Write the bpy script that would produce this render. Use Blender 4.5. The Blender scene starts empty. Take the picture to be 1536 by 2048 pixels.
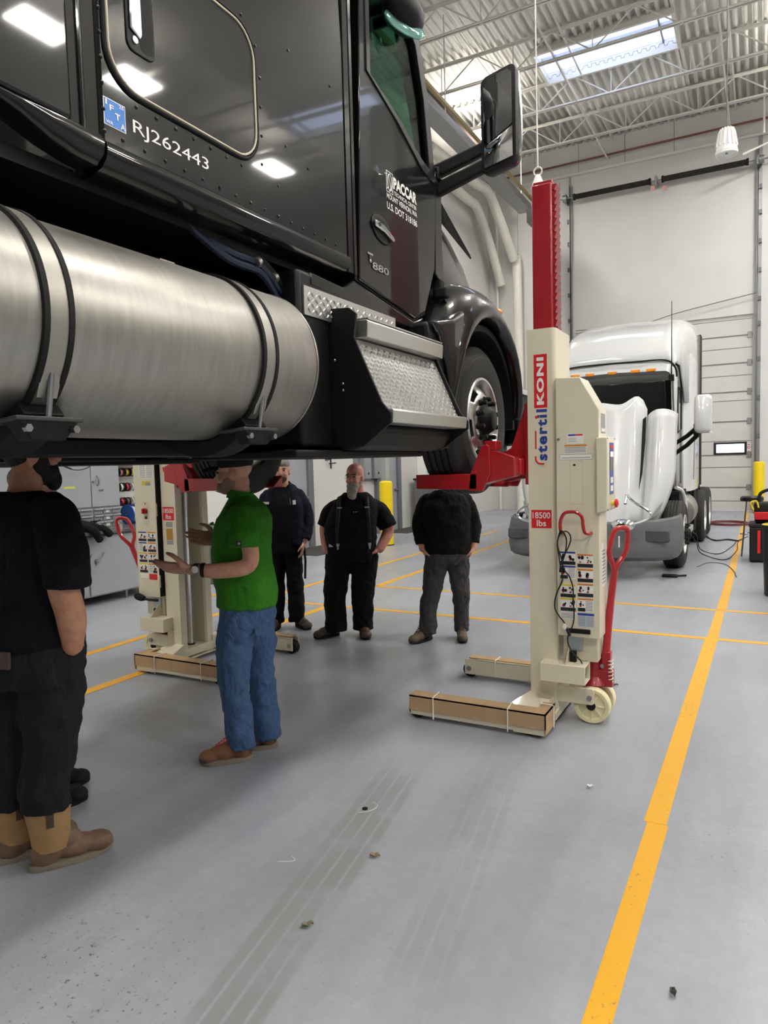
import bpy, bmesh, math, random
from mathutils import Vector, Matrix
random.seed(11)
S = bpy.context.scene
COL = S.collection
PI = math.pi
R = math.radians

# ---------------------------------------------------------------- camera
CAM_H = 1.68
YAW, PITCH, ROLL, FPX = R(28.45), R(3.96), R(1.53), 1400.0
fw = Vector((-math.sin(YAW)*math.cos(PITCH), math.cos(YAW)*math.cos(PITCH), -math.sin(PITCH)))
r0 = Vector((math.cos(YAW), math.sin(YAW), 0.0))
u0 = r0.cross(fw)
rt = r0*math.cos(ROLL) - u0*math.sin(ROLL)
up = u0*math.cos(ROLL) + r0*math.sin(ROLL)
cd = bpy.data.cameras.new('camera')
cam = bpy.data.objects.new('camera', cd)
COL.objects.link(cam)
cm = Matrix((rt, up, -fw)).transposed().to_4x4()
cm.translation = (0, 0, CAM_H)
cam.matrix_world = cm
cd.sensor_fit = 'VERTICAL'
cd.sensor_height = 36.0
cd.sensor_width = 27.0
cd.lens = FPX/2048*36.0
cd.clip_start = 0.05
cd.clip_end = 300
S.camera = cam

# ---------------------------------------------------------------- sky, exposure
W = bpy.data.worlds.new('overcast_sky')
S.world = W
W.use_nodes = True
bg = W.node_tree.nodes['Background']
bg.inputs['Color'].default_value = (0.86, 0.89, 1.0, 1)
bg.inputs['Strength'].default_value = 3.2
S.view_settings.view_transform = 'Standard'
S.view_settings.look = 'None'
S.view_settings.exposure = 0.75
S.view_settings.gamma = 1.0
S.view_settings.use_curve_mapping = False
LAMP = 84.0      # radiance of the ceiling fixtures' diffusers

# ---------------------------------------------------------------- materials
def lin(c):
    return tuple(((v/255)/12.92 if v/255 <= 0.04045 else ((v/255+0.055)/1.055)**2.4) for v in c[:3]) + (1.0,)
MATS = {}
def mat(name, rgb, rough=0.5, metal=0.0, var=0.0, vscale=6.0, bump=0.0, bscale=40.0, spec=0.5, coat=0.0,
        emit=None, estr=0.0, stretch=None, rgb2=None, aniso=0.0, sheen=0.0):
    if name in MATS: return MATS[name]
    m = bpy.data.materials.new(name); m.use_nodes = True
    nt = m.node_tree; b = nt.nodes['Principled BSDF']; L = nt.links.new
    c = lin(rgb)
    b.inputs['Base Color'].default_value = c
    b.inputs['Roughness'].default_value = rough
    b.inputs['Metallic'].default_value = metal
    b.inputs['Specular IOR Level'].default_value = spec
    b.inputs['Coat Weight'].default_value = coat
    b.inputs['Coat Roughness'].default_value = 0.04
    if sheen: b.inputs['Sheen Weight'].default_value = sheen
    if aniso: b.inputs['Anisotropic'].default_value = aniso
    if emit:
        b.inputs['Emission Color'].default_value = lin(emit); b.inputs['Emission Strength'].default_value = estr
    if var or bump:
        tc = nt.nodes.new('ShaderNodeTexCoord'); mp = nt.nodes.new('ShaderNodeMapping')
        L(tc.outputs['Object'], mp.inputs['Vector'])
        if stretch: mp.inputs['Scale'].default_value = stretch
        if var:
            n = nt.nodes.new('ShaderNodeTexNoise'); n.inputs['Scale'].default_value = vscale
            n.inputs['Detail'].default_value = 5; n.inputs['Roughness'].default_value = 0.6
            L(mp.outputs[0], n.inputs['Vector'])
            rp = nt.nodes.new('ShaderNodeValToRGB')
            d = lin(rgb2) if rgb2 else tuple(max(0, x*(1-var)) for x in c[:3]) + (1,)
            e = tuple(min(1, x*(1+var*0.6)) for x in c[:3]) + (1,)
            rp.color_ramp.elements[0].color = d; rp.color_ramp.elements[0].position = 0.3
            rp.color_ramp.elements[1].color = c if rgb2 else e; rp.color_ramp.elements[1].position = 0.7
            L(n.outputs['Fac'], rp.inputs['Fac']); L(rp.outputs['Color'], b.inputs['Base Color'])
            ma = nt.nodes.new('ShaderNodeMapRange')
            ma.inputs['To Min'].default_value = max(0.02, rough-0.06*(1+var)); ma.inputs['To Max'].default_value = min(1, rough+0.06*(1+var))
            L(n.outputs['Fac'], ma.inputs['Value']); L(ma.outputs[0], b.inputs['Roughness'])
        if bump:
            n2 = nt.nodes.new('ShaderNodeTexNoise'); n2.inputs['Scale'].default_value = bscale; n2.inputs['Detail'].default_value = 4
            L(mp.outputs[0], n2.inputs['Vector'])
            bp = nt.nodes.new('ShaderNodeBump'); bp.inputs['Strength'].default_value = bump; bp.inputs['Distance'].default_value = 0.01
            L(n2.outputs['Fac'], bp.inputs['Height']); L(bp.outputs[0], b.inputs['Normal'])
    MATS[name] = m
    return m

def glass_mat(name, rgb, trans=0.8, rough=0.02):
    """thin pane: tinted see-through film plus a clear reflection"""
    m = bpy.data.materials.new(name); m.use_nodes = True
    nt = m.node_tree; nt.nodes.clear(); L = nt.links.new
    o = nt.nodes.new('ShaderNodeOutputMaterial'); t = nt.nodes.new('ShaderNodeBsdfTransparent'); g = nt.nodes.new('ShaderNodeBsdfGlossy')
    f = nt.nodes.new('ShaderNodeFresnel'); ge = nt.nodes.new('ShaderNodeNewGeometry'); io = nt.nodes.new('ShaderNodeMath'); io.operation = 'MULTIPLY_ADD'
    io.inputs[1].default_value = 1/1.5-1.5; io.inputs[2].default_value = 1.5; L(ge.outputs['Backfacing'], io.inputs[0]); L(io.outputs[0], f.inputs['IOR'])
    mx = nt.nodes.new('ShaderNodeMixShader')
    c = lin(rgb); t.inputs['Color'].default_value = tuple(x*trans for x in c[:3]) + (1,)
    g.inputs['Roughness'].default_value = rough
    L(f.outputs[0], mx.inputs[0]); L(t.outputs[0], mx.inputs[1]); L(g.outputs[0], mx.inputs[2]); L(mx.outputs[0], o.inputs[0])
    MATS[name] = m
    return m

def floor_mat():
    m = bpy.data.materials.new('grey_epoxy'); m.use_nodes = True
    nt = m.node_tree; b = nt.nodes['Principled BSDF']; L = nt.links.new; N = nt.nodes.new
    tc = N('ShaderNodeTexCoord')
    def noise(scale, sc=(1, 1, 1), detail=4, rough=0.6, rot=0.0):
        mp = N('ShaderNodeMapping'); mp.inputs['Scale'].default_value = sc; mp.inputs['Rotation'].default_value = (0, 0, rot)
        L(tc.outputs['Object'], mp.inputs[0]); n = N('ShaderNodeTexNoise'); n.inputs['Scale'].default_value = scale
        n.inputs['Detail'].default_value = detail; n.inputs['Roughness'].default_value = rough; L(mp.outputs[0], n.inputs['Vector']); return n.outputs['Fac']
    def ramp(fac, p0, c0, p1, c1):
        r = N('ShaderNodeValToRGB'); r.color_ramp.elements[0].position = p0; r.color_ramp.elements[0].color = c0
        r.color_ramp.elements[1].position = p1; r.color_ramp.elements[1].color = c1; L(fac, r.inputs['Fac']); return r.outputs['Color']
    def mul(a, bb, f=1.0):
        x = N('ShaderNodeMix'); x.data_type = 'RGBA'; x.blend_type = 'MULTIPLY'; x.inputs[0].default_value = f
        L(a, x.inputs[6]); L(bb, x.inputs[7]); return x.outputs[2]
    g = lambda v: (v, v, v, 1)
    base = ramp(noise(0.7, detail=6), 0.3, lin((142, 146, 153)), 0.72, lin((164, 168, 175)))
    fine = ramp(noise(18, detail=6), 0.35, g(0.93), 0.65, g(1.0))
    # dusty tyre tracks run along the bay
    tr = ramp(noise(3.2, sc=(1, 0.10, 1), detail=5, rot=R(-4)), 0.36, g(0.86), 0.6, g(1.0))
    # dark scuff specks gather in patches
    spk = ramp(noise(55, detail=3, rough=0.5), 0.31, g(0.25), 0.35, g(1.0))
    patch = ramp(noise(0.55, detail=2), 0.52, g(0), 0.62, g(1))
    x = N('ShaderNodeMix'); x.data_type = 'RGBA'; L(patch, x.inputs[0]); x.inputs[6].default_value = g(1); L(spk, x.inputs[7])
    c = mul(mul(mul(base, fine), tr), x.outputs[2], 0.75)
    sx = N('ShaderNodeSeparateXYZ'); L(tc.outputs['Object'], sx.inputs[0])
    def math_(op, a, b=None, cc=None):
        n = N('ShaderNodeMath'); n.operation = op
        for i, v in enumerate((a, b, cc)):
            if v is None: continue
            if isinstance(v, (int, float)): n.inputs[i].default_value = v
            else: L(v, n.inputs[i])
        return n.outputs[0]
    def sstep(v, a, b_):
        n = N('ShaderNodeMapRange'); n.interpolation_type = 'SMOOTHSTEP'; n.inputs['From Min'].default_value = a; n.inputs['From Max'].default_value = b_
        L(v, n.inputs['Value']); return n.outputs[0]
    # two tread prints left by a truck, and two patches of dark scuffs
    wob = noise(4, detail=3)
    u = math_('MULTIPLY_ADD', sx.outputs[1], 0.164, sx.outputs[0])
    for u0, hw, st, ya, yb in ((-1.18, 0.13, 0.75, 1.0, 3.7), (-0.66, 0.12, 0.35, 1.6, 4.0), (-4.0, 0.14, 0.4, 2.0, 8.0)):
        d_ = math_('ABSOLUTE', math_('SUBTRACT', u, u0))
        band = sstep(d_, hw, hw*0.85); lines = sstep(math_('ABSOLUTE', math_('SINE', math_('MULTIPLY', d_, 45.0))), 0.15, 0.45)
        ym = math_('MULTIPLY', sstep(sx.outputs[1], ya, ya+0.6), sstep(sx.outputs[1], yb, yb-0.9))
        k = math_('MULTIPLY', math_('MULTIPLY', band, lines), math_('MULTIPLY', ym, math_('MULTIPLY', sstep(wob, 0.25, 0.6), st)))
        x = N('ShaderNodeMix'); x.data_type = 'RGBA'; L(k, x.inputs[0]); L(c, x.inputs[6]); x.inputs[7].default_value = lin((126, 128, 126)); c = x.outputs[2]
    spk2 = sstep(noise(30, detail=4, rough=0.7), 0.60, 0.66)
    for cx_, cy_, rr in ((-2.95, 5.0, 0.75), (-2.0, 1.55, 0.5), (-1.7, 1.1, 0.5)):
        d_ = math_('SQRT', math_('ADD', math_('POWER', math_('SUBTRACT', sx.outputs[0], cx_), 2.0), math_('POWER', math_('SUBTRACT', sx.outputs[1], cy_), 2.0)))
        k = math_('MULTIPLY', math_('MULTIPLY', sstep(d_, rr, rr*0.2), spk2), 0.75)
        x = N('ShaderNodeMix'); x.data_type = 'RGBA'; L(k, x.inputs[0]); L(c, x.inputs[6]); x.inputs[7].default_value = lin((50, 50, 52)); c = x.outputs[2]
    L(c, b.inputs['Base Color'])
    mr = N('ShaderNodeMapRange'); mr.inputs['To Min'].default_value = 0.24; mr.inputs['To Max'].default_value = 0.46
    L(noise(2.6, sc=(1, 0.25, 1), detail=5), mr.inputs['Value']); L(mr.outputs[0], b.inputs['Roughness'])
    bp = N('ShaderNodeBump'); bp.inputs['Strength'].default_value = 0.10; bp.inputs['Distance'].default_value = 0.004
    L(noise(9, detail=3), bp.inputs['Height']); L(bp.outputs[0], b.inputs['Normal'])
    MATS['grey_epoxy'] = m
    return m

def tape_mat():
    m = bpy.data.materials.new('yellow_line_paint'); m.use_nodes = True
    nt = m.node_tree; b = nt.nodes['Principled BSDF']; L = nt.links.new; N = nt.nodes.new
    tc = N('ShaderNodeTexCoord'); n = N('ShaderNodeTexNoise'); n.inputs['Scale'].default_value = 38; n.inputs['Detail'].default_value = 6; n.inputs['Roughness'].default_value = 0.75
    n2 = N('ShaderNodeTexNoise'); n2.inputs['Scale'].default_value = 1.6
    L(tc.outputs['Object'], n.inputs['Vector']); L(tc.outputs['Object'], n2.inputs['Vector'])
    ad = N('ShaderNodeMath'); ad.operation = 'MULTIPLY_ADD'; ad.inputs[1].default_value = 0.45; L(n2.outputs['Fac'], ad.inputs[0]); L(n.outputs['Fac'], ad.inputs[2])
    r = N('ShaderNodeValToRGB'); r.color_ramp.elements[0].position = 0.52; r.color_ramp.elements[0].color = lin((128, 116, 84))
    r.color_ramp.elements[1].position = 0.60; r.color_ramp.elements[1].color = lin((218, 160, 16))
    L(ad.outputs[0], r.inputs['Fac']); L(r.outputs['Color'], b.inputs['Base Color']); b.inputs['Roughness'].default_value = 0.42
    MATS['yellow_line_paint'] = m
    return m

# ---------------------------------------------------------------- mesh builder
MW = {}
class MB:
    def __init__(s): s.v = []; s.f = []
    def add(s, vs, fs):
        o = len(s.v); s.v += [Vector(p) for p in vs]; s.f += [tuple(i+o for i in q) for q in fs]; return s
    def box(s, x0, x1, y0, y1, z0, z1):
        return s.add([(x0,y0,z0),(x1,y0,z0),(x1,y1,z0),(x0,y1,z0),(x0,y0,z1),(x1,y0,z1),(x1,y1,z1),(x0,y1,z1)],
                     [(0,3,2,1),(4,5,6,7),(0,1,5,4),(1,2,6,5),(2,3,7,6),(3,0,4,7)])
    def hexa(s, p):   # 8 points: bottom loop 0-3, top loop 4-7
        return s.add(p, [(0,3,2,1),(4,5,6,7),(0,1,5,4),(1,2,6,5),(2,3,7,6),(3,0,4,7)])
    def prism(s, poly, axis, a, b):
        def P(u, w, t): return {'x': (t, u, w), 'y': (u, t, w), 'z': (u, w, t)}[axis]
        n = len(poly)
        return s.add([P(u, w, a) for u, w in poly] + [P(u, w, b) for u, w in poly],
                     [tuple(range(n)), tuple(range(2*n-1, n-1, -1))] + [(i, (i+1) % n, n+(i+1) % n, n+i) for i in range(n)])
    def ring_plate(s, outer, inner, axis, a, b):   # plate with a hole; equal point counts
        def P(u, w, t): return {'x': (t, u, w), 'y': (u, t, w), 'z': (u, w, t)}[axis]
        n = len(outer)
        vs = [P(u, w, a) for u, w in outer] + [P(u, w, a) for u, w in inner] + [P(u, w, b) for u, w in outer] + [P(u, w, b) for u, w in inner]
        fs = []
        for i in range(n):
            j = (i+1) % n
            fs += [(i, j, n+j, n+i), (2*n+i, 3*n+i, 3*n+j, 2*n+j), (i, 2*n+i, 2*n+j, j), (n+i, n+j, 3*n+j, 3*n+i)]
        return s.add(vs, fs)
    def grid(s, rows, closed=False, cap=False):
        m = len(rows[0]); vs = [p for r in rows for p in r]; fs = []
        for i in range(len(rows)-1):
            for j in range(m if closed else m-1):
                k = (j+1) % m; fs.append((i*m+j, i*m+k, (i+1)*m+k, (i+1)*m+j))
        if cap: fs += [tuple(range(m-1, -1, -1)), tuple(range((len(rows)-1)*m, len(rows)*m))]
        return s.add(vs, fs)
    def frame(s, d):
        d = Vector(d).normalized(); a = Vector((0, 0, 1)) if abs(d.z) < 0.95 else Vector((1, 0, 0))
        x = d.cross(a).normalized(); return x, d.cross(x).normalized()
    def cyl(s, p0, p1, r0, r1=None, n=16, cap=True):
        p0, p1 = Vector(p0), Vector(p1); r1 = r0 if r1 is None else r1; x, y = s.frame(p1-p0)
        c = [(math.cos(2*PI*i/n), math.sin(2*PI*i/n)) for i in range(n)]
        return s.grid([[p0+(x*a+y*b)*r0 for a, b in c], [p1+(x*a+y*b)*r1 for a, b in c]], True, cap)
    def tube(s, pts, r, n=8, cap=True):
        pts = [Vector(p) for p in pts]; rows = []
        x = None
        for i, p in enumerate(pts):
            d = (pts[min(i+1, len(pts)-1)] - pts[max(i-1, 0)]).normalized()
            if x is None: x, y = s.frame(d)
            else:
                x = (x - d*x.dot(d)); x = x.normalized() if x.length > 1e-6 else s.frame(d)[0]; y = d.cross(x)
            rr = r[i] if isinstance(r, (list, tuple)) else r
            rows.append([p+(x*math.cos(2*PI*k/n)+y*math.sin(2*PI*k/n))*rr for k in range(n)])
        return s.grid(rows, True, cap)
    def lathe(s, prof, c, axis=(0, 0, 1), n=32, a0=0.0, a1=2*PI):
        c = Vector(c); ax = Vector(axis).normalized(); x, y = s.frame(ax); full = abs(a1-a0-2*PI) < 1e-6
        m = n if full else n+1
        rows = [[c+ax*h+(x*math.cos(a0+(a1-a0)*k/n)+y*math.sin(a0+(a1-a0)*k/n))*r for k in range(m)] for r, h in prof]
        return s.grid(rows, full)
    def ell(s, c, rx, ry, rz, n=14, m=10, rot=None):
        c = Vector(c); rows = []
        for i in range(m+1):
            t = PI*i/m; z = math.cos(t)*rz; q = max(math.sin(t), 1e-3)
            row = [Vector((math.cos(2*PI*k/n)*rx*q, math.sin(2*PI*k/n)*ry*q, z)) for k in range(n)]
            if rot: row = [rot @ p for p in row]
            rows.append([c+p for p in row])
        return s.grid(rows, True, True)
    def xf(s, m, start=0):
        for i in range(start, len(s.v)): s.v[i] = m @ s.v[i]
        return s
    def mirror_x(s, cx):
        for p in s.v: p.x = 2*cx-p.x
        return s
    def build(s, name, m, parent=None, smooth=35, bevel=0.0, segs=2, recalc=True, subd=0, solid=0.0):
        me = bpy.data.meshes.new(name)
        me.from_pydata([tuple(p) for p in s.v], [], s.f)
        if recalc:
            bm = bmesh.new(); bm.from_mesh(me); bmesh.ops.recalc_face_normals(bm, faces=bm.faces); bm.to_mesh(me); bm.free()
        if smooth:
            me.shade_smooth()
            if smooth < 180: me.set_sharp_from_angle(angle=R(smooth))
        me.materials.append(m)
        return link(name, me, parent, bevel, segs, subd, solid)
def link(name, me, parent=None, bevel=0, segs=2, subd=0, solid=0):
    o = bpy.data.objects.new(name, me); COL.objects.link(o)
    MW[o] = Matrix.Identity(4)
    if parent is not None: setp(o, parent)
    if solid:
        k = o.modifiers.new('thickness', 'SOLIDIFY'); k.thickness = solid; k.offset = 0
    if subd:
        k = o.modifiers.new('subdivision', 'SUBSURF'); k.levels = subd; k.render_levels = subd
    if bevel:
        k = o.modifiers.new('bevel', 'BEVEL'); k.width = bevel; k.segments = segs; k.limit_method = 'ANGLE'; k.angle_limit = R(40)
    return o
def setp(o, parent):
    o.parent = parent; o.matrix_parent_inverse = MW[parent].inverted()
def tag(o, label=None, cat=None, group=None, kind=None):
    if label: o['label'] = label
    if cat: o['category'] = cat
    if group: o['group'] = group
    if kind: o['kind'] = kind
    return o
def thing(name, loc, label=None, cat=None, group=None, kind=None, rz=0.0):
    o = bpy.data.objects.new(name, None); COL.objects.link(o); o.empty_display_size = 0.2
    o.location = loc; o.rotation_euler = (0, 0, rz)
    MW[o] = Matrix.Translation(loc) @ Matrix.Rotation(rz, 4, 'Z')
    return tag(o, label, cat, group, kind)
def dup(o, M, parent=None):
    """copy an object (and its parts), moved by world matrix M; meshes are shared"""
    c = o.copy(); COL.objects.link(c)
    if parent is None:
        c.matrix_world = M @ o.matrix_basis
        MW[c] = M @ MW[o]
    else:
        MW[c] = MW[o]; c.parent = parent; c.matrix_parent_inverse = o.matrix_parent_inverse.copy()
    for ch in list(o.children): dup(ch, M, c)
    return c
def inst(name, me, M, parent):
    """place shared mesh data with world matrix M under a parent"""
    o = bpy.data.objects.new(name, me); COL.objects.link(o); MW[o] = M
    if parent is not None:
        o.parent = parent; o.matrix_parent_inverse = MW[parent].inverted()
    o.matrix_basis = M
    return o
T = Matrix.Translation
def text_mesh(body, bold=0.0, shear=0.0, spacing=1.0, align='LEFT', lines=1.0):
    cu = bpy.data.curves.new('txt', 'FONT'); cu.body = body; cu.size = 1.0; cu.offset = bold; cu.shear = shear
    cu.space_character = spacing; cu.align_x = align; cu.space_line = lines; cu.resolution_u = 3; cu.extrude = 0.0
    ob = bpy.data.objects.new('txt', cu); COL.objects.link(ob)
    dg = bpy.context.evaluated_depsgraph_get(); me = bpy.data.meshes.new_from_object(ob.evaluated_get(dg))
    bpy.data.objects.remove(ob); bpy.data.curves.remove(cu)
    return me
def print_text(name, body, O, U, V, w, h, m, parent, bold=0.0, lift=0.0015, **kw):
    """flat lettering, fitted into the box O + [0,w]U + [0,h]V, raised slightly along UxV"""
    me = text_mesh(body, bold, **kw); U, V = Vector(U).normalized(), Vector(V).normalized(); N = U.cross(V).normalized(); O = Vector(O)
    xs = [v.co.x for v in me.vertices]; ys = [v.co.y for v in me.vertices]
    x0, x1, y0, y1 = min(xs), max(xs), min(ys), max(ys)
    for v in me.vertices:
        v.co = O + U*((v.co.x-x0)/(x1-x0)*w) + V*((v.co.y-y0)/(y1-y0)*h) + N*lift
    me.materials.append(m); me.name = name
    return link(name, me, parent)
def decal(name, O, U, V, w, h, m, parent, lift=0.0006, t=0.0006):
    U, V = Vector(U).normalized(), Vector(V).normalized(); N = U.cross(V).normalized(); O = Vector(O)+N*lift
    b = MB(); q = [O, O+U*w, O+U*w+V*h, O+V*h]
    b.hexa([p-N*t for p in q]+q)
    return b.build(name, m, parent, smooth=0)
def rrect(u0, u1, w0, w1, r, n=5):
    p = []
    for cx, cy, a in ((u1-r, w1-r, 0), (u0+r, w1-r, 90), (u0+r, w0+r, 180), (u1-r, w0+r, 270)):
        for k in range(n+1):
            t = R(a+90*k/n); p.append((cx+r*math.cos(t), cy+r*math.sin(t)))
    return p
def smooth_path(pts, k=6):
    P = [Vector(p) for p in pts]; out = []
    for i in range(len(P)-1):
        a, b, c, d = P[max(i-1, 0)], P[i], P[i+1], P[min(i+2, len(P)-1)]
        for j in range(k):
            t = j/k; out.append(0.5*((2*b)+(c-a)*t+(2*a-5*b+4*c-d)*t*t+(3*b-a-3*c+d)*t**3))
    out.append(P[-1]); return out

FLOOR = floor_mat(); TAPE = tape_mat()
white_wall = mat('white_wall_paint', (208, 206, 202), 0.6, var=0.04, vscale=1.2, bump=0.05, bscale=30)
grey_wall = mat('pale_panel_paint', (214, 214, 212), 0.55, var=0.04, vscale=1.0)
deck_white = mat('deck_white_paint', (232, 230, 224), 0.5, var=0.05, vscale=2)
joist_white = mat('joist_white_paint', (222, 219, 212), 0.5, var=0.05, vscale=3)
galv = mat('galvanised_steel', (150, 152, 154), 0.42, 0.8, var=0.12, vscale=14)
door_white = mat('door_panel_white', (206, 204, 199), 0.5, var=0.05, vscale=2)
dark_grey_frame = mat('grey_door_frame', (104, 107, 112), 0.5, var=0.04)
grey_door = mat('grey_door_paint', (150, 151, 156), 0.5, var=0.04)
safety_yellow = mat('safety_yellow', (244, 212, 20), 0.38, var=0.05, vscale=5)
black_plastic = mat('black_plastic', (15, 15, 16), 0.45, var=0.1)
black_rubber = mat('black_rubber', (19, 19, 20), 0.75, spec=0.3, var=0.15, vscale=20, bump=0.05)
black_metal = mat('black_frame_paint', (9, 9, 10), 0.55, spec=0.3, var=0.15, vscale=12)
chrome = mat('chrome', (215, 216, 218), 0.12, 1.0)
steel = mat('bare_steel', (160, 160, 162), 0.3, 1.0, var=0.1)
lamp_emit = mat('led_diffuser', (255, 255, 255), 0.5, emit=(255, 251, 244), estr=LAMP)
deck_fill = mat('added_deck_glow', (255, 255, 255), 0.5, emit=(255, 250, 240), estr=LAMP*0.58)  # upward glow added to brighten the roof deck, not a known lamp
# ---------------------------------------------------------------- the room
WX0, WX1, WY0, WY1, CZ = -8.2, 17.0, -9.0, 23.1, 11.53
fl = MB().add([(WX0-0.4, WY0, 0), (WX1, WY0, 0), (WX1, WY1+0.4, 0), (WX0-0.4, WY1+0.4, 0)], [(0, 1, 2, 3)]).build('floor', FLOOR, smooth=0)
tag(fl, 'grey epoxy workshop floor with dusty tyre tracks', None, kind='structure')
def line(pts, name='painted_line'):
    MB().prism(pts, 'z', -0.004, 0.002).build(name, TAPE, fl, smooth=0)
# lane lines, each laid as a strip of its own
line([(-0.465, 1.2), (-0.388, 1.2), (-0.362, 3.3), (-0.452, 3.3)])
line([(-0.468, 3.302), (-0.37, 3.302), (-0.345, 6.92), (-0.450, 6.92)])
line([(-0.435, 7.0), (-0.345, 7.0), (-0.345, 8.22), (-0.430, 8.22)])
line([(-0.425, 8.3), (-0.33, 8.3), (-0.33, 22.9), (-0.425, 22.9)])
line([(-8.0, 6.955), (1.6, 6.905), (1.6, 6.985), (-8.0, 7.035)])
line([(-4.7, 8.28), (1.6, 8.225), (1.6, 8.30), (-4.7, 8.36)])
line([(-4.56, 0.4), (-4.46, 0.4), (-4.50, 6.9), (-4.60, 6.9)])
line([(-4.70, 8.33), (-4.60, 8.33), (-4.60, 16), (-4.70, 16)])
line([(-5.40, 0.4), (-5.31, 0.4), (-5.49, 6.9), (-5.58, 6.9)])
line([(-5.63, 7.1), (-5.54, 7.1), (-5.54, 16), (-5.63, 16)])

# ceiling: ribbed steel deck, ribs run along the bay, with skylight openings
SKY = [(-4.98, -1.88, 17.43, 18.85), (5.6, 8.5, 16.4, 17.9), (-4.98, -1.88, 6.2, 7.7), (5.6, 8.5, 5.2, 6.7), (5.6, 8.5, -4.5, -3.0)]
def deck_strip(mb, xa, xb, ya, yb):
    prof = []; x = xa; p = 0.2
    while x < xb-1e-6:
        for dx, dz in ((0, 0), (0.065, 0), (0.085, 0.07), (0.18, 0.07)):
            if x+dx < xb: prof.append((x+dx, dz))
        x += p
    prof.append((xb, 0))
    mb.grid([[(a, ya, CZ+0.02+h) for a, h in prof], [(a, yb, CZ+0.02+h) for a, h in prof]])
cb = MB()
xs = sorted({WX0-0.2, WX1} | {s[0] for s in SKY} | {s[1] for s in SKY})
for a, b in zip(xs[:-1], xs[1:]):
    holes = sorted([(s[2], s[3]) for s in SKY if s[0] <= a+1e-6 and s[1] >= b-1e-6]); y = WY0-0.2
    for h0, h1 in holes: deck_strip(cb, a, b, y, h0); y = h1
    deck_strip(cb, a, b, y, WY1+0.2)
tag(cb.build('ceiling', deck_white, smooth=20, solid=0.01), 'white ribbed steel roof deck', None, kind='structure')
sky_glass = glass_mat('skylight_glazing', (236, 243, 255), 0.95)
for i, (a, b, c, d) in enumerate(SKY):
    w = thing('window_%d' % (i+1), ((a+b)/2, (c+d)/2, CZ), None, None, kind='structure')
    m = MB()
    for q in ((a-0.07, a, c-0.07, d+0.07), (b, b+0.07, c-0.07, d+0.07), (a, b, c-0.07, c), (a, b, d, d+0.07)): m.box(q[0], q[1], q[2], q[3], CZ-0.12, CZ+0.2)
    m.build('curb', joist_white, w, smooth=0)
    MB().box(a, b, c, d, CZ+0.14, CZ+0.15).build('pane', sky_glass, w, smooth=0)
    m = MB(); m.box(a, b, (c+d)/2-0.02, (c+d)/2+0.02, CZ+0.10, CZ+0.18); m.box(a+0.3, a+0.34, c, d, CZ+0.10, CZ+0.18); m.box(b-0.34, b-0.3, c, d, CZ+0.10, CZ+0.18)
    m.build('glazing_bar', galv, w, smooth=0)

# bar joists across the bay
ORD = ('nearest', 'second', 'third', 'fourth', 'fifth', 'sixth', 'seventh', 'eighth', 'ninth', 'tenth', 'eleventh', 'twelfth', 'thirteenth', 'fourteenth')
def joist(Y, x0=-8.2, x1=17.0, full=True):
    k = int(round((21.15-Y)/2.18))
    j = thing('roof_joist', (0, Y, CZ), 'white open web roof joist, '+ORD[k]+(' to' if k == 0 else ' from')+' the end wall', 'joist', 'roof joists')
    zt, zb = CZ-0.02, CZ-0.70
    m = MB()
    for s in (-1, 1): m.box(x0, x1, Y+s*0.035-0.028, Y+s*0.035+0.028, zt-0.012, zt); m.box(x0, x1, Y+s*0.012-0.004, Y+s*0.012+0.004, zt-0.06, zt)
    m.build('top_chord', joist_white, j, smooth=0)
    m = MB()
    for s in (-1, 1): m.box(x0+0.7, x1-0.7, Y+s*0.035-0.028, Y+s*0.035+0.028, zb, zb+0.01); m.box(x0+0.7, x1-0.7, Y+s*0.012-0.004, Y+s*0.012+0.004, zb, zb+0.055)
    m.build('bottom_chord', joist_white, j, smooth=0)
    return j
d = MB().cyl((0, 0, -0.68), (0.92, 0, 0), 0.017, n=6).build('w', joist_white); dm = d.data; bpy.data.objects.remove(d)
d = MB().cyl((0, 0, -0.68), (-0.92, 0, 0), 0.017, n=6).build('w', joist_white); dm2 = d.data; bpy.data.objects.remove(d)
d = MB().cyl((0, 0, -0.68), (0, 0, 0), 0.012, n=6).build('w', joist_white); dm3 = d.data; bpy.data.objects.remove(d)
for Y in (21.15, 18.97, 16.78, 14.6, 12.42, 10.24):
    j = joist(Y)
    k = 0; x = -8.05
    while x < 4.2:
        inst('web_bar', dm2 , T((x+0.92, Y, CZ-0.03)), j); inst('web_bar', dm, T((x+0.92, Y, CZ-0.03)), j)
        inst('web_post', dm3, T((x+0.92, Y, CZ-0.03)), j)
        x += 1.84; k += 1
for Y in (8.06, 5.88, 3.7, 1.52, -0.66, -2.84, -5.02, -7.2): joist(Y)
# bridging rods along the bay and the beam below the deck at the bay line
for i, (x, lab) in enumerate(((-4.3, 'pair of thin white bridging rods crossing below the skylight end'), (-0.9, 'pair of thin white bridging rods to the right of the skylight'))):
    t = thing('bridging', (x, 15, CZ-0.4), lab, 'bridging rod')
    MB().box(x-0.02, x+0.02, 9, WY1-0.02, CZ-0.67, CZ-0.63).build('lower_rod', joist_white, t, smooth=0)
    MB().box(x+0.12, x+0.16, 9, WY1-0.02, CZ-0.10, CZ-0.06).build('upper_rod', joist_white, t, smooth=0)

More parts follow.
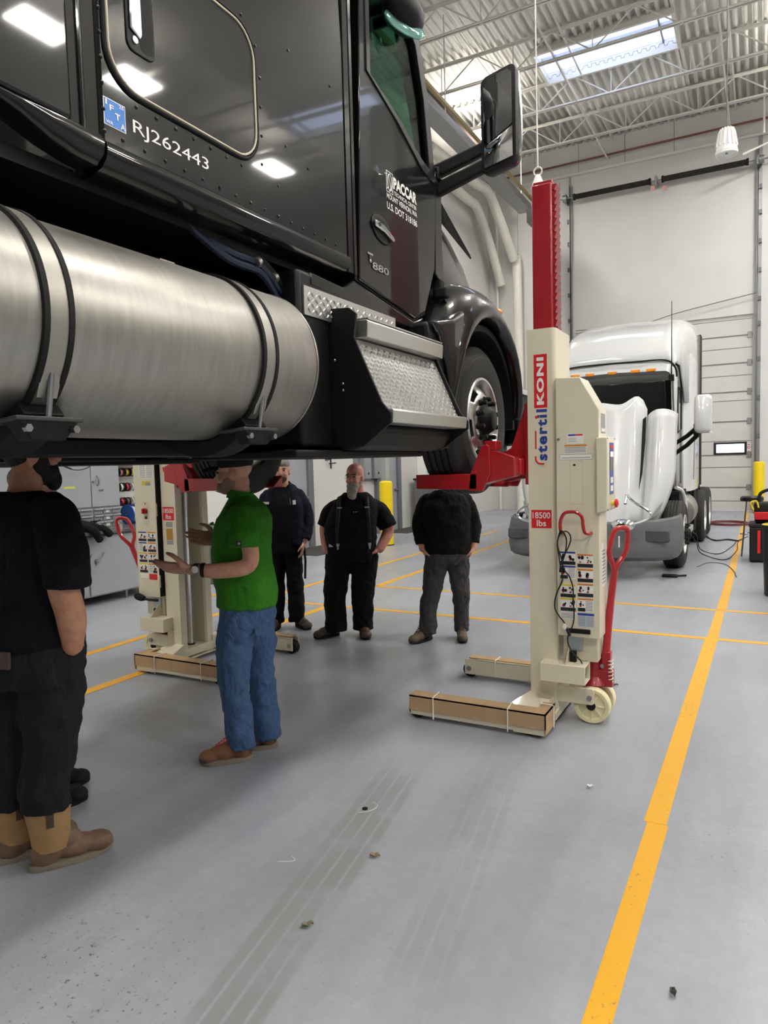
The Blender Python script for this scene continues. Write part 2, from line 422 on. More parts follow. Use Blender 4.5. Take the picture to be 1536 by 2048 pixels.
# walls
far_grey = mat('grey_wall_paint', (150, 148, 144), 0.6, var=0.2, vscale=0.6)
def wallbox(name, q, m, lab): return tag(MB().box(*q).build(name, m, smooth=0), lab, None, kind='structure')
wl = wallbox('wall_left', (WX0-0.25, WX0, WY0, WY1+0.25, 0, CZ+0.1), white_wall, 'white side wall behind the cabinets and doors')
wallbox('wall_right', (WX1, WX1+0.25, WY0, WY1+0.25, 0, CZ+0.1), far_grey, 'grey side wall on the far right of the hall')
wallbox('wall_back', (WX0, WX1, WY0-0.25, WY0, 0, CZ+0.1), far_grey, 'grey wall behind the camera')
# far wall with the tall opening of the vertical lift door
DX0, DX1, DZ = -5.35, -0.28, 5.85
wf = MB()
wf.box(WX0, DX0, WY1, WY1+0.25, 0, CZ+0.1); wf.box(DX1, WX1, WY1, WY1+0.25, 0, CZ+0.1); wf.box(DX0, DX1, WY1, WY1+0.25, DZ-0.15, CZ+0.1)
wf = tag(wf.build('wall_far', white_wall, smooth=0), 'tall white end wall above the sectional door', None, kind='structure')
MB().box(WX0, WX1, WY1-0.10, WY1, 10.59, 10.66).build('ledge', joist_white, wf, smooth=0)
MB().box(DX1+0.16, DX1+0.9, WY1-0.02, WY1, 0, 10.5).build('pilaster_panel', grey_wall, wf, smooth=0)
jm = MB()
for x in (-7.2, -6.35, -5.8, 0.9, 3): jm.box(x-0.008, x+0.008, WY1-0.006, WY1, 0, 10.5)
for x in (-6.6, -5.2, -3.8, -2.4, -1.0): jm.box(x-0.008, x+0.008, WY1-0.006, WY1, 10.7, CZ)
jm.build('panel_joints', galv, wf, smooth=0)
# sectional door: one panel per section
dr = thing('door_1', ((DX0+DX1)/2, WY1+0.1, 0), 'white sectional overhead door with a narrow vision window', None, kind='structure')
zs = [0.0, 0.50, 1.19, 1.60, 2.10, 2.64, 3.24, 3.97, 4.76, 5.30, 5.86]
zs = [0.0, 0.29, 0.70, 1.29, 1.66, 2.06, 2.64, 3.24, 3.50, 3.97, 4.33, 4.76, 5.12, 5.58, 5.86]
DY = WY1+0.06
WN = (-1.25, -0.45, 1.70, 2.01)
seam = mat('door_seam_grey', (120, 120, 118), 0.6)
for i, (a, b) in enumerate(zip(zs[:-1], zs[1:])):
    m = MB()
    if a < WN[2] < b:
        m.box(DX0, WN[0], DY, DY+0.05, a+0.012, b-0.012); m.box(WN[1], DX1, DY, DY+0.05, a+0.012, b-0.012)
        m.box(WN[0], WN[1], DY, DY+0.05, a+0.012, WN[2]); m.box(WN[0], WN[1], DY, DY+0.05, WN[3], b-0.012)
    else:
        m.box(DX0, DX1, DY, DY+0.05, a+0.012, b-0.012)
    m.build('door_panel', door_white, dr, smooth=0, bevel=0.008, segs=1)
    MB().box(DX0, DX1, DY-0.008 if i % 2 else DY+0.012, DY+0.045, b-0.018, b+0.018).build('seam_rail', seam if i % 2 else galv, dr, smooth=0)
    for hx in (DX1-0.08, DX0+0.08, (DX0+DX1)/2):
        if i % 2: MB().box(hx-0.06, hx+0.06, DY-0.025, DY, b-0.09, b+0.09).build('hinge', galv, dr, smooth=0, bevel=0.008, segs=1)
wfr = MB().ring_plate([(WN[0]-0.04, WN[2]-0.03), (WN[1]+0.04, WN[2]-0.03), (WN[1]+0.04, WN[3]+0.03), (WN[0]-0.04, WN[3]+0.03)],
                      [(WN[0]+0.03, WN[2]+0.03), (WN[1]-0.03, WN[2]+0.03), (WN[1]-0.03, WN[3]-0.03), (WN[0]+0.03, WN[3]-0.03)], 'y', DY-0.02, DY+0.03).build('window_frame', black_plastic, dr, smooth=0, bevel=0.01)
MB().box(WN[0], WN[1], DY+0.005, DY+0.015, WN[2], WN[3]).build('window_pane', glass_mat('door_window_glass', (230, 240, 255), 0.95), wfr, smooth=0)
MB().box(-0.41, -0.31, DY-0.004, DY, 1.72, 2.0).build('notice', mat('sticker_white', (235, 235, 232), 0.5), dr, smooth=0)
nt_ = MB(); nt_.lathe([(0.025, 0), (0.025, 0.002), (0.04, 0.002), (0.04, 0)], (-0.36, DY-0.005, 1.87), (0, -1, 0), 16); nt_.box(-0.39, -0.33, DY-0.006, DY-0.004, 1.94, 1.965); nt_.box(-0.39, -0.33, DY-0.006, DY-0.004, 1.755, 1.77)
nt_.build('notice_print', mat('print_red', (196, 30, 34), 0.5), dr, smooth=0)
# yard outside seen through the small window and the skylights
MB().box(-9, 6, 26, 26.3, 0, 1.6).build('fence', mat('yard_fence', (190, 90, 110), 0.7))
tag(bpy.data.objects['fence'], 'pinkish low wall outside seen through the door window', 'fence')
MB().add([(-40, 23.6, -0.05), (40, 23.6, -0.05), (40, 80, -0.05), (-40, 80, -0.05)], [(0, 1, 2, 3)]).build('yard_ground', mat('yard_concrete', (170, 172, 175), 0.8, var=0.1), smooth=0)
tag(bpy.data.objects['yard_ground'], 'pale concrete yard outside the overhead door', None, kind='structure')
# tracks, shaft and springs
for i, x in enumerate((DX0-0.09, DX1+0.09)):
    s = -1 if i == 0 else 1
    t = thing('trim_%d' % (i+1), (x, WY1, 0), None, None, kind='structure')
    m = MB(); m.box(x-0.03, x-0.022, WY1-0.16, WY1-0.03, 0, 10.3); m.box(x+0.022, x+0.03, WY1-0.16, WY1-0.03, 0, 10.3); m.box(x-0.03, x+0.03, WY1-0.045, WY1-0.03, 0, 10.3)
    m.build('door_track', galv, t, smooth=0)
    m = MB().box(x+s*0.03-0.03, x+s*0.03+0.08 if s > 0 else x, WY1-0.03, WY1, 0, 10.6); m.build('track_angle', galv, t, smooth=0)
    for z in (1.1, 2.2, 3.3, 4.4, 5.4, 6.1, 6.9, 7.7, 8.5, 9.2):
        MB().box(x+s*0.06-0.05, x+s*0.06+0.05, WY1-0.1, WY1, z-0.06, z+0.06).build('bracket', dark_grey_frame, t, smooth=0)
spring_black = mat('torsion_spring_black', (38, 37, 34), 0.55, 0.4, var=0.2, vscale=30)
sh = thing('torsion_spring_shaft', (-2.85, WY1-0.3, 9.85), 'steel shaft with two black torsion springs above the tall overhead door', 'door spring')
def spring(x0, x1):
    n = int((x1-x0)/0.03); pr = []
    for k in range(n+1): pr += [(0.085, (x1-x0)*k/n), (0.075, (x1-x0)*(k+0.5)/n)]
    t = MB().lathe(pr, (x0, WY1-0.3, 9.85), (1, 0, 0), 16).build('coil_spring', spring_black, sh)
    for x in (x0-0.03, x1+0.0): MB().cyl((x, WY1-0.3, 9.85), (x+0.06, WY1-0.3, 9.85), 0.1).build('end_cone', black_metal, t)
spring(-5.27, -3.07); spring(-2.68, -0.48)
MB().cyl((-5.75, WY1-0.3, 9.85), (0.35, WY1-0.3, 9.85), 0.02, n=10).build('rod', steel, sh)
for x in (-5.55, -2.87, -0.2): MB().box(x-0.03, x+0.03, WY1-0.36, WY1-0.01, 9.72, 9.98).build('bearing_plate', galv, sh, smooth=0, bevel=0.01)
MB().cyl((-5.62, WY1-0.3, 9.85), (-5.50, WY1-0.3, 9.85), 0.11, n=20).build('cable_drum', galv, sh)
MB().cyl((-0.16, WY1-0.3, 9.85), (-0.04, WY1-0.3, 9.85), 0.11, n=20).build('cable_drum', galv, sh)
for x, z in ((-2.95, 9.66), (-2.62, 9.6)): MB().box(x-0.06, x+0.06, WY1-0.35, WY1-0.33, z-0.09, z+0.04).build('warning_tag', mat('tag_red_white', (200, 150, 140), 0.6), sh, smooth=0)
MB().box(0.22, 0.34, WY1-0.36, WY1-0.24, 8.9, 9.9).build('chain_hoist', black_metal, sh, smooth=0, bevel=0.02)
# sprinkler pipe, gas pipe, lift cables across the wall
tag(MB().cyl((-8.2, WY1-0.18, 10.93), (3, WY1-0.18, 11.0), 0.03, n=10).build('sprinkler_pipe', mat('rust_brown_pipe', (122, 78, 62), 0.6)), 'thin rust brown pipe running along the end wall below the roof', 'pipe')
t = thing('roof_drop_pipe', (0.1, WY1-1.2, 10), 'white square bent gas pipe hanging at the right edge', 'pipe')
MB().tube([(0.15, 21.9, CZ-.1), (0.15, 21.9, 9.95), (-0.55, 21.9, 9.75)], 0.035, 8).build('pipe_run', joist_white, t)
MB().tube([(-0.05, 21.9, CZ), (-0.05, 21.9, 10.2)], 0.03, 8).build('hanger', joist_white, t)
def cable(name, pts, r, m, lab, cat, k=8, group=None):
    o = MB().tube(smooth_path(pts, k), r, 16 if r > 0.04 else 6).build(name, m); return tag(o, lab, cat, group)
wire_grey = mat('grey_wire', (92, 92, 92), 0.6)
cable('sagging_cable', [(-5.3, WY1-0.12, 5.75), (-3.4, WY1-0.14, 5.72), (-2.2, WY1-0.14, 5.95), (-0.2, WY1-0.12, 6.25)], 0.012, wire_grey, 'thin cable sagging across the top of the overhead door', 'cable')
# PVC ducts and conduit near the corner
pvc = mat('cream_pvc', (222, 219, 208), 0.45, var=0.04)
cable('exhaust_duct', [(-8.0, 16.5, 9.6), (-7.95, 20.5, 9.6), (-7.9, 21.3, 9.5), (-7.8, 22.3, 8.4), (-7.72, 22.85, 7.5)], 0.14, pvc, 'cream exhaust duct with two bends ending open against the end wall', 'duct', 2)
cable('exhaust_duct', [(-7.6, 17, 9.75), (-7.5, 20.2, 9.85), (-7.45, 21.2, 9.8), (-7.2, 22.6, 8.2), (-7.15, 22.8, 7.7), (-7.12, 22.85, 0.0)], 0.15, pvc, 'cream exhaust duct that drops to the floor along the end wall', 'duct', 2)
cable('corner_conduit', [(-7.9, WY1-0.1, 10.3), (-7.9, WY1-0.1, 0)], 0.05, pvc, 'narrow white conduit standing in the corner between two ducts', 'conduit', 1)
# exhaust extraction rail along the left wall with its control box
t = thing('extraction_rail', (-6.1, 15, 9.2), 'long grey exhaust extraction rail hanging from the roof behind the mirror', 'duct rail')
MB().prism([(-6.55, 9.1), (-6.15, 9.1), (-6.15, 9.14), (-6.2, 9.35), (-6.5, 9.35), (-6.55, 9.14)], 'y', 7.0, 21.2).build('rail', galv, t, smooth=0)
MB().box(-6.0, -5.93, 7, 21.2, 9.18, 9.25).build('guide_bar', mat('brass_bar', (150, 132, 90), 0.4, 0.6), t, smooth=0)
for y in (9, 12, 15, 18, 20.6): MB().cyl((-6.3, y, 9.35), (-6.3, y, CZ), 0.015, n=6).build('hanger_rod', joist_white, t)
MB().box(-6.2, -5.85, 20.75, 21.25, 8.65, 9.05).build('control_box', mat('grey_box_paint', (118, 120, 120), 0.5), t, smooth=0, bevel=0.02)
t = thing('beam_rail', (-7.2, 14, 10.2), 'brown grey crane runway beam high along the left side', 'beam')
MB().box(-7.35, -7.05, 6, 21.5, 10.0, 10.03).build('lower_flange', mat('beam_taupe', (128, 118, 112), 0.5), t, smooth=0)
MB().box(-7.21, -7.19, 6, 21.5, 10.03, 10.5).build('beam_web', mat('beam_taupe', (128, 118, 112), 0.5), t, smooth=0)
MB().box(-7.35, -7.05, 6, 21.5, 10.5, 10.53).build('upper_flange', mat('beam_taupe', (128, 118, 112), 0.5), t, smooth=0)

# ceiling lights
def high_bay(x, y, lab):
    t = thing('high_bay_light', (x, y, 10.53), lab, 'ceiling light', 'high bay ceiling lights')
    MB().prism([(x-0.34, 10.53), (x+0.34, 10.53), (x+0.34, 10.56), (x+0.20, 10.64), (x-0.20, 10.64), (x-0.34, 10.56)], 'y', y-0.56, y+0.56).build('housing', joist_white, t, smooth=0)
    for s in (-1, 1): MB().box(x+s*0.165-0.15, x+s*0.165+0.15, y-0.54, y+0.54, 10.515, 10.53).build('diffuser', lamp_emit, t, smooth=0)
    MB().box(x-0.16, x+0.16, y-0.5, y+0.5, 10.64, 10.65).build('added_glow_panel', deck_fill, t, smooth=0)  # emissive panel added on top of the housing to light the deck above
    for s in (-1, 1): MB().cyl((x, y+s*0.4, 10.64), (x, y+s*0.4, CZ), 0.008, n=6).build('hanger', steel, t)
LB = 'flat white high bay light fixture hanging below the roof deck'
for x, ys in ((-6.98, (8.0, 18.95)), (1.4, (-5.0, 1.0, 7.0, 13.0, 19.5)), (9.2, (-6.0, 1.5, 9.65, 12.0, 17.3)), (14.5, (0, 8.0, 16.0)), (-5.2, (-5.0, 1.5))):
    for y in ys: high_bay(x, y, 'bright flat high bay light fixture seen behind the truck mirror' if (x, y) == (-6.98, 18.95) else LB)
# pendant speaker on a cord
t = thing('pendant_speaker', (-0.56, 13, 6.5), 'white ribbed bell shaped pendant speaker hanging on a thin cord', 'speaker')
MB().lathe([(0.0, 0.42), (0.05, 0.415), (0.09, 0.40), (0.115, 0.34), (0.14, 0.2), (0.16, 0.06), (0.168, 0.05), (0.168, 0.0), (0.155, 0.0), (0.15, 0.02), (0, 0.03)], (-0.56, 13, 6.52), n=32).build('shell', mat('speaker_white', (232, 232, 230), 0.4), t)
rb = MB()
for k in range(14):
    a = 2*PI*k/14
    rb.tube([(-0.56+math.cos(a)*q, 13+math.sin(a)*q, 6.52+z) for q, z in ((0.095, 0.4), (0.12, 0.34), (0.146, 0.2), (0.158, 0.12))], 0.012, 6)
rb.build('rib', MATS['speaker_white'], t)
MB().cyl((-0.56, 13, 6.94), (-0.56, 13, CZ), 0.01, n=6).build('cord', wire_grey, t)
MB().ell((-0.56, 13, 6.54), 0.02, 0.02, 0.02).build('screw', steel, t)
# white hook and cord hanging behind the red mast
t = thing('hanging_cord_reel', (-1.68, 6.0, 4.0), 'white cord with a round hook hanging behind the red mast', 'cord')
MB().cyl((-1.69, 6.0, 4.13), (-1.72, 6.0, 10.8), 0.006, n=6).build('cord', mat('white_cord', (225, 222, 215), 0.5), t)
MB().lathe([(0.0, 0.12), (0.02, 0.11), (0.04, 0.06), (0.06, 0.0), (0, 0)], (-1.69, 6.0, 3.96), n=16).build('cap', MATS['white_cord'], t)
MB().tube([(-1.69+0.035*math.cos(a), 6.0, 4.10+0.035*math.sin(a)) for a in [2*PI*k/12 for k in range(13)]], 0.007, 6).build('hook', MATS['white_cord'], t)
# ---------------------------------------------------------------- the lifted black tractor
TC, XS = -2.853, -1.75
tk_paint = mat('truck_black_paint', (12, 12, 14), 0.3, spec=0.08, bump=0.010, bscale=3.5, coat=0.7)
tk_plastic = mat('truck_black_plastic', (9, 9, 10), 0.5, spec=0.3)
alu = mat('brushed_aluminium', (160, 157, 151), 0.42, 0.92, var=0.14, vscale=7, stretch=(1, 6, 1), aniso=0.4)
alu_plate = mat('diamond_plate_aluminium', (196, 195, 191), 0.34, 0.9)
alu_wheel = mat('polished_wheel_aluminium', (216, 215, 212), 0.3, 0.9)
print_white = mat('print_white', (238, 236, 230), 0.5)
print_black = mat('print_black', (24, 24, 26), 0.5)
trk = thing('semi_truck', (TC, 4.575, 1.46), 'black sleeper cab semi truck raised on two column lifts', 'truck')

def bar(name, poly, axis, a, b, m, parent, bevel=0.0, smooth=35): return MB().prism(poly, axis, a, b).build(name, m, parent, smooth=smooth, bevel=bevel)
def bx(name, q, m, parent, bevel=0.0): return MB().box(*q).build(name, m, parent, smooth=35 if bevel else 0, bevel=bevel)

# sleeper
sec = [(XS, 2.66), (XS, 3.6), (XS-0.03, 4.45), (XS-0.12, 4.68), (XS-0.35, 4.8), (2*TC-XS+0.35, 4.8), (2*TC-XS+0.12, 4.68), (2*TC-XS+0.03, 4.45), (2*TC-XS, 3.6), (2*TC-XS, 2.66)]
sl = bar('sleeper', sec, 'y', 1.52, 2.94, tk_paint, trk, 0.012)
for s in (0, 1):
    m = MB().prism([(XS+0.003, 2.668), (XS+0.008, 2.648), (XS+0.002, 2.622), (XS-0.02, 2.598), (XS-0.07, 2.582), (XS-0.14, 2.58), (XS-0.14, 2.668)], 'y', 1.533, 2.955)
    if s: m.mirror_x(TC)
    m.build('sleeper_skirt', tk_paint, trk, smooth=50)
    m = MB().grid([[(XS-0.004, y, 2.685), (XS+0.003, y, 2.685-0.028*k), (XS-0.004, y, 2.685-0.055*k), (XS-0.03, y, 2.685-0.08*k), (XS-0.1, y, 2.685-0.088*k), (XS-0.1, y, 2.685)] for y, k in ((1.528, 1.0), (1.45, 0.95), (1.36, 0.75), (1.25, 0.35), (1.12, 0.1))], True, True)
    if s: m.mirror_x(TC)
    m.build('skirt_end', tk_paint, trk, smooth=50)
    # cab extender behind the sleeper
    m = MB().prism([(0.2, 2.70), (1.425, 2.688), (1.425, 4.75), (0.2, 4.75)], 'x', XS-0.04, XS-0.004)
    if s: m.mirror_x(TC)
    m.build('side_extender', tk_paint, trk, bevel=0.012)
    m = MB().cyl((XS-0.02, 1.47, 2.68), (XS-0.02, 1.47, 4.7), 0.010, n=10)
    if s: m.mirror_x(TC)
    m.build('edge_trim', tk_paint, trk)
    m = MB().prism([(XS-0.012, 2.945), (XS-0.002, 2.949), (XS+0.001, 2.985), (XS-0.010, 2.990), (XS-0.010, 2.996), (XS+0.000, 3.0), (XS-0.002, 3.026), (XS-0.012, 3.03), (XS-0.08, 3.03), (XS-0.08, 2.945)], 'z', 2.60, 4.6)
    if s: m.mirror_x(TC)
    m.build('corner_trim', tk_paint, trk, smooth=25)
# luggage door, its seal and latch
bdp = rrect(1.553, 2.262, 2.856, 3.352, 0.115, 8)
bd = bar('luggage_door', bdp, 'x', XS-0.01, XS+0.004, tk_paint, trk, 0.003)
loop = lambda pl, x: [(x, a, b) for a, b in pl] + [(x, pl[0][0], pl[0][1])]
MB().tube(loop(rrect(1.545, 2.270, 2.848, 3.360, 0.12, 8), XS+0.002), 0.0075, 8).build('rubber_seal', black_rubber, bd)
MB().tube(loop(rrect(1.556, 2.259, 2.859, 3.349, 0.115, 8), XS+0.006), 0.0042, 6).build('seal_bead', mat('seal_tan', (196, 184, 160), 0.4), bd)
pk = bar('latch_bezel', rrect(1.628, 1.745, 2.985, 3.205, 0.03, 5), 'x', XS+0.003, XS+0.009, tk_plastic, bd, 0.003)
bar('latch_recess', rrect(1.680, 1.737, 3.0, 3.19, 0.02, 4), 'x', XS+0.0085, XS+0.0095, mat('recess_black', (6, 6, 6), 0.8), bd)
bar('latch_paddle', [(1.640, 3.05), (1.678, 3.03), (1.686, 3.045), (1.686, 3.18), (1.640, 3.19)], 'x', XS+0.009, XS+0.017, chrome, bd, 0.004)
MB().cyl((XS+0.008, 1.659, 3.022), (XS+0.013, 1.659, 3.022), 0.011, n=20).build('lock_cylinder', steel, bd)
# rivets
rv = MB().ell((0, 0, 0), 0.004, 0.0065, 0.0065, 10, 6).build('r', tk_paint); rvm = rv.data; bpy.data.objects.remove(rv)
pts = [(1.60+0.088*k, 2.698) for k in range(15)] + [(1.531, z) for z in (2.70, 2.765, 2.84, 2.915, 2.985, 3.055)]
pts += [(1.66+0.085*k, 2.822+0.0*k) for k in range(7)] + [(2.295, 2.87), (2.30, 2.98), (2.30, 3.09), (2.30, 3.2), (2.28, 3.31), (2.20, 3.385), (2.11, 3.395), (2.02, 3.395)]
pts += [(2.46, 3.0), (2.62, 2.965), (2.40, 2.82), (2.5, 3.4), (2.82, 3.4)]
for y, z in pts: inst('rivet', rvm, T((XS+0.001, y, z)), trk)
# tax sticker and number
Yv, Zv, Xv = (0, 1, 0), (0, 0, 1), (1, 0, 0)
st = decal('tax_sticker', (XS, 1.531, 2.722), Yv, Zv, 0.083, 0.081, print_white, trk)
decal('sticker_field', (XS+0.001, 1.534, 2.725), Yv, Zv, 0.077, 0.075, mat('sticker_blue', (42, 120, 205), 0.45), st)
for ch, y, z, w, h in (('I', 1.537, 2.781, 0.006, 0.016), ('F', 1.552, 2.769, 0.016, 0.017), ('T', 1.572, 2.749, 0.019, 0.019), ('A', 1.5915, 2.727, 0.018, 0.018), ('25', 1.588, 2.788, 0.018, 0.010), ('WA', 1.5365, 2.727, 0.026, 0.010)):
    print_text('sticker_letter', ch, (XS+0.0016, y, z), Yv, Zv, w, h, print_white, st, bold=0.02)
print_text('fleet_number', 'RJ262443', (XS, 1.642, 2.727), Yv, Zv, 0.342, 0.052, print_white, trk)

# cab: both doors, pillars, roof, glass, interior
glass_teal = glass_mat('cab_glass', (196, 228, 216), 0.97)
d_out = [(3.04, 2.585), (3.66, 2.50), (3.80, 2.56), (3.945, 2.83), (3.975, 3.1), (3.985, 3.38), (3.90, 3.84), (3.78, 4.12), (3.62, 4.24), (3.13, 4.27)]
d_in = [(3.185, 3.615), (3.50, 3.53), (3.59, 3.49), (3.69, 3.445), (3.80, 3.405), (3.905, 3.385), (3.835, 3.76), (3.735, 4.03), (3.60, 4.13), (3.19, 4.17)]
f_out = [(3.155, 3.625), (3.50, 3.50), (3.585, 3.46), (3.69, 3.41), (3.80, 3.36), (3.965, 3.335), (3.895, 3.78), (3.785, 4.08), (3.62, 4.19), (3.16, 4.22)]
for s in (0, 1):
    def put(m, name, mt, par, **k):
        if s: m.mirror_x(TC)
        return m.build(name, mt, par, **k)
    dr_ = put(MB().ring_plate(d_out, d_in, 'x', XS-0.05, XS+0.002), 'cab_door', tk_paint, trk, bevel=0.006)
    put(MB().ring_plate(f_out, [(y+(3.55-y)*0.03, z+(3.8-z)*0.04) for y, z in d_in], 'x', XS-0.01, XS+0.009), 'window_frame', tk_plastic, dr_, bevel=0.006)
    put(MB().prism(d_in, 'x', XS-0.022, XS-0.018), 'door_window', glass_teal, dr_, smooth=0)
    put(MB().prism([(3.02, 2.58), (3.66, 2.485), (3.82, 2.55), (3.965, 2.83), (4.0, 3.42), (3.92, 3.86), (3.79, 4.15), (3.62, 4.28), (3.0, 4.30), (3.0, 4.23), (3.6, 4.22), (3.74, 4.09), (3.86, 3.82), (3.93, 3.40), (3.93, 2.85), (3.78, 2.62), (3.66, 2.56), (3.02, 2.64)], 'x', XS-0.09, XS-0.012), 'door_jamb', black_rubber, trk, smooth=0)
    put(MB().prism([(3.97, 2.82), (4.085, 2.76), (4.09, 3.46), (4.02, 3.44), (3.993, 3.38)], 'x', XS-0.10, XS-0.004), 'cowl_side', tk_paint, trk, bevel=0.008)
    put(MB().prism([(2.62, 2.53), (2.90, 2.52), (3.0, 2.575), (3.66, 2.485), (3.80, 2.53), (3.72, 2.43), (3.4, 2.44), (2.62, 2.47)], 'x', XS-0.14, XS-0.006), 'door_sill', tk_paint, trk, bevel=0.01)
    put(MB().hexa([(XS-0.10, 3.98, 3.42), (XS-0.02, 3.93, 3.42), (XS-0.02, 4.03, 3.42), (XS-0.08, 4.07, 3.42), (XS-0.13, 3.70, 4.22), (XS-0.06, 3.66, 4.22), (XS-0.06, 3.76, 4.20), (XS-0.13, 3.78, 4.22)]), 'a_pillar', tk_plastic, trk, bevel=0.01)
bar('cab_roof', [(2.9, 4.28), (3.68, 4.24), (3.80, 4.20), (3.72, 4.34), (3.3, 4.46), (2.9, 4.5)], 'x', 2*TC-XS, XS, tk_paint, trk, 0.03)
MB().hexa([(2*TC-XS+0.08, 4.03, 3.42), (XS-0.08, 4.03, 3.42), (XS-0.08, 4.04, 3.42), (2*TC-XS+0.08, 4.04, 3.42), (2*TC-XS+0.12, 3.75, 4.24), (XS-0.12, 3.75, 4.24), (XS-0.12, 3.76, 4.24), (2*TC-XS+0.12, 3.76, 4.24)]).build('windshield', glass_teal, trk, smooth=0)
MB().hexa([(2*TC-XS+0.1, 2.98, 2.5), (XS-0.1, 2.98, 2.5), (XS-0.1, 4.07, 2.5), (2*TC-XS+0.1, 4.07, 2.5), (2*TC-XS+0.1, 2.98, 2.58), (XS-0.1, 2.98, 2.58), (XS-0.1, 4.07, 2.58), (2*TC-XS+0.1, 4.07, 2.58)]).build('cab_floor', tk_plastic, trk, smooth=0)
bx('firewall', (2*TC-XS+0.06, XS-0.06, 4.0, 4.08, 2.5, 3.42), tk_plastic, trk)
bx('dashboard', (2*TC-XS+0.1, XS-0.1, 3.72, 4.0, 3.1, 3.4), tk_plastic, trk, 0.04)
seat_mat = mat('cab_seat_fabric', (30, 31, 34), 0.9, bump=0.1)
for sx in (XS-0.48, 2*TC-XS+0.48):
    st_ = bx('cab_seat', (sx-0.25, sx+0.25, 3.05, 3.52, 2.85, 3.0), seat_mat, trk, 0.05)
    MB().hexa([(sx-0.24, 3.05, 2.95), (sx+0.24, 3.05, 2.95), (sx+0.24, 3.17, 2.95), (sx-0.24, 3.17, 2.95), (sx-0.2, 2.96, 3.75), (sx+0.2, 2.96, 3.75), (sx+0.2, 3.06, 3.75), (sx-0.2, 3.06, 3.75)]).build('seat_back', seat_mat, st_, bevel=0.04)
    MB().box(sx-0.13, sx+0.13, 2.97, 3.07, 3.78, 4.0).build('headrest', seat_mat, st_, bevel=0.04)
    bx('seat_base', (sx-0.2, sx+0.2, 3.1, 3.45, 2.58, 2.85), tk_plastic, st_)
# door furniture on the near side
hd = MB().prism([(3.275+0.105*math.cos(2*PI*k/24), 2.885+0.066*math.sin(2*PI*k/24)-0.15*0.105*math.cos(2*PI*k/24)) for k in range(24)], 'x', XS, XS+0.010).build('handle_cup', tk_plastic, trk, bevel=0.004)
MB().prism([(3.275+0.085*math.cos(2*PI*k/24), 2.885+0.048*math.sin(2*PI*k/24)-0.15*0.085*math.cos(2*PI*k/24)) for k in range(24)], 'x', XS+0.010, XS+0.0112).build('cup_recess', mat('recess_black', (6, 6, 6), 0.8), hd, smooth=0)
MB().prism([(3.175, 2.908), (3.26, 2.905), (3.375, 2.868), (3.385, 2.850), (3.37, 2.842), (3.27, 2.868), (3.18, 2.876)], 'x', XS+0.012, XS+0.03).build('door_handle', chrome, hd, bevel=0.006)
MB().cyl((XS+0.029, 3.215, 2.892), (XS+0.032, 3.215, 2.892), 0.010, n=16).build('key_lock', black_metal, hd)
MB().prism([(3.318, 2.876), (3.332, 2.873), (3.332, 2.862), (3.318, 2.866)], 'x', XS+0.0295, XS+0.031).build('red_mark', mat('mark_red', (170, 30, 36), 0.4), hd, smooth=0)
dec = [('PACCAR', 3.425, 3.140, 0.285, 0.062, 0.045), ('TECHNICAL CENTER', 3.43, 3.108, 0.275, 0.022, 0.01), ('MOUNT VERNON, WA', 3.345, 3.066, 0.365, 0.032, 0.012), ('U.S. DOT 318186', 3.345, 3.016, 0.365, 0.036, 0.015)]
for tx, y, z, w, h, b_ in dec: print_text('door_lettering', tx, (XS+0.003, y, z), Yv, Zv, w, h, print_white, trk, bold=b_)
MB().ring_plate(rrect(3.345, 3.42, 3.104, 3.212, 0.001, 1), rrect(3.348, 3.417, 3.107, 3.209, 0.001, 1), 'x', XS+0.003, XS+0.0045).build('emblem_border', print_white, trk, smooth=0)
em = MB(); em.tube([(XS+0.0045, 3.3825+0.024*math.sin(t), 3.158+0.042*math.cos(t)) for t in [2*PI*k/20 for k in range(21)]], 0.003, 5)
em.tube(smooth_path([(XS+0.0045, 3.352, 3.118), (XS+0.0045, 3.365, 3.128), (XS+0.0045, 3.38, 3.112), (XS+0.0045, 3.395, 3.13), (XS+0.0045, 3.413, 3.114)], 4), 0.003, 5)
em.tube([(XS+0.0045, 3.37, 3.19), (XS+0.0045, 3.395, 3.128)], 0.003, 5); em.build('emblem_ring', print_white, trk)
chrome_l = mat('chrome_lettering', (205, 205, 208), 0.2, 1.0)
print_text('model_badge', 'T', (XS+0.004, 3.118, 2.690), Yv, Zv, 0.055, 0.046, chrome_l, trk, bold=0.03, lift=0.004)
print_text('model_badge', '880', (XS+0.004, 3.165, 2.664), Yv, Zv, 0.175, 0.036, chrome_l, trk, bold=0.012, lift=0.004)

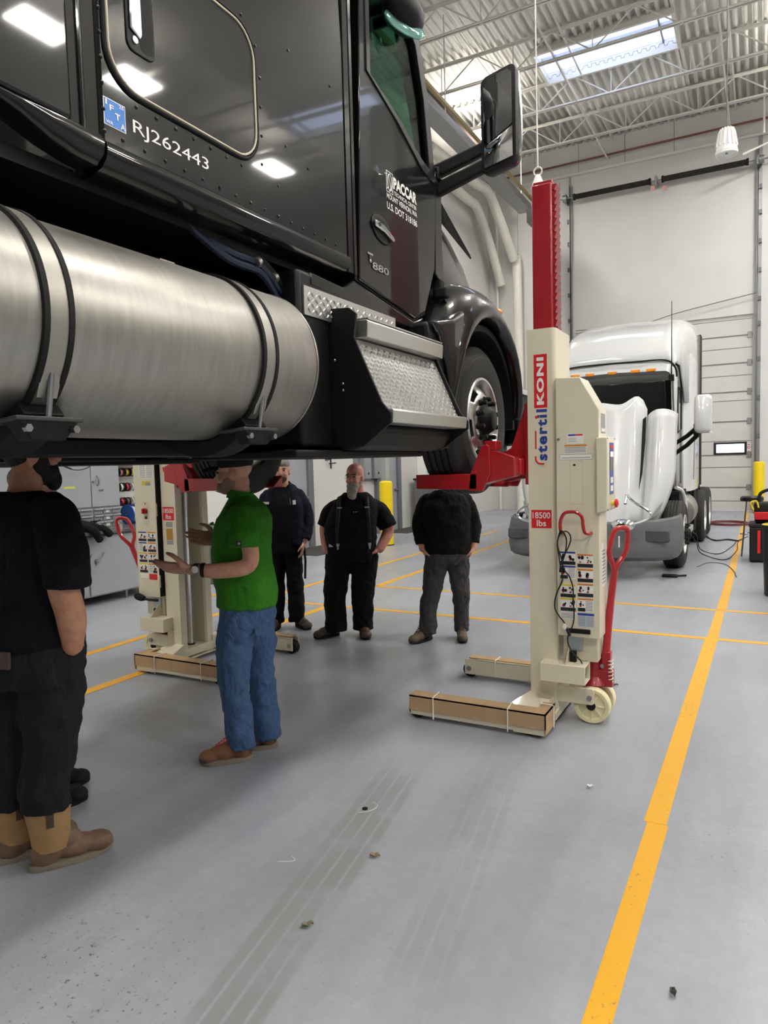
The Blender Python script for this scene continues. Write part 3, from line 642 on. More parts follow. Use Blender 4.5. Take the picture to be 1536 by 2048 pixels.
# hood and fenders
def hood_sec(y, hw, zt, zb, n=24):
    r = []
    for k in range(n+1):
        a = PI*k/n; c, s_ = math.cos(a), math.sin(a)
        r.append((TC+hw*math.copysign(abs(c)**0.28, c), y, zb+(zt-zb)*(abs(s_)**0.3)))
    return r
MB().grid([hood_sec(*q) for q in ((4.10, 1.0, 3.44, 2.55), (4.35, 0.985, 3.41, 2.5), (4.6, 0.97, 3.34, 2.45), (4.85, 0.955, 3.23, 2.4), (5.05, 0.935, 3.09, 2.35), (5.25, 0.90, 2.92, 2.3), (5.45, 0.84, 2.7, 2.3))]).build('hood', tk_paint, trk, smooth=60, solid=0.02)
bx('grille', (TC-0.7, TC+0.7, 5.42, 5.52, 2.2, 2.75), chrome, trk, 0.03)
for s in (0, 1):
    WYc, WZ = 4.60, 1.957
    rows = []
    for th, ra, rc, xa in ((196, 0.70, 0.80, -1.66), (184, 0.69, 0.82, -1.64), (168, 0.68, 0.85, -1.61), (150, 0.67, 0.90, -1.60), (132, 0.67, 0.93, -1.60), (112, 0.69, 0.93, -1.60), (92, 0.70, 0.90, -1.60), (72, 0.70, 0.87, -1.60), (52, 0.69, 0.85, -1.60), (32, 0.66, 0.80, -1.60), (14, 0.63, 0.73, -1.61), (2, 0.62, 0.69, -1.63)):
        c, s_ = math.cos(R(th)), math.sin(R(th))
        P_ = lambda r_, x: (x, WYc+c*r_, WZ+s_*r_)
        hx = -2.05 if th < 100 else -1.92
        rows.append([P_(ra-0.02, xa-0.09), P_(ra-0.005, xa-0.01), P_(ra+0.02, xa+0.004), P_(ra+(rc-ra)*0.35, xa-0.012), P_(ra+(rc-ra)*0.72, xa-0.05), P_(rc, xa-0.13), P_(rc+0.03, xa-0.26), P_(rc+0.02, hx), P_(rc-0.1, hx-0.12)])
    m = MB().grid(rows)
    if s: m.mirror_x(TC)
    m.build('fender', tk_paint, trk, smooth=60, subd=1, solid=0.012)
    m = MB().grid([[(x, WYc+math.cos(R(t))*q, WZ+math.sin(R(t))*q) for x, q in ((-2.12, 0.60), (-1.68, 0.60), (-1.68, 0.64), (-2.12, 0.64))] for t in range(-4, 181, 8)], True, True)
    if s: m.mirror_x(TC)
    m.build('wheel_well', black_rubber, trk)
    m = MB().prism([(3.60, 2.46), (3.78, 2.50), (3.98, 2.32), (3.93, 2.0), (3.88, 1.80), (3.74, 1.80), (3.72, 2.2)], 'x', -2.05, -1.655)
    if s: m.mirror_x(TC)
    m.build('splash_panel', tk_plastic, trk, bevel=0.02)
    m = MB().prism([(3.63, 2.47), (3.92, 2.53), (4.10, 2.61), (4.07, 2.44), (3.99, 2.24), (3.93, 2.12), (3.86, 2.10), (3.84, 2.24), (3.74, 2.40)], 'x', -1.80, -1.612)
    if s: m.mirror_x(TC)
    m.build('fender_tail', tk_paint, trk, bevel=0.03, segs=3)
    m = MB(); m.box(-1.80, -1.74, 4.02, 4.08, 2.60, 2.80); m.box(-1.78, -1.70, 4.0, 4.06, 2.68, 2.74)
    if s: m.mirror_x(TC)
    m.build('hood_latch', black_rubber, trk, bevel=0.01)
# fender side marker and reflector lamp
MB().ell((-1.66, 4.86, 2.735), 0.02, 0.055, 0.02).build('marker_lamp', mat('amber_lens', (236, 140, 40), 0.2), trk)
# intake mesh on the hood side
mm = MB()
a, b, c, d = Vector((-1.885, 4.12, 3.43)), Vector((-1.865, 4.12, 3.25)), Vector((-1.915, 4.90, 3.15)), Vector((-1.92, 4.90, 3.17))
for k in range(31):
    t = k/30; mm.tube([a.lerp(d, t)+Vector((0.03, 0, 0)), b.lerp(c, t)+Vector((0.035, 0, 0))], 0.005, 5)
for k in range(6):
    t = k/5; mm.tube([a.lerp(b, t)+Vector((0.032, 0, 0)), d.lerp(c, t)+Vector((0.032, 0, 0))], 0.005, 5)
mm.build('intake_mesh', black_metal, trk)
# bumper
bm_ = MB().prism([(TC-1.18, 5.35), (TC-1.18, 5.62), (TC-1.0, 5.85), (TC+1.0, 5.85), (TC+1.18, 5.62), (TC+1.18, 5.35), (TC+1.10, 5.35), (TC+1.08, 5.58), (TC+0.95, 5.75), (TC-0.95, 5.75), (TC-1.08, 5.58), (TC-1.10, 5.35)], 'z', 1.80, 2.20).build('bumper', tk_plastic, trk, bevel=0.02)
MB().prism([(TC-1.20, 5.2), (TC-1.20, 5.63), (TC-1.01, 5.87), (TC+1.01, 5.87), (TC+1.20, 5.63), (TC+1.20, 5.2), (TC+1.04, 5.2), (TC+1.04, 5.56), (TC+0.93, 5.72), (TC-0.93, 5.72), (TC-1.04, 5.56), (TC-1.04, 5.2)], 'z', 2.19, 2.235).build('bumper_trim', chrome, bm_, bevel=0.008)
bx('bumper_apron', (TC-0.95, TC+0.95, 5.25, 5.75, 1.74, 1.86), tk_plastic, bm_, 0.03)
bx('radiator', (TC-0.5, TC+0.5, 4.9, 5.3, 2.0, 2.7), black_metal, trk)

# wheels
tyre_rub = mat('tyre_rubber', (30, 29, 28), 0.7, var=0.12, vscale=18, bump=0.04, bscale=60)
def wheel(cx, cy, cz, side, parent, Rr=0.505, wd=0.29, alu_m=None, name='wheel', nuts=True, rear=False):
    """side=+1: outer face towards +x"""
    alu_m = alu_m or alu_wheel
    w = bpy.data.objects.new(name, None); COL.objects.link(w); MW[w] = T((cx, cy, cz)); setp(w, parent); w.matrix_basis = MW[w]
    ax = (side, 0, 0); h = wd/2; O = (cx-side*h, cy, cz)     # axis offset measured from inner face
    r = Rr
    pr = [(0.285, 0.0), (0.30, -0.008), (0.40, -0.012), (r-0.06, 0.0), (r-0.02, 0.02), (r-0.004, 0.036)]
    for g_ in (0.075, 0.118, 0.160, 0.205):
        pr += [(r, g_-0.008), (r-0.016, g_-0.006), (r-0.016, g_+0.006), (r, g_+0.008)]
    pr += [(r-0.004, wd-0.036), (r-0.02, wd-0.02), (r-0.05, wd-0.003), (r-0.06, wd+0.004), (r-0.075, wd+0.005), (r-0.08, wd+0.010), (0.40, wd+0.012), (0.33, wd+0.004), (0.30, wd-0.002), (0.285, wd-0.01)]
    MB().lathe(pr, O, ax, 72).build('tyre', tyre_rub, w, smooth=40)
    # rim barrel and disc with hand holes
    d0 = h+0.02 if not rear else 0.06
    MB().lathe([(0.288, 0.0), (0.27, 0.02), (0.262, wd*0.5), (0.262, wd-0.06), (0.285, wd-0.025), (0.293, wd-0.004), (0.288, wd+0.006), (0.276, wd+0.004), (0.270, wd-0.012), (0.255, wd-0.045), (0.255, wd*0.4)], O, ax, 60).build('rim', alu_m, w)
    n = 60; zc = wd-0.058 if not rear else 0.07
    prof = [(0.258, zc-0.03), (0.245, zc-0.012), (0.235, zc+0.0), (0.185, zc+0.045), (0.172, zc+0.052), (0.150, zc+0.058), (0.07, zc+0.058)]
    if rear: prof = [(q, zc-(z-zc)) for q, z in prof]
    m = MB().lathe(prof, O, ax, n)
    keep = []
    for idx, f in enumerate(m.f):
        i, j = divmod(idx, n)
        if i in (1, 2) and (j % 12) < 6: continue
        keep.append(f)
    m.f = keep
    m.build('disc', alu_m, w, solid=0.014)
    hz = zc+0.058 if not rear else zc-0.03
    MB().lathe([(0.105, hz-0.01), (0.105, hz+0.02), (0.085, hz+0.05), (0.07, hz+0.075), (0.06, hz+0.08), (0, hz+0.08)], O, ax, 28).build('hub', black_metal, w)
    MB().cyl((cx-side*h, cy, cz), (cx+side*(zc-0.05-h), cy, cz), 0.2, n=24).build('brake_drum', black_metal, w)
    if nuts:
        nb = MB().lathe([(0.021, 0.0), (0.021, 0.012), (0.0165, 0.016), (0.0165, 0.05), (0.012, 0.056), (0, 0.056)], (0, 0, 0), ax, 10).build('n', tk_plastic); nm = nb.data; bpy.data.objects.remove(nb)
        for k in range(10):
            a = 2*PI*(k+0.5)/10
            inst('lug_nut', nm, T((cx+side*(hz-h+0.004), cy+0.1425*math.cos(a), cz+0.1425*math.sin(a))), w)
    return w
wheel(-1.84, 4.60, 1.957, 1, trk)
wheel(2*TC+1.84, 4.60, 1.957, -1, trk)
MB().tube([(-2.0, 4.6, 1.93), (-2.15, 4.6, 1.92), (-2.35, 4.6, 1.86), (2*TC+2.35, 4.6, 1.86), (2*TC+2.15, 4.6, 1.92), (2*TC+2.0, 4.6, 1.93)], 0.06, 10).build('front_axle', black_metal, trk)
# frame, underbody, fuel tanks
for sx in (-1, 1):
    bx('frame_rail', (TC+sx*0.43-0.04, TC+sx*0.43+0.04, -2.5, 5.5, 2.02, 2.30), black_metal, trk)
    tx = TC+sx*(TC*-1-1.904)
    tnk = MB().lathe([(0.0, -0.02), (0.2, -0.02), (0.285, -0.012), (0.304, 0.0), (0.310, 0.012), (0.310, 1.838), (0.304, 1.85), (0.285, 1.856), (0.2, 1.858), (0, 1.858)], (tx, 0.58, 2.097), (0, 1, 0), 72).build('fuel_tank', alu, trk, smooth=50)
    for yw in (0.592, 2.41):
        MB().lathe([(0.312, -0.004), (0.3135, 0), (0.312, 0.004)], (tx, yw, 2.097), (0, 1, 0), 72).build('weld_seam', alu, tnk)
    for ys in (1.215, 2.095):
        s_ = MB().lathe([(0.311, -0.034), (0.318, -0.034), (0.318, 0.034), (0.311, 0.034)], (tx, ys, 2.097), (0, 1, 0), 72).build('tank_strap', mat('strap_steel', (150, 147, 140), 0.42, 0.8), trk)
        for e in (-0.036, 0.036): MB().lathe([(0.310, e-0.009), (0.3215, e-0.008), (0.3215, e+0.008), (0.310, e+0.009)], (tx, ys, 2.097), (0, 1, 0), 72).build('strap_rubber', black_rubber, s_)
        # clamp: T-bolt, lower plate and cradle
        ca, sa = math.cos(R(-42)), math.sin(R(-42)); px_, pz_ = tx+sx*0.325*ca, 2.097+0.325*sa
        c_ = MB()
        c_.hexa([(px_-sx*0.004, ys-0.03, pz_+0.0), (px_+sx*0.006, ys-0.03, pz_-0.004), (px_+sx*0.006, ys+0.03, pz_-0.004), (px_-sx*0.004, ys+0.03, pz_), (px_+sx*0.03, ys-0.03, pz_+0.075), (px_+sx*0.038, ys-0.03, pz_+0.072), (px_+sx*0.038, ys+0.03, pz_+0.072), (px_+sx*0.03, ys+0.03, pz_+0.075)])
        c_.build('strap_clamp', MATS['strap_steel'], s_, smooth=0)
        MB().tube([(px_+sx*0.03, ys, pz_+0.06), (px_+sx*0.015, ys, pz_-0.02), (px_-sx*0.005, ys, pz_-0.11)], 0.008, 8).build('t_bolt', steel, s_)
        for q in (0.015, 0.035, 0.055): MB().ell((px_+sx*(0.012+q*0.36), ys, pz_+q), 0.005, 0.006, 0.006, 8, 6).build('strap_rivet', steel, s_)
        k_ = MB(); rows = []
        for t in range(15):
            a = R(-48-t*(84/14)); ci, si = math.cos(a), math.sin(a)
            rows.append([(tx+sx*q*ci, y, 2.097+q*si) for q, y in ((0.313, ys-0.06), (0.355+0.02*math.sin(t/14*PI), ys-0.06), (0.355+0.02*math.sin(t/14*PI), ys+0.06), (0.313, ys+0.06))])
        k_.grid(rows, True, True); br = k_.build('tank_bracket', black_metal, trk, bevel=0.004)
        MB().hexa([(px_-sx*0.10, ys-0.10, pz_-0.075), (px_+sx*0.02, ys-0.10, pz_-0.065), (px_+sx*0.02, ys+0.10, pz_-0.065), (px_-sx*0.10, ys+0.10, pz_-0.075), (px_-sx*0.10, ys-0.10, pz_-0.063), (px_+sx*0.02, ys-0.10, pz_-0.053), (px_+sx*0.02, ys+0.10, pz_-0.053), (px_-sx*0.10, ys+0.10, pz_-0.063)]).build('bracket_plate', mat('bracket_grey', (62, 62, 62), 0.45, 0.4), br, bevel=0.003)
        MB().hexa([(px_-sx*0.04, ys-0.06, pz_-0.115), (px_+sx*0.005, ys-0.05, pz_-0.115), (px_+sx*0.005, ys+0.05, pz_-0.115), (px_-sx*0.04, ys+0.06, pz_-0.115), (px_-sx*0.04, ys-0.09, pz_-0.07), (px_+sx*0.015, ys-0.09, pz_-0.062), (px_+sx*0.015, ys+0.09, pz_-0.062), (px_-sx*0.04, ys+0.09, pz_-0.07)]).build('bracket_lip', black_metal, br, bevel=0.003)
        for e in (-0.07, 0.07): MB().cyl((px_+sx*0.012, ys+e, pz_-0.085), (px_+sx*0.028, ys+e, pz_-0.085), 0.011, n=6).build('bolt', steel, br)
    bx('underbody_plate', (TC+sx*0.99-(0 if sx < 0 else 0.6), TC+sx*0.99+(0.6 if sx < 0 else 0), 0.3, 3.0, 2.555, 2.60), black_metal, trk)
bx('underbody_box', (TC-0.62, TC+0.62, -2.5, 4.0, 2.30, 2.60), black_metal, trk)
bx('transmission', (TC-0.38, TC+0.38, 2.6, 5.2, 1.80, 2.6), black_metal, trk, 0.08)
bx('chassis_box', (TC-0.60, TC+0.55, 0.3, 2.4, 2.02, 2.30), black_metal, trk, 0.04)
MB().cyl((TC, -2.4, 2.0), (TC, 2.7, 2.05), 0.06).build('drive_shaft', black_metal, trk)
bx('sleeper_floor', (2*TC-XS+0.1, XS-0.1, 1.5, 3.0, 2.59, 2.67), black_metal, trk)
# cab steps on both sides
def lozenges(O, U, V, w, h, pu=0.030, pv=0.024):
    m = MB(); O, U, V = Vector(O), Vector(U).normalized(), Vector(V).normalized(); N = U.cross(V).normalized()
    for j in range(int(h/pv)):
        for i in range(int(w/pu)):
            c = O+U*((i+0.5)*pu+(0.5*pu if j % 2 else 0)*0.0)+V*((j+0.5)*pv); a = (U*0.7+V*0.7) if (i+j) % 2 else (U*0.7-V*0.7)
            a.normalize(); b_ = N.cross(a)
            p = [c+a*0.0135, c+b_*0.0048, c-a*0.0135, c-b_*0.0048]
            m.add([*p, c+a*0.005+N*0.0055, c-a*0.005+N*0.0055], [(0, 1, 4), (1, 2, 5, 4), (2, 3, 5), (3, 0, 4, 5)])
    return m
for s in (0, 1):
    def put(m, name, mt, par, **k):
        if s: m.mirror_x(TC)
        return m.build(name, mt, par, **k)
    us = put(MB().prism([(-1.60, 2.262), (-1.595, 2.335), (-1.603, 2.342), (-1.73, 2.345), (-1.73, 2.262)], 'y', 2.84, 3.70), 'upper_step', alu_plate, trk, bevel=0.004)
    ls = put(MB().prism([(-1.452, 1.862), (-1.447, 1.918), (-1.455, 1.926), (-1.64, 1.930), (-1.64, 1.862)], 'y', 2.79, 3.67), 'lower_step', alu_plate, trk, bevel=0.004)
    put(lozenges((-1.455, 3.67, 1.9265), (0, -1, 0), (-1, 0, 0), 0.87, 0.07), 'step_tread', alu_plate, ls, smooth=0, recalc=False)
    ri = put(MB().hexa([(-1.52, 2.80, 1.925), (-1.51, 2.80, 1.925), (-1.51, 3.69, 1.925), (-1.52, 3.69, 1.925), (-1.665, 2.80, 2.255), (-1.655, 2.80, 2.255), (-1.655, 3.71, 2.255), (-1.665, 3.71, 2.255)]), 'step_riser', alu_plate, trk, smooth=0)
    o = put(lozenges((-1.509, 2.82, 1.93), (0, 1, 0), (-0.145, 0, 0.33), 0.88, 0.345), 'diamond_tread', alu_plate, ri, smooth=0, recalc=False); o['kind'] = 'stuff'
    kp = put(MB().box(-1.765, -1.752, 2.56, 3.42, 2.335, 2.46), 'kick_plate', alu_plate, trk, smooth=0)
    o = put(lozenges((-1.751, 2.58, 2.345), (0, 1, 0), (0, 0, 1), 0.83, 0.11), 'diamond_tread', alu_plate, kp, smooth=0, recalc=False); o['kind'] = 'stuff'
    put(MB().box(-1.80, -1.60, 2.85, 3.70, 2.345, 2.352), 'step_top', alu_plate, us, smooth=0)
    for y in (2.775, 3.70):
        put(MB().prism([(-1.455, 1.862), (-1.455, 1.905), (-1.50, 1.955), (-1.635, 2.255), (-1.62, 2.36), (-1.66, 2.39), (-1.80, 2.40), (-2.0, 2.40), (-2.0, 1.76), (-1.6, 1.76)], 'y', y, y+0.014), 'step_bracket', tk_plastic, trk, bevel=0.003)
    for z_ in (2.02, 2.05, 2.16): put(MB().ell((-1.70 if z_ < 2.1 else -1.74, 2.772, z_), 0.007, 0.004, 0.007, 10, 6), 'bracket_bolt', steel, trk)
    put(MB().box(-2.2, -1.76, 2.53, 2.775, 1.76, 2.53), 'battery_box', tk_plastic, trk, bevel=0.02)
    put(MB().prism([(-1.56, 1.862), (-1.56, 1.82), (-1.60, 1.765), (-1.68, 1.745), (-2.0, 1.745), (-2.0, 1.862)], 'y', 2.79, 3.72), 'lower_fairing', tk_plastic, trk, bevel=0.02)
    put(MB().box(-2.3, -1.72, 2.42, 3.66, 1.715, 1.748), 'fairing_rail', black_metal, trk, bevel=0.008)
    put(MB().box(-2.4, -2.2, 0.6, 3.0, 1.735, 1.80), 'lower_beam', black_metal, trk, bevel=0.008)
# hoses under the sleeper skirt
hose_blue = mat('hose_blue_black', (22, 30, 56), 0.45)
for k, dz in enumerate((0, 0.03, 0.055)):
    MB().tube(smooth_path([(-1.88-0.02*k, 1.98+0.05*k, 2.585), (-1.86, 2.20, 2.50+dz), (-1.86, 2.40, 2.49+dz), (-1.86, 2.52+0.02*k, 2.40+dz), (-1.90, 2.66, 2.355+dz), (-1.95, 2.85, 2.40+dz)], 6), 0.016, 8).build('air_hose', hose_blue if k < 2 else black_rubber, trk)
for y, z in ((2.36, 2.52), (2.47, 2.48), (2.72, 2.40)): MB().cyl((-1.85, y, z), (-1.85, y+0.02, z+0.01), 0.022, n=12).build('hose_clip', MATS['strap_steel'], trk)
bx('valve_block', (-1.93, -1.88, 1.86, 1.93, 2.39, 2.425), MATS['strap_steel'], trk)
# mirrors
mr = bx('mirror_head', (0, 1, 0, 1, 0, 1), tk_plastic, trk); bpy.data.objects.remove(mr)
for s in (0, 1):
    def put(m, name, mt, par, **k):
        if s: m.mirror_x(TC)
        return m.build(name, mt, par, **k)
    sl_ = lambda pl: [(-1.375+x, 3.665+z+x*0.22) for x, z in pl]
    hs = sl_(rrect(-0.105, 0.105, -0.27, 0.27, 0.04, 5))
    m = MB(); c0 = (-1.375, 3.665)
    rows = []
    for y, k in ((4.06, 1.0), (4.07, 1.03), (4.12, 1.03), (4.17, 0.96), (4.205, 0.80), (4.215, 0.5)):
        rows.append([(c0[0]+(x-c0[0])*k, y, c0[1]+(z-c0[1])*(k*0.5+0.5)) for x, z in hs])
    m.grid(rows, True, True)
    mh = put(m, 'mirror_head', tk_plastic, trk, smooth=50)
    m = MB().prism(sl_([(-0.086, -0.10), (-0.06, -0.115), (0.06, -0.075), (0.086, -0.06), (0.086, 0.22), (0.06, 0.248), (-0.06, 0.248), (-0.086, 0.22)]), 'y', 4.052, 4.061)
    put(m, 'mirror_glass', mat('mirror_silver', (225, 228, 230), 0.01, 1.0), mh, smooth=0)
    rows = []
    for k in range(6):
        t = k/5; rows.append([(-1.461+0.172*u, 4.056-0.02*math.sin(PI*u)*math.sin(PI*t), 3.665-0.245+0.12*t+(-0.086+0.172*u)*0.22+0.05*u*t) for u in [q/6 for q in range(7)]])
    put(MB().grid(rows), 'convex_glass', mat('mirror_silver', (225, 228, 230), 0.01, 1.0), mh, smooth=180)
    put(MB().tube(smooth_path([(-1.285, 4.13, 3.93), (-1.272, 4.14, 3.7), (-1.272, 4.13, 3.50), (-1.30, 4.11, 3.44)], 5), 0.018, 8), 'chrome_shell', chrome, mh)
    put(MB().ell((-1.31, 4.12, 3.435), 0.035, 0.045, 0.025), 'mirror_lamp', mat('lamp_red', (150, 30, 36), 0.25), mh)
    ma_ = put(MB().hexa([(-1.80, 4.02, 3.40), (-1.74, 4.02, 3.39), (-1.74, 4.08, 3.39), (-1.80, 4.08, 3.40), (-1.80, 4.02, 3.475), (-1.74, 4.02, 3.465), (-1.74, 4.08, 3.465), (-1.80, 4.08, 3.475)]), 'mirror_mount', tk_plastic, trk, bevel=0.01)
    for (z0, z1) in ((3.44, 3.555), (3.33, 3.455)):
        put(MB().hexa([(-1.80, 4.03, z0-0.042), (-1.80, 4.09, z0-0.042), (-1.42, 4.14, z1-0.036), (-1.42, 4.09, z1-0.036), (-1.80, 4.03, z0+0.042), (-1.80, 4.09, z0+0.042), (-1.42, 4.14, z1+0.036), (-1.42, 4.09, z1+0.036)]), 'mirror_arm', tk_plastic, ma_, bevel=0.012)
# look-down mirror above the passenger window
rows = []
for k in range(7):
    a = PI*k/6
    rows.append([(-1.70+0.10*math.sin(a)*math.cos(b_), 3.50+0.17*math.cos(a), 4.06+0.10*math.sin(a)*math.sin(b_)) for b_ in [2*PI*q/12 for q in range(12)]])
lm = MB().grid(rows, True, True).build('look_down_mirror', tk_plastic, trk, smooth=60)
rows = [[(-1.66+0.085*k/5*math.cos(b_)*0.6-0.02*(k/5)**2, 3.48+0.14*k/5*math.cos(b_)*1.0, 3.985+0.055*k/5*math.sin(b_)+0.02*(1-(k/5)**2)*-1) for b_ in [2*PI*q/16 for q in range(16)]] for k in range(1, 6)]
MB().grid(rows, True, True).build('mirror_lens', mat('teal_mirror', (150, 200, 190), 0.05, 0.6), lm, smooth=180)
# ---------------------------------------------------------------- column lifts
cream = mat('lift_cream_paint', (222, 214, 190), 0.38, var=0.04, vscale=3, coat=0.2)
red_paint = mat('lift_red_paint', (168, 18, 28), 0.32, var=0.08, vscale=5, coat=0.4)
red_dark = mat('mast_red_paint', (150, 14, 28), 0.35, var=0.08, vscale=4, coat=0.3)
red_print = mat('print_red_bright', (214, 26, 36), 0.45)
blue_print = mat('print_blue', (34, 62, 150), 0.45)
amber_print = mat('print_orange', (214, 132, 48), 0.5)
yellow_print = mat('print_yellow', (226, 200, 50), 0.5)
grey_print = mat('print_grey', (150, 152, 156), 0.5)
cardboard = mat('cardboard', (178, 148, 112), 0.8, var=0.1, vscale=9, bump=0.06, bscale=50)
zip_white = mat('zip_tie_white', (232, 230, 222), 0.45)
wheel_nylon = mat('nylon_wheel_cream', (228, 220, 178), 0.42, var=0.05)
Xn = (-1, 0, 0)
def lift(s, lab):
    L = thing('column_lift', (-1.2 if not s else 2*TC+1.2, 4.575, 0), lab, 'vehicle lift', 'column lifts under the truck')
    def put(m, name, mt, par=None, **k):
        if s: m.mirror_x(TC)
        return m.build(name, mt, par or L, **k)
    def MX(x): return 2*TC-x if s else x
    # base frame
    for y0, y1, nm in ((4.04, 4.15, 'near'), (5.0, 5.11, 'far')):
        b_ = MB(); b_.box(-2.03, -1.135, y0, y0+0.01, 0.028, 0.148); b_.box(-2.03, -1.135, y1-0.01, y1, 0.028, 0.148); b_.box(-1.94, -1.135, y0, y1, 0.138, 0.148)
        lg = put(b_, 'base_leg', cream, bevel=0.004)
        ym = (y0+y1)/2
        wh = put(MB().lathe([(0.02, -0.036), (0.05, -0.036), (0.058, -0.028), (0.058, 0.028), (0.05, 0.036), (0.02, 0.036)], (-1.995, ym, 0.058), (0, 1, 0), 28), 'roller', black_rubber, lg)
        put(MB().cyl((-1.995, y0-0.006, 0.075), (-1.995, y1+0.006, 0.075), 0.02, n=16), 'axle_pin', steel, lg)
        put(MB().lathe([(0.02, -0.03), (0.045, -0.03), (0.05, -0.022), (0.05, 0.022), (0.045, 0.03), (0.02, 0.03)], (-1.24, ym, 0.05), (0, 1, 0), 24), 'roller', black_rubber, lg)
    cb_ = MB(); cb_.box(-1.33, -1.135, 4.04, 5.11, 0.02, 0.034); cb_.box(-1.15, -1.135, 4.06, 5.09, 0.02, 0.08); cb_.box(-1.33, -1.15, 4.15, 5.0, 0.05, 0.12)
    put(cb_, 'base_plate', cream, bevel=0.003)
    for y0, y1 in ((4.15, 4.40), (5.0, 4.75)):
        put(MB().hexa([(-1.42, y0, 0.08), (-1.17, y0, 0.08), (-1.17, y1, 0.09), (-1.33, y1, 0.09), (-1.42, y0, 0.135), (-1.17, y0, 0.135), (-1.17, y1, 0.17), (-1.33, y1, 0.17)]), 'gusset', cream, bevel=0.004)
    # cardboard edge guards held by zip ties
    cbm = MB(); cbm.box(-2.032, -1.125, 4.030, 4.0375, 0.062, 0.158); cbm.box(-2.032, -1.125, 4.030, 4.14, 0.150, 0.158); cbm.box(-1.132, -1.125, 4.030, 4.25, 0.03, 0.158); cbm.box(-1.20, -1.125, 4.14, 4.25, 0.150, 0.158)
    cg = put(cbm, 'cardboard_guard', cardboard, smooth=0)
    for x in (-1.86, -1.36):
        put(MB().tube([(x, 4.026, 0.02), (x, 4.026, 0.16), (x, 4.03, 0.162), (x-0.01, 4.15, 0.162), (x-0.01, 4.154, 0.02)], 0.004, 6), 'zip_tie', zip_white, cg)
    put(MB().tube([(-1.121, 4.2, 0.02), (-1.121, 4.2, 0.16), (-1.14, 4.2, 0.163), (-1.21, 4.2, 0.163)], 0.004, 6), 'zip_tie', zip_white, cg)
    cg = put(MB().box(-2.0, -1.36, 5.02, 5.11, 0.1485, 0.156), 'cardboard_guard', cardboard, smooth=0)
    put(MB().tube([(-1.78, 4.996, 0.03), (-1.78, 4.996, 0.158), (-1.78, 5.114, 0.158)], 0.004, 6), 'zip_tie', zip_white, cg)
    # column: U channel, open towards the vehicle
    r_ = 0.03
    prof = [(-1.317, 4.38)] + [(-1.137-r_+r_*math.sin(R(a)), 4.38+r_-r_*math.cos(R(a))) for a in range(0, 91, 15)] + [(-1.137-r_+r_*math.cos(R(a)), 4.77-r_+r_*math.sin(R(a))) for a in range(0, 91, 15)] + [(-1.317, 4.77), (-1.317, 4.70), (-1.30, 4.685), (-1.172, 4.685), (-1.172, 4.465), (-1.30, 4.465), (-1.317, 4.45)]
    cl = put(MB().prism(prof, 'z', 0.034, 2.494), 'column', cream, smooth=40)
    put(MB().box(-1.36, -1.318, 4.70, 4.78, 2.22, 2.46), 'guide_block', cream, bevel=0.01)
    for z in (2.28, 2.40): put(MB().cyl((-1.363, 4.715, z), (-1.358, 4.715, z), 0.012, n=10), 'guide_bolt', black_metal)
    # red inner mast with its safety rack
    mt_ = MB().box(-1.302, -1.176, 4.47, 4.68, 1.5, 3.405)
    ms = put(mt_, 'mast', red_dark, bevel=0.008)
    put(MB().box(-1.30, -1.18, 4.50, 4.56, 3.405, 3.43), 'mast_cap', red_dark, ms, bevel=0.004)
    for k in range(23):
        z = 2.44+k*0.042
        put(MB().hexa([(-1.176, 4.50, z), (-1.166, 4.50, z), (-1.166, 4.60, z), (-1.176, 4.60, z), (-1.176, 4.50, z+0.034), (-1.150, 4.50, z+0.034), (-1.150, 4.60, z+0.034), (-1.176, 4.60, z+0.034)]), 'rack_tooth', red_dark, ms, smooth=0)
    put(MB().cyl((-1.235, 4.575, 0.12), (-1.235, 4.575, 1.6), 0.026, n=24), 'cylinder_rod', chrome)
    put(MB().cyl((-1.235, 4.575, 0.05), (-1.235, 4.575, 0.13), 0.034, n=24), 'rod_seat', black_metal)
    # carriage and wheel forks
    for y0, y1 in ((4.395, 4.425), (4.725, 4.755)):
        pass
    cr = put(MB().box(-1.345, -1.32, 4.40, 4.75, 1.52, 2.04), 'carriage', red_paint, bevel=0.006)
    for y0 in (4.45, 4.675):
        put(MB().prism([(-1.32, 2.05), (-1.345, 2.05), (-1.45, 1.76), (-1.56, 1.70), (-1.56, 1.57), (-1.32, 1.555)], 'y', y0, y0+0.025), 'carriage_web', red_paint, cr, bevel=0.003)
    put(MB().box(-1.55, -1.345, 4.32, 4.83, 1.585, 1.69), 'cross_tube', red_paint, cr, bevel=0.008)
    for q, (ya, yb) in enumerate(((4.205, 4.325), (4.945, 4.825))):
        fk = put(MB().hexa([(-2.03, ya, 1.505), (-1.60, ya, 1.498), (-1.60, yb, 1.490), (-2.03, yb, 1.50), (-2.03, ya, 1.60), (-1.60, ya, 1.602), (-1.60, yb, 1.520), (-2.03, yb, 1.516)]), 'wheel_fork', red_paint, bevel=0.005)
        put(MB().prism([(-1.66, 1.492), (-1.645, 1.60), (-1.565, 1.775), (-1.535, 1.785), (-1.515, 1.77), (-1.51, 1.60), (-1.56, 1.49)], 'y', ya, ya+(0.022 if q == 0 else -0.022)), 'fork_upright', red_paint, fk, bevel=0.004)
        yy = sorted((ya+(0.022 if q == 0 else -0.022), yb+(0.02 if q == 0 else -0.02)))
        put(MB().hexa([(-1.63, yy[0], 1.52), (-1.36, yy[0], 1.58), (-1.36, yy[1], 1.58), (-1.60, yy[1], 1.52), (-1.535, yy[0], 1.765), (-1.36, yy[0], 1.70), (-1.36, yy[1], 1.70), (-1.53, yy[1], 1.70)]), 'fork_shoulder', red_paint, fk, bevel=0.005)
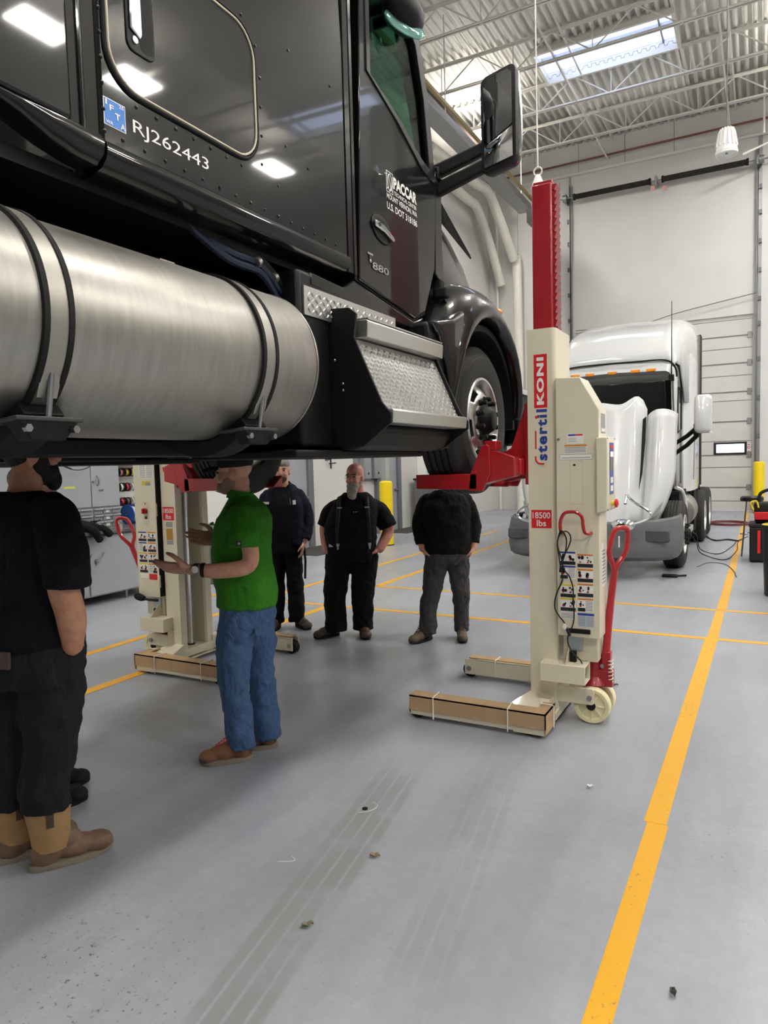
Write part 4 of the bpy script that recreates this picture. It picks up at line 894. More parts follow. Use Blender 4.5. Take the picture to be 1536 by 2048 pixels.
        put(MB().box(-1.555, -1.475, min(yy)-0.005, max(yy)-0.02, 1.745, 1.805), 'adjust_block', red_paint, fk, bevel=0.006)
        put(MB().cyl((-1.60, ya+(0.03 if q == 0 else -0.03), 1.765), (-1.575, ya+(0.03 if q == 0 else -0.03), 1.765), 0.012, n=12), 'adjust_pin', steel, fk)
    # rear cabinet with the power unit
    cab = put(MB().prism([(-1.131, 0.57), (-0.868, 0.565), (-0.868, 1.97), (-0.98, 2.172), (-1.131, 2.178)], 'y', 4.345, 4.575), 'cabinet', cream, bevel=0.006)
    put(MB().box(-1.11, -0.895, 4.41, 4.60, 0.40, 0.568), 'pump_housing', cream, cab, bevel=0.006)
    if not s: put(MB().box(-1.06, -0.925, 4.335, 4.347, 0.592, 0.622), 'grab_slot', black_rubber, cab, bevel=0.006)
    put(MB().box(-1.075, -0.985, 4.398, 4.412, 0.47, 0.555), 'junction_plate', mat('plate_bluegrey', (176, 184, 190), 0.4, 0.5), cab, smooth=0)
    put(MB().box(-1.06, -1.02, 4.36, 4.39, 0.39, 0.47), 'black_plug', black_rubber, cab, bevel=0.004)
    dy = 0.27 if s else 0.0
    ctl = put(MB().prism([(-0.884, 1.345), (-0.822, 1.355), (-0.814, 1.38), (-0.814, 1.79), (-0.824, 1.806), (-0.884, 1.80)], 'y', 4.318+dy, 4.565+dy), 'control_box', cream, bevel=0.008)
    # blue key pad, display, emergency stop
    kx = MX(-0.8135); sx = 1 if not s else -1
    U_ = (0, sx, 0)
    def face(name, y0, w, z0, h, mt, par, lf=0.0008): return decal(name, (kx, y0 if not s else y0+w+dy, z0), U_, Zv, w, h, mt, par, lift=lf)
    face('key_pad', 4.375, 0.13, 1.455, 0.315, mat('pad_blue', (48, 78, 160), 0.4), ctl)
    face('display', 4.385, 0.11, 1.60, 0.12, mat('display_black', (18, 20, 26), 0.15), ctl, 0.0018)
    face('display_glow', 4.40, 0.08, 1.685, 0.03, mat('display_pink', (250, 190, 225), 0.4, emit=(255, 180, 225), estr=1.2), ctl, 0.0026)
    for z0 in (1.475, 1.525): face('key', 4.40, 0.08, z0, 0.035, print_white, ctl, 0.0018)
    face('pad_logo', 4.39, 0.10, 1.735, 0.02, red_print, ctl, 0.0018)
    es = put(MB().cyl((-0.815, 4.44+dy, 1.40), (-0.795, 4.44+dy, 1.40), 0.016, n=16), 'stop_collar', yellow_print, ctl)
    put(MB().lathe([(0.014, 0), (0.026, 0.006), (0.026, 0.016), (0.015, 0.022), (0, 0.023)], (-0.797, 4.44+dy, 1.40), (1, 0, 0), 20), 'stop_button', red_print, ctl)
    for y_, z_ in ((4.33, 1.795), (4.33, 1.365), (4.555, 1.795), (4.555, 1.365)): put(MB().ell((-0.816, y_+dy, z_), 0.004, 0.006, 0.006, 8, 6), 'box_screw', steel, ctl)
    # print on the cabinet end
    def side(name, y0, w, z0, h, mt, lf=0.0008): return decal(name, (MX(-0.868), y0 if not s else y0+w, z0), U_, Zv, w, h, mt, cab, lift=lf)
    side('data_plate', 4.40, 0.13, 1.83, 0.12, grey_print); side('data_plate_edge', 4.41, 0.11, 1.84, 0.02, print_white, 0.0014)
    side('bar_label', 4.40, 0.12, 0.88, 0.27, print_white)
    for k in range(10): side('bar_line', 4.415, 0.09, 0.90+0.022*k, 0.010, grey_print, 0.0014)
    # front face print
    Yf, Yc = 4.345, 4.38
    def fr(name, x0, w, z0, h, mt, par=None, y=Yf, lf=0.0008):
        x = x0 if not s else 2*TC-x0-w
        return decal(name, (x, y, z0), Xv, Zv, w, h, mt, par or L, lift=lf)
    # the maker's name runs up the column
    def cx(x): return x if not s else 2*TC-x-(1.317+1.137)*0-0.0
    base_x = -1.190 if not s else 2*TC+1.274
    k_ = decal('name_plate', (base_x, Yc, 2.003), Zv, Xn, 0.333, 0.084, red_print, L)
    print_text('name_lettering', 'KONI', (base_x-0.020, Yc-0.0008, 2.022), Zv, Xn, 0.295, 0.046, print_white, k_, bold=0.05, lift=0.0012, spacing=1.15)
    print_text('name_lettering', 'stertil', (base_x-0.002, Yc, 1.672), Zv, Xn, 0.322, 0.068, blue_print, cl, bold=0.036, lift=0.0014, spacing=1.2)
    ac = MB()
    ac.tube(smooth_path([(base_x-0.022, Yc-0.001, 1.652), (base_x-0.058, Yc-0.001, 1.656), (base_x-0.074, Yc-0.001, 1.675), (base_x-0.076, Yc-0.001, 1.70)], 5), 0.0055, 6)
    ac.build('accent_curve', red_print, cl)
    decal('accent_bar', (base_x-0.071, Yc, 1.745), Zv, Xn, 0.115, 0.009, red_print, cl, lift=0.0016)
    MB().cyl((base_x-0.070, Yc, 1.946), (base_x-0.070, Yc-0.0025, 1.946), 0.009, n=16).build('accent_dot', red_print, cl)
    px0 = -1.300 if not s else 2*TC+1.168+0.0
    cp = decal('capacity_plate', (px0, Yc, 1.243), Xv, Zv, 0.130, 0.116, red_print, L)
    print_text('capacity_lettering', '18500', (px0+0.008, Yc-0.001, 1.305), Xv, Zv, 0.114, 0.040, print_white, cp, bold=0.012)
    print_text('capacity_lettering', 'lbs', (px0+0.035, Yc-0.001, 1.255), Xv, Zv, 0.060, 0.040, print_white, cp, bold=0.012)
    # pictogram labels
    def sticker(x0, z0, head, halves=True, n='safety_label'):
        w, h = 0.096, 0.084
        a = fr(n, x0, w, z0, h, print_white)
        fr('label_head', x0+0.001, w-0.002, z0+h-0.012, 0.011, head, a, lf=0.0014)
        fr('label_foot', x0+0.001, (w-0.002) if halves else w*0.48, z0+0.001, 0.022, print_black, a, lf=0.0014)
        random.seed(int(z0*1000)+int(x0*100))
        for c in ((0.25, 0.72) if halves else (0.25,)):
            xx = x0+w*c; f = MB()
            x_ = xx if not s else 2*TC-xx
            for _ in range(3):
                u, v_ = random.uniform(-0.014, 0.014), random.uniform(0.032, 0.062); q = random.uniform(0.004, 0.011)
                f.prism([(x_+u+q*math.cos(t), z0+v_+q*1.2*math.sin(t)) for t in [2*PI*k/7 for k in range(7)]], 'y', Yf-0.0022, Yf-0.0008)
            f.build('pictogram', print_black, a, smooth=0)
            fr('pictogram_red', xx-0.012, 0.012, z0+0.028, 0.009, red_print, a, lf=0.0022)
        if not halves:
            for k in range(7): fr('text_line', x0+w*0.52, w*0.42, z0+0.008+0.009*k, 0.004, grey_print, a, lf=0.0014)
        return a
    xl, xr = -1.110, -1.003
    if not s:
        for x0, z0, hd_, hv in ((xl, 1.02, blue_print, True), (xl, 0.932, blue_print, False), (xl, 0.815, yellow_print, True), (xl, 0.728, yellow_print, True),
                                (xr, 1.008, amber_print, True), (xr, 0.916, amber_print, True), (xr, 0.824, amber_print, True), (xr, 0.732, amber_print, False)): sticker(x0, z0, hd_, hv)
        a = fr('data_table', xr, 0.100, 0.636, 0.088, mat('print_paleblue', (190, 200, 214), 0.5)); fr('table_head', xr, 0.100, 0.708, 0.014, blue_print, a, lf=0.0014)
        for k in range(8):
            for q in (0.004, 0.053): fr('table_line', xr+q, 0.043, 0.642+k*0.008, 0.004, grey_print, a, lf=0.0014)
        a = fr('data_table', xl, 0.096, 0.68, 0.044, print_white)
        for k in range(4): fr('table_line', xl+0.004, 0.085, 0.685+k*0.009, 0.004, grey_print, a, lf=0.0014)
        a = fr('maker_label', -1.060, 0.10, 1.770, 0.062, print_white); fr('maker_stripe', -1.054, 0.045, 1.818, 0.010, blue_print, a, lf=0.0014); fr('maker_stripe', -1.008, 0.043, 1.818, 0.010, red_print, a, lf=0.0014)
        for k in range(3): fr('label_line', -1.054, 0.05, 1.782+k*0.010, 0.003, grey_print, a, lf=0.0014)
        a = fr('warning_label', -1.077, 0.135, 1.712, 0.052, print_white); fr('warning_head', -1.077, 0.135, 1.753, 0.011, amber_print, a, lf=0.0014)
        for k in range(4): fr('label_line', -1.074, 0.128, 1.717+k*0.009, 0.005, grey_print, a, lf=0.0014)
        a = fr('strip_label', -1.106, 0.198, 1.672, 0.033, print_black); fr('strip_field', -1.1045, 0.195, 1.6735, 0.030, print_white, a, lf=0.0014); fr('strip_line', -1.095, 0.175, 1.682, 0.005, grey_print, a, lf=0.002)
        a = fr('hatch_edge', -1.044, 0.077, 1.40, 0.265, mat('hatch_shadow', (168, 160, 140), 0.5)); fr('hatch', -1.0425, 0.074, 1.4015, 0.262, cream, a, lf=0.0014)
        a = fr('serial_plate', -1.028, 0.042, 1.63, 0.028, grey_print); fr('serial_line', -1.025, 0.015, 1.634, 0.012, print_black, a, lf=0.0014)
        MB().cyl((-1.113, 4.344, 1.80), (-1.113, 4.334, 1.80), 0.009, n=6).build('screw', steel, cab)
        # rod hook for the cord
        MB().tube(smooth_path([(-1.088, 4.345, 1.215), (-1.090, 4.30, 1.225), (-1.091, 4.285, 1.25), (-1.089, 4.282, 1.30), (-1.066, 4.282, 1.345), (-1.03, 4.282, 1.355), (-0.992, 4.282, 1.352), (-0.960, 4.282, 1.325), (-0.952, 4.282, 1.27), (-0.945, 4.285, 1.235), (-0.928, 4.30, 1.222), (-0.918, 4.345, 1.222)], 5), 0.0105, 10).build('cord_hook', red_paint, cab)
    else:
        # service door side: hinges, switch, labels
        put(MB().box(-1.135, -1.129, 4.343, 4.40, 0.58, 2.17), 'door_gap', black_metal, cab, smooth=0)
        for z in (0.66, 1.28, 1.75): put(MB().box(-1.142, -1.122, 4.330, 4.346, z, z+0.11), 'hinge', cream, cab, bevel=0.003)
        a = fr('switch_plate', -1.04, 0.075, 1.21, 0.20, mat('switch_cream', (214, 206, 182), 0.5))
        sw = put(MB().cyl((-1.003, 4.343, 1.325), (-1.003, 4.315, 1.325), 0.024, n=20), 'switch_base', mat('switch_red', (170, 36, 34), 0.4), cab)
        put(MB().box(-1.012, -0.994, 4.30, 4.318, 1.303, 1.347), 'switch_knob', red_print, cab, bevel=0.004)
        fr('socket', -1.018, 0.03, 1.255, 0.022, print_black, lf=0.002); fr('indicator', -1.008, 0.012, 1.382, 0.012, print_black, lf=0.002)
        a = fr('instruction_sheet', -1.11, 0.17, 1.605, 0.145, print_white); fr('sheet_head', -1.11, 0.17, 1.738, 0.012, amber_print, a, lf=0.0014)
        for k in range(13):
            for q in (0.006, 0.09): fr('sheet_line', -1.11+q, 0.072, 1.612+k*0.0095, 0.004, grey_print, a, lf=0.0014)
        a = fr('caution_label', -1.075, 0.10, 1.545, 0.038, yellow_print); fr('caution_field', -1.075, 0.062, 1.5455, 0.025, grey_print, a, lf=0.0014)
        for x0, z0, hd_, hv in ((-0.995, 1.06, blue_print, True), (-0.995, 0.968, blue_print, False), (-0.995, 0.876, yellow_print, True), (-0.995, 0.784, yellow_print, True),
                                (-1.105, 1.06, amber_print, True), (-1.105, 0.968, amber_print, True), (-1.105, 0.876, amber_print, True), (-1.105, 0.784, amber_print, False)): sticker(x0, z0, hd_, hv)
        fr('red_label', -1.105, 0.096, 0.725, 0.05, red_print); fr('white_label', -0.995, 0.096, 0.735, 0.04, print_white)
        decal('spec_label', (2*TC+1.20, Yc, 1.185), Xv, Zv, 0.075, 0.045, grey_print, cl); decal('gold_label', (2*TC+1.20, Yc, 1.075), Xv, Zv, 0.075, 0.098, mat('gold_print', (176, 132, 46), 0.4, 0.3), cl); decal('code_label', (2*TC+1.20, Yc, 1.035), Xv, Zv, 0.075, 0.036, grey_print, cl)
        put(MB().tube([(-1.13, 4.31, 0.555), (-1.02, 4.31, 0.555), (-0.96, 4.31, 0.56)], 0.012, 8), 'crank_bar', black_metal, cab)
        put(MB().tube([(-0.97, 4.31, 0.56), (-0.94, 4.31, 0.565), (-0.89, 4.31, 0.575), (-0.86, 4.31, 0.58)], [0.02, 0.03, 0.032, 0.018], 10), 'crank_grip', black_rubber, cab)
    # fork pocket tube, axle arm, pallet jack unit
    t_ = MB(); t_.box(-1.225, -0.945, 4.27, 4.278, 0.287, 0.402); t_.box(-1.225, -0.945, 4.41, 4.418, 0.287, 0.402); t_.box(-1.225, -0.945, 4.278, 4.41, 0.287, 0.295); t_.box(-1.225, -0.945, 4.278, 4.41, 0.394, 0.402)
    put(t_, 'fork_pocket', cream, bevel=0.003)
    put(MB().box(-1.225, -1.22, 4.275, 4.415, 0.29, 0.40), 'pocket_end', cream, smooth=0)
    put(MB().hexa([(-1.075, 4.40, 0.40), (-1.065, 4.28, 0.402), (-1.06, 4.28, 0.402), (-1.065, 4.40, 0.40), (-1.075, 4.40, 0.52), (-1.07, 4.395, 0.52), (-1.065, 4.395, 0.52), (-1.065, 4.40, 0.52)]), 'pocket_web', cream, smooth=0)
    t_ = MB().prism(rrect(-1.15, -0.915, 0.13, 0.235, 0.02, 4), 'y', 4.385, 4.397); put(t_, 'axle_plate', cream, bevel=0.003)
    put(MB().prism(rrect(-1.15, -0.915, 0.13, 0.235, 0.02, 4), 'y', 4.66, 4.672), 'axle_plate', cream, bevel=0.003)
    put(MB().cyl((-0.945, 4.372, 0.175), (-0.945, 4.387, 0.175), 0.018, n=6), 'axle_bolt', steel)
    jk = put(MB().lathe([(0.0, 0.0), (0.075, 0.0), (0.085, 0.01), (0.075, 0.03), (0.052, 0.06), (0.050, 0.18), (0.056, 0.185), (0.056, 0.205), (0.03, 0.212), (0, 0.212)], (-0.945, 4.53, 0.225), n=28), 'jack_pump', red_dark)
    put(MB().cyl((-0.945, 4.53, 0.42), (-0.945, 4.53, 0.57), 0.022, n=20), 'jack_piston', steel, jk)
    put(MB().box(-0.98, -0.91, 4.46, 4.60, 0.10, 0.225), 'wheel_yoke', red_dark, jk, bevel=0.01)
    jb = MB(); jb.box(-0.92, -0.825, 4.49, 4.57, 0.225, 0.33); jb.hexa([(-0.90, 4.495, 0.32), (-0.84, 4.495, 0.32), (-0.84, 4.565, 0.32), (-0.90, 4.565, 0.32), (-0.885, 4.50, 0.45), (-0.835, 4.50, 0.45), (-0.835, 4.56, 0.45), (-0.885, 4.56, 0.45)])
    put(jb, 'handle_pivot', red_dark, jk, bevel=0.006)
    put(MB().tube([(-0.835+0.014*math.cos(t), 4.50+0.014*math.sin(t), 0.26+0.012*t/PI) for t in [PI*k/4 for k in range(50)]], 0.0035, 5), 'return_spring', zip_white, jk)
    for p_ in ((-0.885, 4.485, 0.36), (-0.90, 4.485, 0.245)): put(MB().cyl(p_, (p_[0], p_[1]+0.02, p_[2]), 0.014, n=8), 'pivot_bolt', steel, jk)
    ln = 0.26 if s else 0.0
    hs_ = put(MB().tube([(-0.872, 4.53, 0.40), (-0.855+ln*0.25, 4.53, 0.60), (-0.835+ln*0.55, 4.53, 0.80), (-0.815+ln*0.8, 4.53, 0.97)], [0.026, 0.024, 0.023, 0.024], 12), 'tow_handle', red_paint)
    lp = [(0.0, 0.96), (-0.018, 1.01), (-0.055, 1.08), (-0.055, 1.17), (-0.042, 1.225), (0.0, 1.24), (0.042, 1.225), (0.055, 1.17), (0.055, 1.08), (0.018, 1.01), (0.0, 0.96)]
    pts_ = [(-0.815+ln*0.8+(z-0.97)*(0.16+ln*1.2)+u*0.75, 4.53+u*(0.75 if not s else -0.75), z) for u, z in lp]
    put(MB().tube(smooth_path(pts_, 4), 0.017, 10), 'handle_loop', red_paint, hs_)
    put(MB().box(-0.785+ln*1.05, -0.780+ln*1.05, 4.495, 4.515, 1.12, 1.19), 'trigger', zip_white, hs_, smooth=0)
    for y0 in (4.415, 4.575):
        wv = put(MB().lathe([(0.022, 0.0), (0.05, 0.006), (0.082, 0.006), (0.088, -0.002), (0.108, -0.004), (0.115, 0.004), (0.116, 0.028), (0.115, 0.05), (0.108, 0.056), (0.088, 0.054), (0.05, 0.048), (0.022, 0.054)], (-0.94, y0, 0.116), (0, 1, 0), 40), 'steer_wheel', wheel_nylon)
        put(MB().cyl((-0.94, y0-0.008, 0.116), (-0.94, y0+0.06, 0.116), 0.028, n=20), 'wheel_cap', black_rubber, wv)
        for k in range(8):
            a = 2*PI*k/8
            put(MB().hexa([(-0.94+q*math.cos(a)+p*math.sin(a), y0+yy, 0.116+q*math.sin(a)-p*math.cos(a)) for yy in (-0.001, 0.007) for q, p in ((0.026, -0.004), (0.085, -0.004), (0.085, 0.004), (0.026, 0.004))]), 'wheel_rib', wheel_nylon, wv, smooth=0)
    return L
lift(0, 'cream column lift with raised red mast and tow handle, nearest the yellow line')
lift(1, 'cream column lift behind the man in green with open channel and chrome rod')
# power cord looped on the hook
blk_cord = mat('black_cord', (16, 16, 17), 0.5)
pc = thing('extension_cord', (-1.07, 4.28, 0.45), 'black power cord looped over the red hook of the lift', 'cord')
y = 4.268
MB().tube(smooth_path([(-0.978, 4.36, 0.37), (-0.985, 4.34, 0.42), (-1.03, 4.325, 0.47), (-1.055, 4.32, 0.52), (-1.06, 4.322, 0.57), (-1.035, 4.322, 0.63), (-1.02, 4.322, 0.70), (-1.025, 4.322, 0.80), (-1.025, 4.32, 0.88), (-1.045, 4.315, 0.95), (-1.065, y, 1.0), (-1.085, y, 1.08), (-1.105, y, 1.15), (-1.10, y, 1.20), (-1.088, y+0.01, 1.237), (-1.065, y, 1.225), (-1.05, y, 1.18), (-1.06, y, 1.10), (-1.085, y, 1.03)], 6), 0.0045, 6).build('cord', blk_cord, pc)
MB().tube(smooth_path([(-1.085, y+0.004, 1.03), (-1.07, y+0.004, 1.08), (-1.04, y+0.004, 1.14), (-1.025, y+0.004, 1.19), (-1.035, y+0.004, 1.225), (-1.06, y+0.006, 1.237), (-1.09, y-0.006, 1.215), (-1.105, y-0.004, 1.16), (-1.095, y-0.004, 1.08), (-1.085, y-0.004, 1.0), (-1.09, 4.32, 0.93), (-1.125, 4.33, 0.85), (-1.145, 4.345, 0.79), (-1.145, 4.345, 0.74), (-1.12, 4.33, 0.70), (-1.09, 4.322, 0.67), (-1.07, 4.32, 0.64), (-1.058, 4.318, 0.61)], 6), 0.0045, 6).build('cord', blk_cord, pc)
MB().cyl((-1.088, 4.268, 0.985), (-1.082, 4.268, 1.02), 0.011, n=8).build('cord_wrap', blk_cord, pc)
for a, b in (((-1.062, 4.318, 0.622), (-1.046, 4.316, 0.578)), ((-0.980, 4.36, 0.375), (-0.970, 4.36, 0.325))): MB().cyl(a, b, 0.012, 0.009, n=10).build('plug', blk_cord, pc)
MB().ell((-1.078, 4.316, 0.635), 0.016, 0.003, 0.02).build('cord_tag', zip_white, pc)
# ---------------------------------------------------------------- people
def cloth(name, rgb, fold=0.5, fscale=6.0, weave=140):
    m = bpy.data.materials.new(name); m.use_nodes = True
    nt = m.node_tree; b = nt.nodes['Principled BSDF']; L = nt.links.new; N = nt.nodes.new
    tc = N('ShaderNodeTexCoord'); mp = N('ShaderNodeMapping'); mp.inputs['Scale'].default_value = (1, 1, 0.55); mp.inputs['Rotation'].default_value = (0.35, 0.5, 0)
    L(tc.outputs['Object'], mp.inputs[0])
    n = N('ShaderNodeTexNoise'); n.inputs['Scale'].default_value = fscale; n.inputs['Detail'].default_value = 3; n.inputs['Distortion'].default_value = 1.3; L(mp.outputs[0], n.inputs['Vector'])
    w = N('ShaderNodeTexNoise'); w.inputs['Scale'].default_value = weave; L(tc.outputs['Object'], w.inputs['Vector'])
    c = lin(rgb); r = N('ShaderNodeValToRGB'); r.color_ramp.elements[0].position = 0.3; r.color_ramp.elements[1].position = 0.7
    r.color_ramp.elements[0].color = tuple(x*0.82 for x in c[:3])+(1,); r.color_ramp.elements[1].color = tuple(min(1, x*1.15) for x in c[:3])+(1,)
    L(w.outputs['Fac'], r.inputs['Fac']); L(r.outputs['Color'], b.inputs['Base Color'])
    b.inputs['Roughness'].default_value = 0.9; b.inputs['Specular IOR Level'].default_value = 0.25
    b1 = N('ShaderNodeBump'); b1.inputs['Strength'].default_value = fold; b1.inputs['Distance'].default_value = 0.05; L(n.outputs['Fac'], b1.inputs['Height'])
    b2 = N('ShaderNodeBump'); b2.inputs['Strength'].default_value = 0.25; b2.inputs['Distance'].default_value = 0.002; L(w.outputs['Fac'], b2.inputs['Height']); L(b1.outputs[0], b2.inputs['Normal'])
    L(b2.outputs[0], b.inputs['Normal']); MATS[name] = m
    return m
skin_a = mat('skin_fair', (206, 158, 134), 0.5, var=0.08, vscale=30, rgb2=(190, 132, 110))
skin_b = mat('skin_tan', (188, 140, 112), 0.5, var=0.08, vscale=30, rgb2=(166, 112, 86))
skin_c = mat('skin_ruddy', (212, 152, 134), 0.45, var=0.08, vscale=30, rgb2=(196, 122, 104))
eye_dark = mat('eye_dark', (40, 30, 26), 0.2)
lip = mat('lip', (150, 84, 76), 0.5)
navy_cloth = cloth('navy_cloth', (11, 12, 20))
black_cloth = cloth('black_cloth', (10, 10, 11))
charcoal_cloth = cloth('charcoal_trousers', (26, 27, 33), 0.6)
green_cloth = cloth('green_polo', (50, 118, 26), 0.45, 5.0)
denim = cloth('blue_denim', (66, 92, 130), 0.8, 7.0, 90)
grey_denim = cloth('grey_denim', (70, 68, 68), 0.8, 8.0, 90)
boot_tan = mat('boot_tan_leather', (158, 124, 82), 0.7, var=0.15, vscale=16, bump=0.1)
boot_brown = mat('boot_brown_leather', (112, 88, 70), 0.65, var=0.2, vscale=14, bump=0.1)
shoe_rust = mat('shoe_rust_leather', (122, 80, 56), 0.7, var=0.12, vscale=20)
shoe_grey = mat('shoe_grey_mesh', (74, 68, 66), 0.8)
sole_grey = mat('sole_taupe', (128, 118, 104), 0.8, var=0.1)
boot_dark = mat('boot_dark_leather', (66, 52, 42), 0.6, var=0.15, vscale=14)
hiker = mat('hiker_brown', (92, 78, 62), 0.75, var=0.2, vscale=20)
hair_brown = mat('hair_brown', (70, 48, 34), 0.8, var=0.3, vscale=60, bump=0.4, bscale=120)
hair_black = mat('hair_black', (20, 16, 14), 0.8, var=0.3, vscale=60, bump=0.4, bscale=120)
hair_grey = mat('hair_grey', (168, 158, 146), 0.85, var=0.3, vscale=60, bump=0.4, bscale=120)
clouds = bpy.data.textures.new('cloth_folds', 'CLOUDS'); clouds.noise_scale = 0.13; clouds.noise_depth = 1
creases = bpy.data.textures.new('cloth_creases', 'MARBLE'); creases.noise_scale = 0.12; creases.turbulence = 9.0; creases.marble_type = 'SOFT'

def blob(name, parts, m, root, voxel=0.009, fold=0.0, par=None, smooth=2):
    mb = MB()
    for p in parts:
        k = p[0]
        if k in 'lo':
            pts = p[1]; q = smooth_path([a[:3] for a in pts], 5) if len(pts) > 2 else [Vector(a[:3]) for a in pts]
            rs = [a[3] for a in pts]; n = len(q); rr = []
            for i in range(n):
                t = i/(n-1)*(len(rs)-1); a = int(min(t, len(rs)-2)); f = t-a; f = f*f*(3-2*f); rr.append(rs[a]*(1-f)+rs[a+1]*f)
            mb.tube(q, rr, 16)
            mb.ell(q[0], rs[0], rs[0], rs[0], 14, 8)
            if k == 'l': mb.ell(q[-1], rs[-1], rs[-1], rs[-1], 14, 8)
        elif k == 'e':
            mb.ell(p[1], p[2][0], p[2][1], p[2][2], 18, 12, p[3] if len(p) > 3 else None)
        elif k == 't':     # stacked rings: (x, y, z, ra, rb, angle of ra axis)
            rows = []
            for (x, y, z, ra, rb, an) in p[1]:
                ca, sa = math.cos(an), math.sin(an); row = []
                for i in range(28):
                    t = 2*PI*i/28; u = ra*math.copysign(abs(math.cos(t))**0.85, math.cos(t)); v = rb*math.copysign(abs(math.sin(t))**0.85, math.sin(t))
                    row.append((x+u*ca-v*sa, y+u*sa+v*ca, z))
                rows.append(row)
            mb.grid(rows, True, True)
        elif k == 'h':
            mb.hexa(p[1])
    mb.xf(MW[root])
    o = mb.build(name, m, par or root, smooth=180)
    k = o.modifiers.new('remesh', 'REMESH'); k.mode = 'VOXEL'; k.voxel_size = voxel; k.use_smooth_shade = True
    if smooth:
        k = o.modifiers.new('smooth', 'SMOOTH'); k.factor = 0.5; k.iterations = smooth
    if fold:
        k = o.modifiers.new('folds', 'DISPLACE'); k.texture = clouds; k.strength = fold; k.mid_level = 0.42; k.texture_coords = 'LOCAL'
        k = o.modifiers.new('creases', 'DISPLACE'); k.texture = creases; k.strength = fold*0.5; k.mid_level = 0.35; k.texture_coords = 'LOCAL'
    return o
def solidp(name, mb, m, root, par=None, **kw):
    mb.xf(MW[root]); return mb.build(name, m, par or root, **kw)
class Head:
    """head frame: f = facing, s = the person's left, z up; origin at the skull centre"""
    def __init__(h, c, ang, pitch=0.0, k=1.0):
        h.c = Vector(c); h.k = k
        h.M = Matrix.Rotation(ang, 3, 'Z') @ Matrix.Rotation(pitch, 3, 'Y')   # local x = forward, y = left
    def P(h, f, s, z): return h.c + h.M @ (Vector((f, s, z))*h.k)
    def e(h, f, s, z, rf, rs, rz): return ('e', h.P(f, s, z), (rf*h.k, rs*h.k, rz*h.k), h.M)
    def parts(h):
        return [h.e(-0.012, 0, 0.035, 0.098, 0.078, 0.085), h.e(0.022, 0, -0.03, 0.078, 0.066, 0.088), h.e(0.052, 0, -0.088, 0.044, 0.044, 0.034),
                h.e(0.075, 0, 0.018, 0.022, 0.052, 0.014), h.e(0.100, 0, -0.030, 0.020, 0.014, 0.013), h.e(0.093, 0, -0.012, 0.013, 0.010, 0.026),
                h.e(0.062, 0.036, -0.04, 0.028, 0.026, 0.024), h.e(0.062, -0.036, -0.04, 0.028, 0.026, 0.024),
                h.e(-0.008, 0.076, -0.018, 0.026, 0.012, 0.034), h.e(-0.008, -0.076, -0.018, 0.026, 0.012, 0.034), h.e(0.085, 0, -0.062, 0.014, 0.026, 0.012),
                h.e(-0.03, 0, -0.06, 0.055, 0.055, 0.06)]
    def face(h, root, body):
        for s in (-1, 1):
            mb = MB(); p = h.P(0.084, s*0.030, 0.002); mb.ell(p, 0.010*h.k, 0.012*h.k, 0.007*h.k, 10, 8, h.M); solidp('eye', mb, eye_dark, root)
            mb = MB(); mb.tube([h.P(0.090, s*0.014, 0.020), h.P(0.091, s*0.032, 0.026), h.P(0.082, s*0.050, 0.020)], 0.0055*h.k, 6); solidp('eyebrow', mb, hair_brown, root)
        mb = MB(); mb.ell(h.P(0.094, 0, -0.066), 0.008*h.k, 0.022*h.k, 0.006*h.k, 10, 8, h.M); solidp('mouth', mb, lip, root)
def hand(P, d, n, side, curl=0.25, k=1.0):
    """P wrist, d finger direction, n palm normal, side +1/-1 picks the thumb side"""
    P, d, n = Vector(P), Vector(d).normalized(), Vector(n).normalized(); n = (n-d*n.dot(d)).normalized(); a = d.cross(n)*side
    out = []
    Mx = Matrix((a, d, n)).transposed()
    out.append(('e', P+d*0.055*k, (0.041*k, 0.058*k, 0.018*k), Mx))
    out.append(('e', P+d*0.075*k, (0.040*k, 0.030*k, 0.015*k), Mx))
    out.append(('e', P+d*0.035*k+a*0.024*k, (0.02*k, 0.03*k, 0.018*k), Mx))
    for i, (o, L) in enumerate(((0.031, 0.072), (0.0105, 0.084), (-0.0105, 0.078), (-0.031, 0.060))):
        b = P+d*(0.098-0.006*abs(i-1))*k+a*o*1.1*k; sp = a*o*0.25; pts = [(b-d*0.03*k)]; q = b; dd = (d+sp).normalized()
        pts.append(q)
        for j, f in enumerate((0.42, 0.33, 0.25)):
            an = curl*(0.6+0.5*j); dd = (dd*math.cos(an)+n*math.sin(an)).normalized(); q = q+dd*L*f*k; pts.append(q)
        out.append(('l', [(*p, r*k) for p, r in zip(pts, (0.010, 0.0098, 0.009, 0.0083, 0.0068))]))
    t0 = P+d*0.028*k+a*0.030*k
    out.append(('l', [(*t0, 0.014*k), (*(t0+(d*0.6+a*0.75+n*0.25).normalized()*0.036*k), 0.012*k), (*(t0+(d*0.75+a*0.55+n*0.35).normalized()*0.066*k), 0.0105*k), (*(t0+(d*0.9+a*0.4+n*0.4).normalized()*0.092*k), 0.008*k)]))
    return out
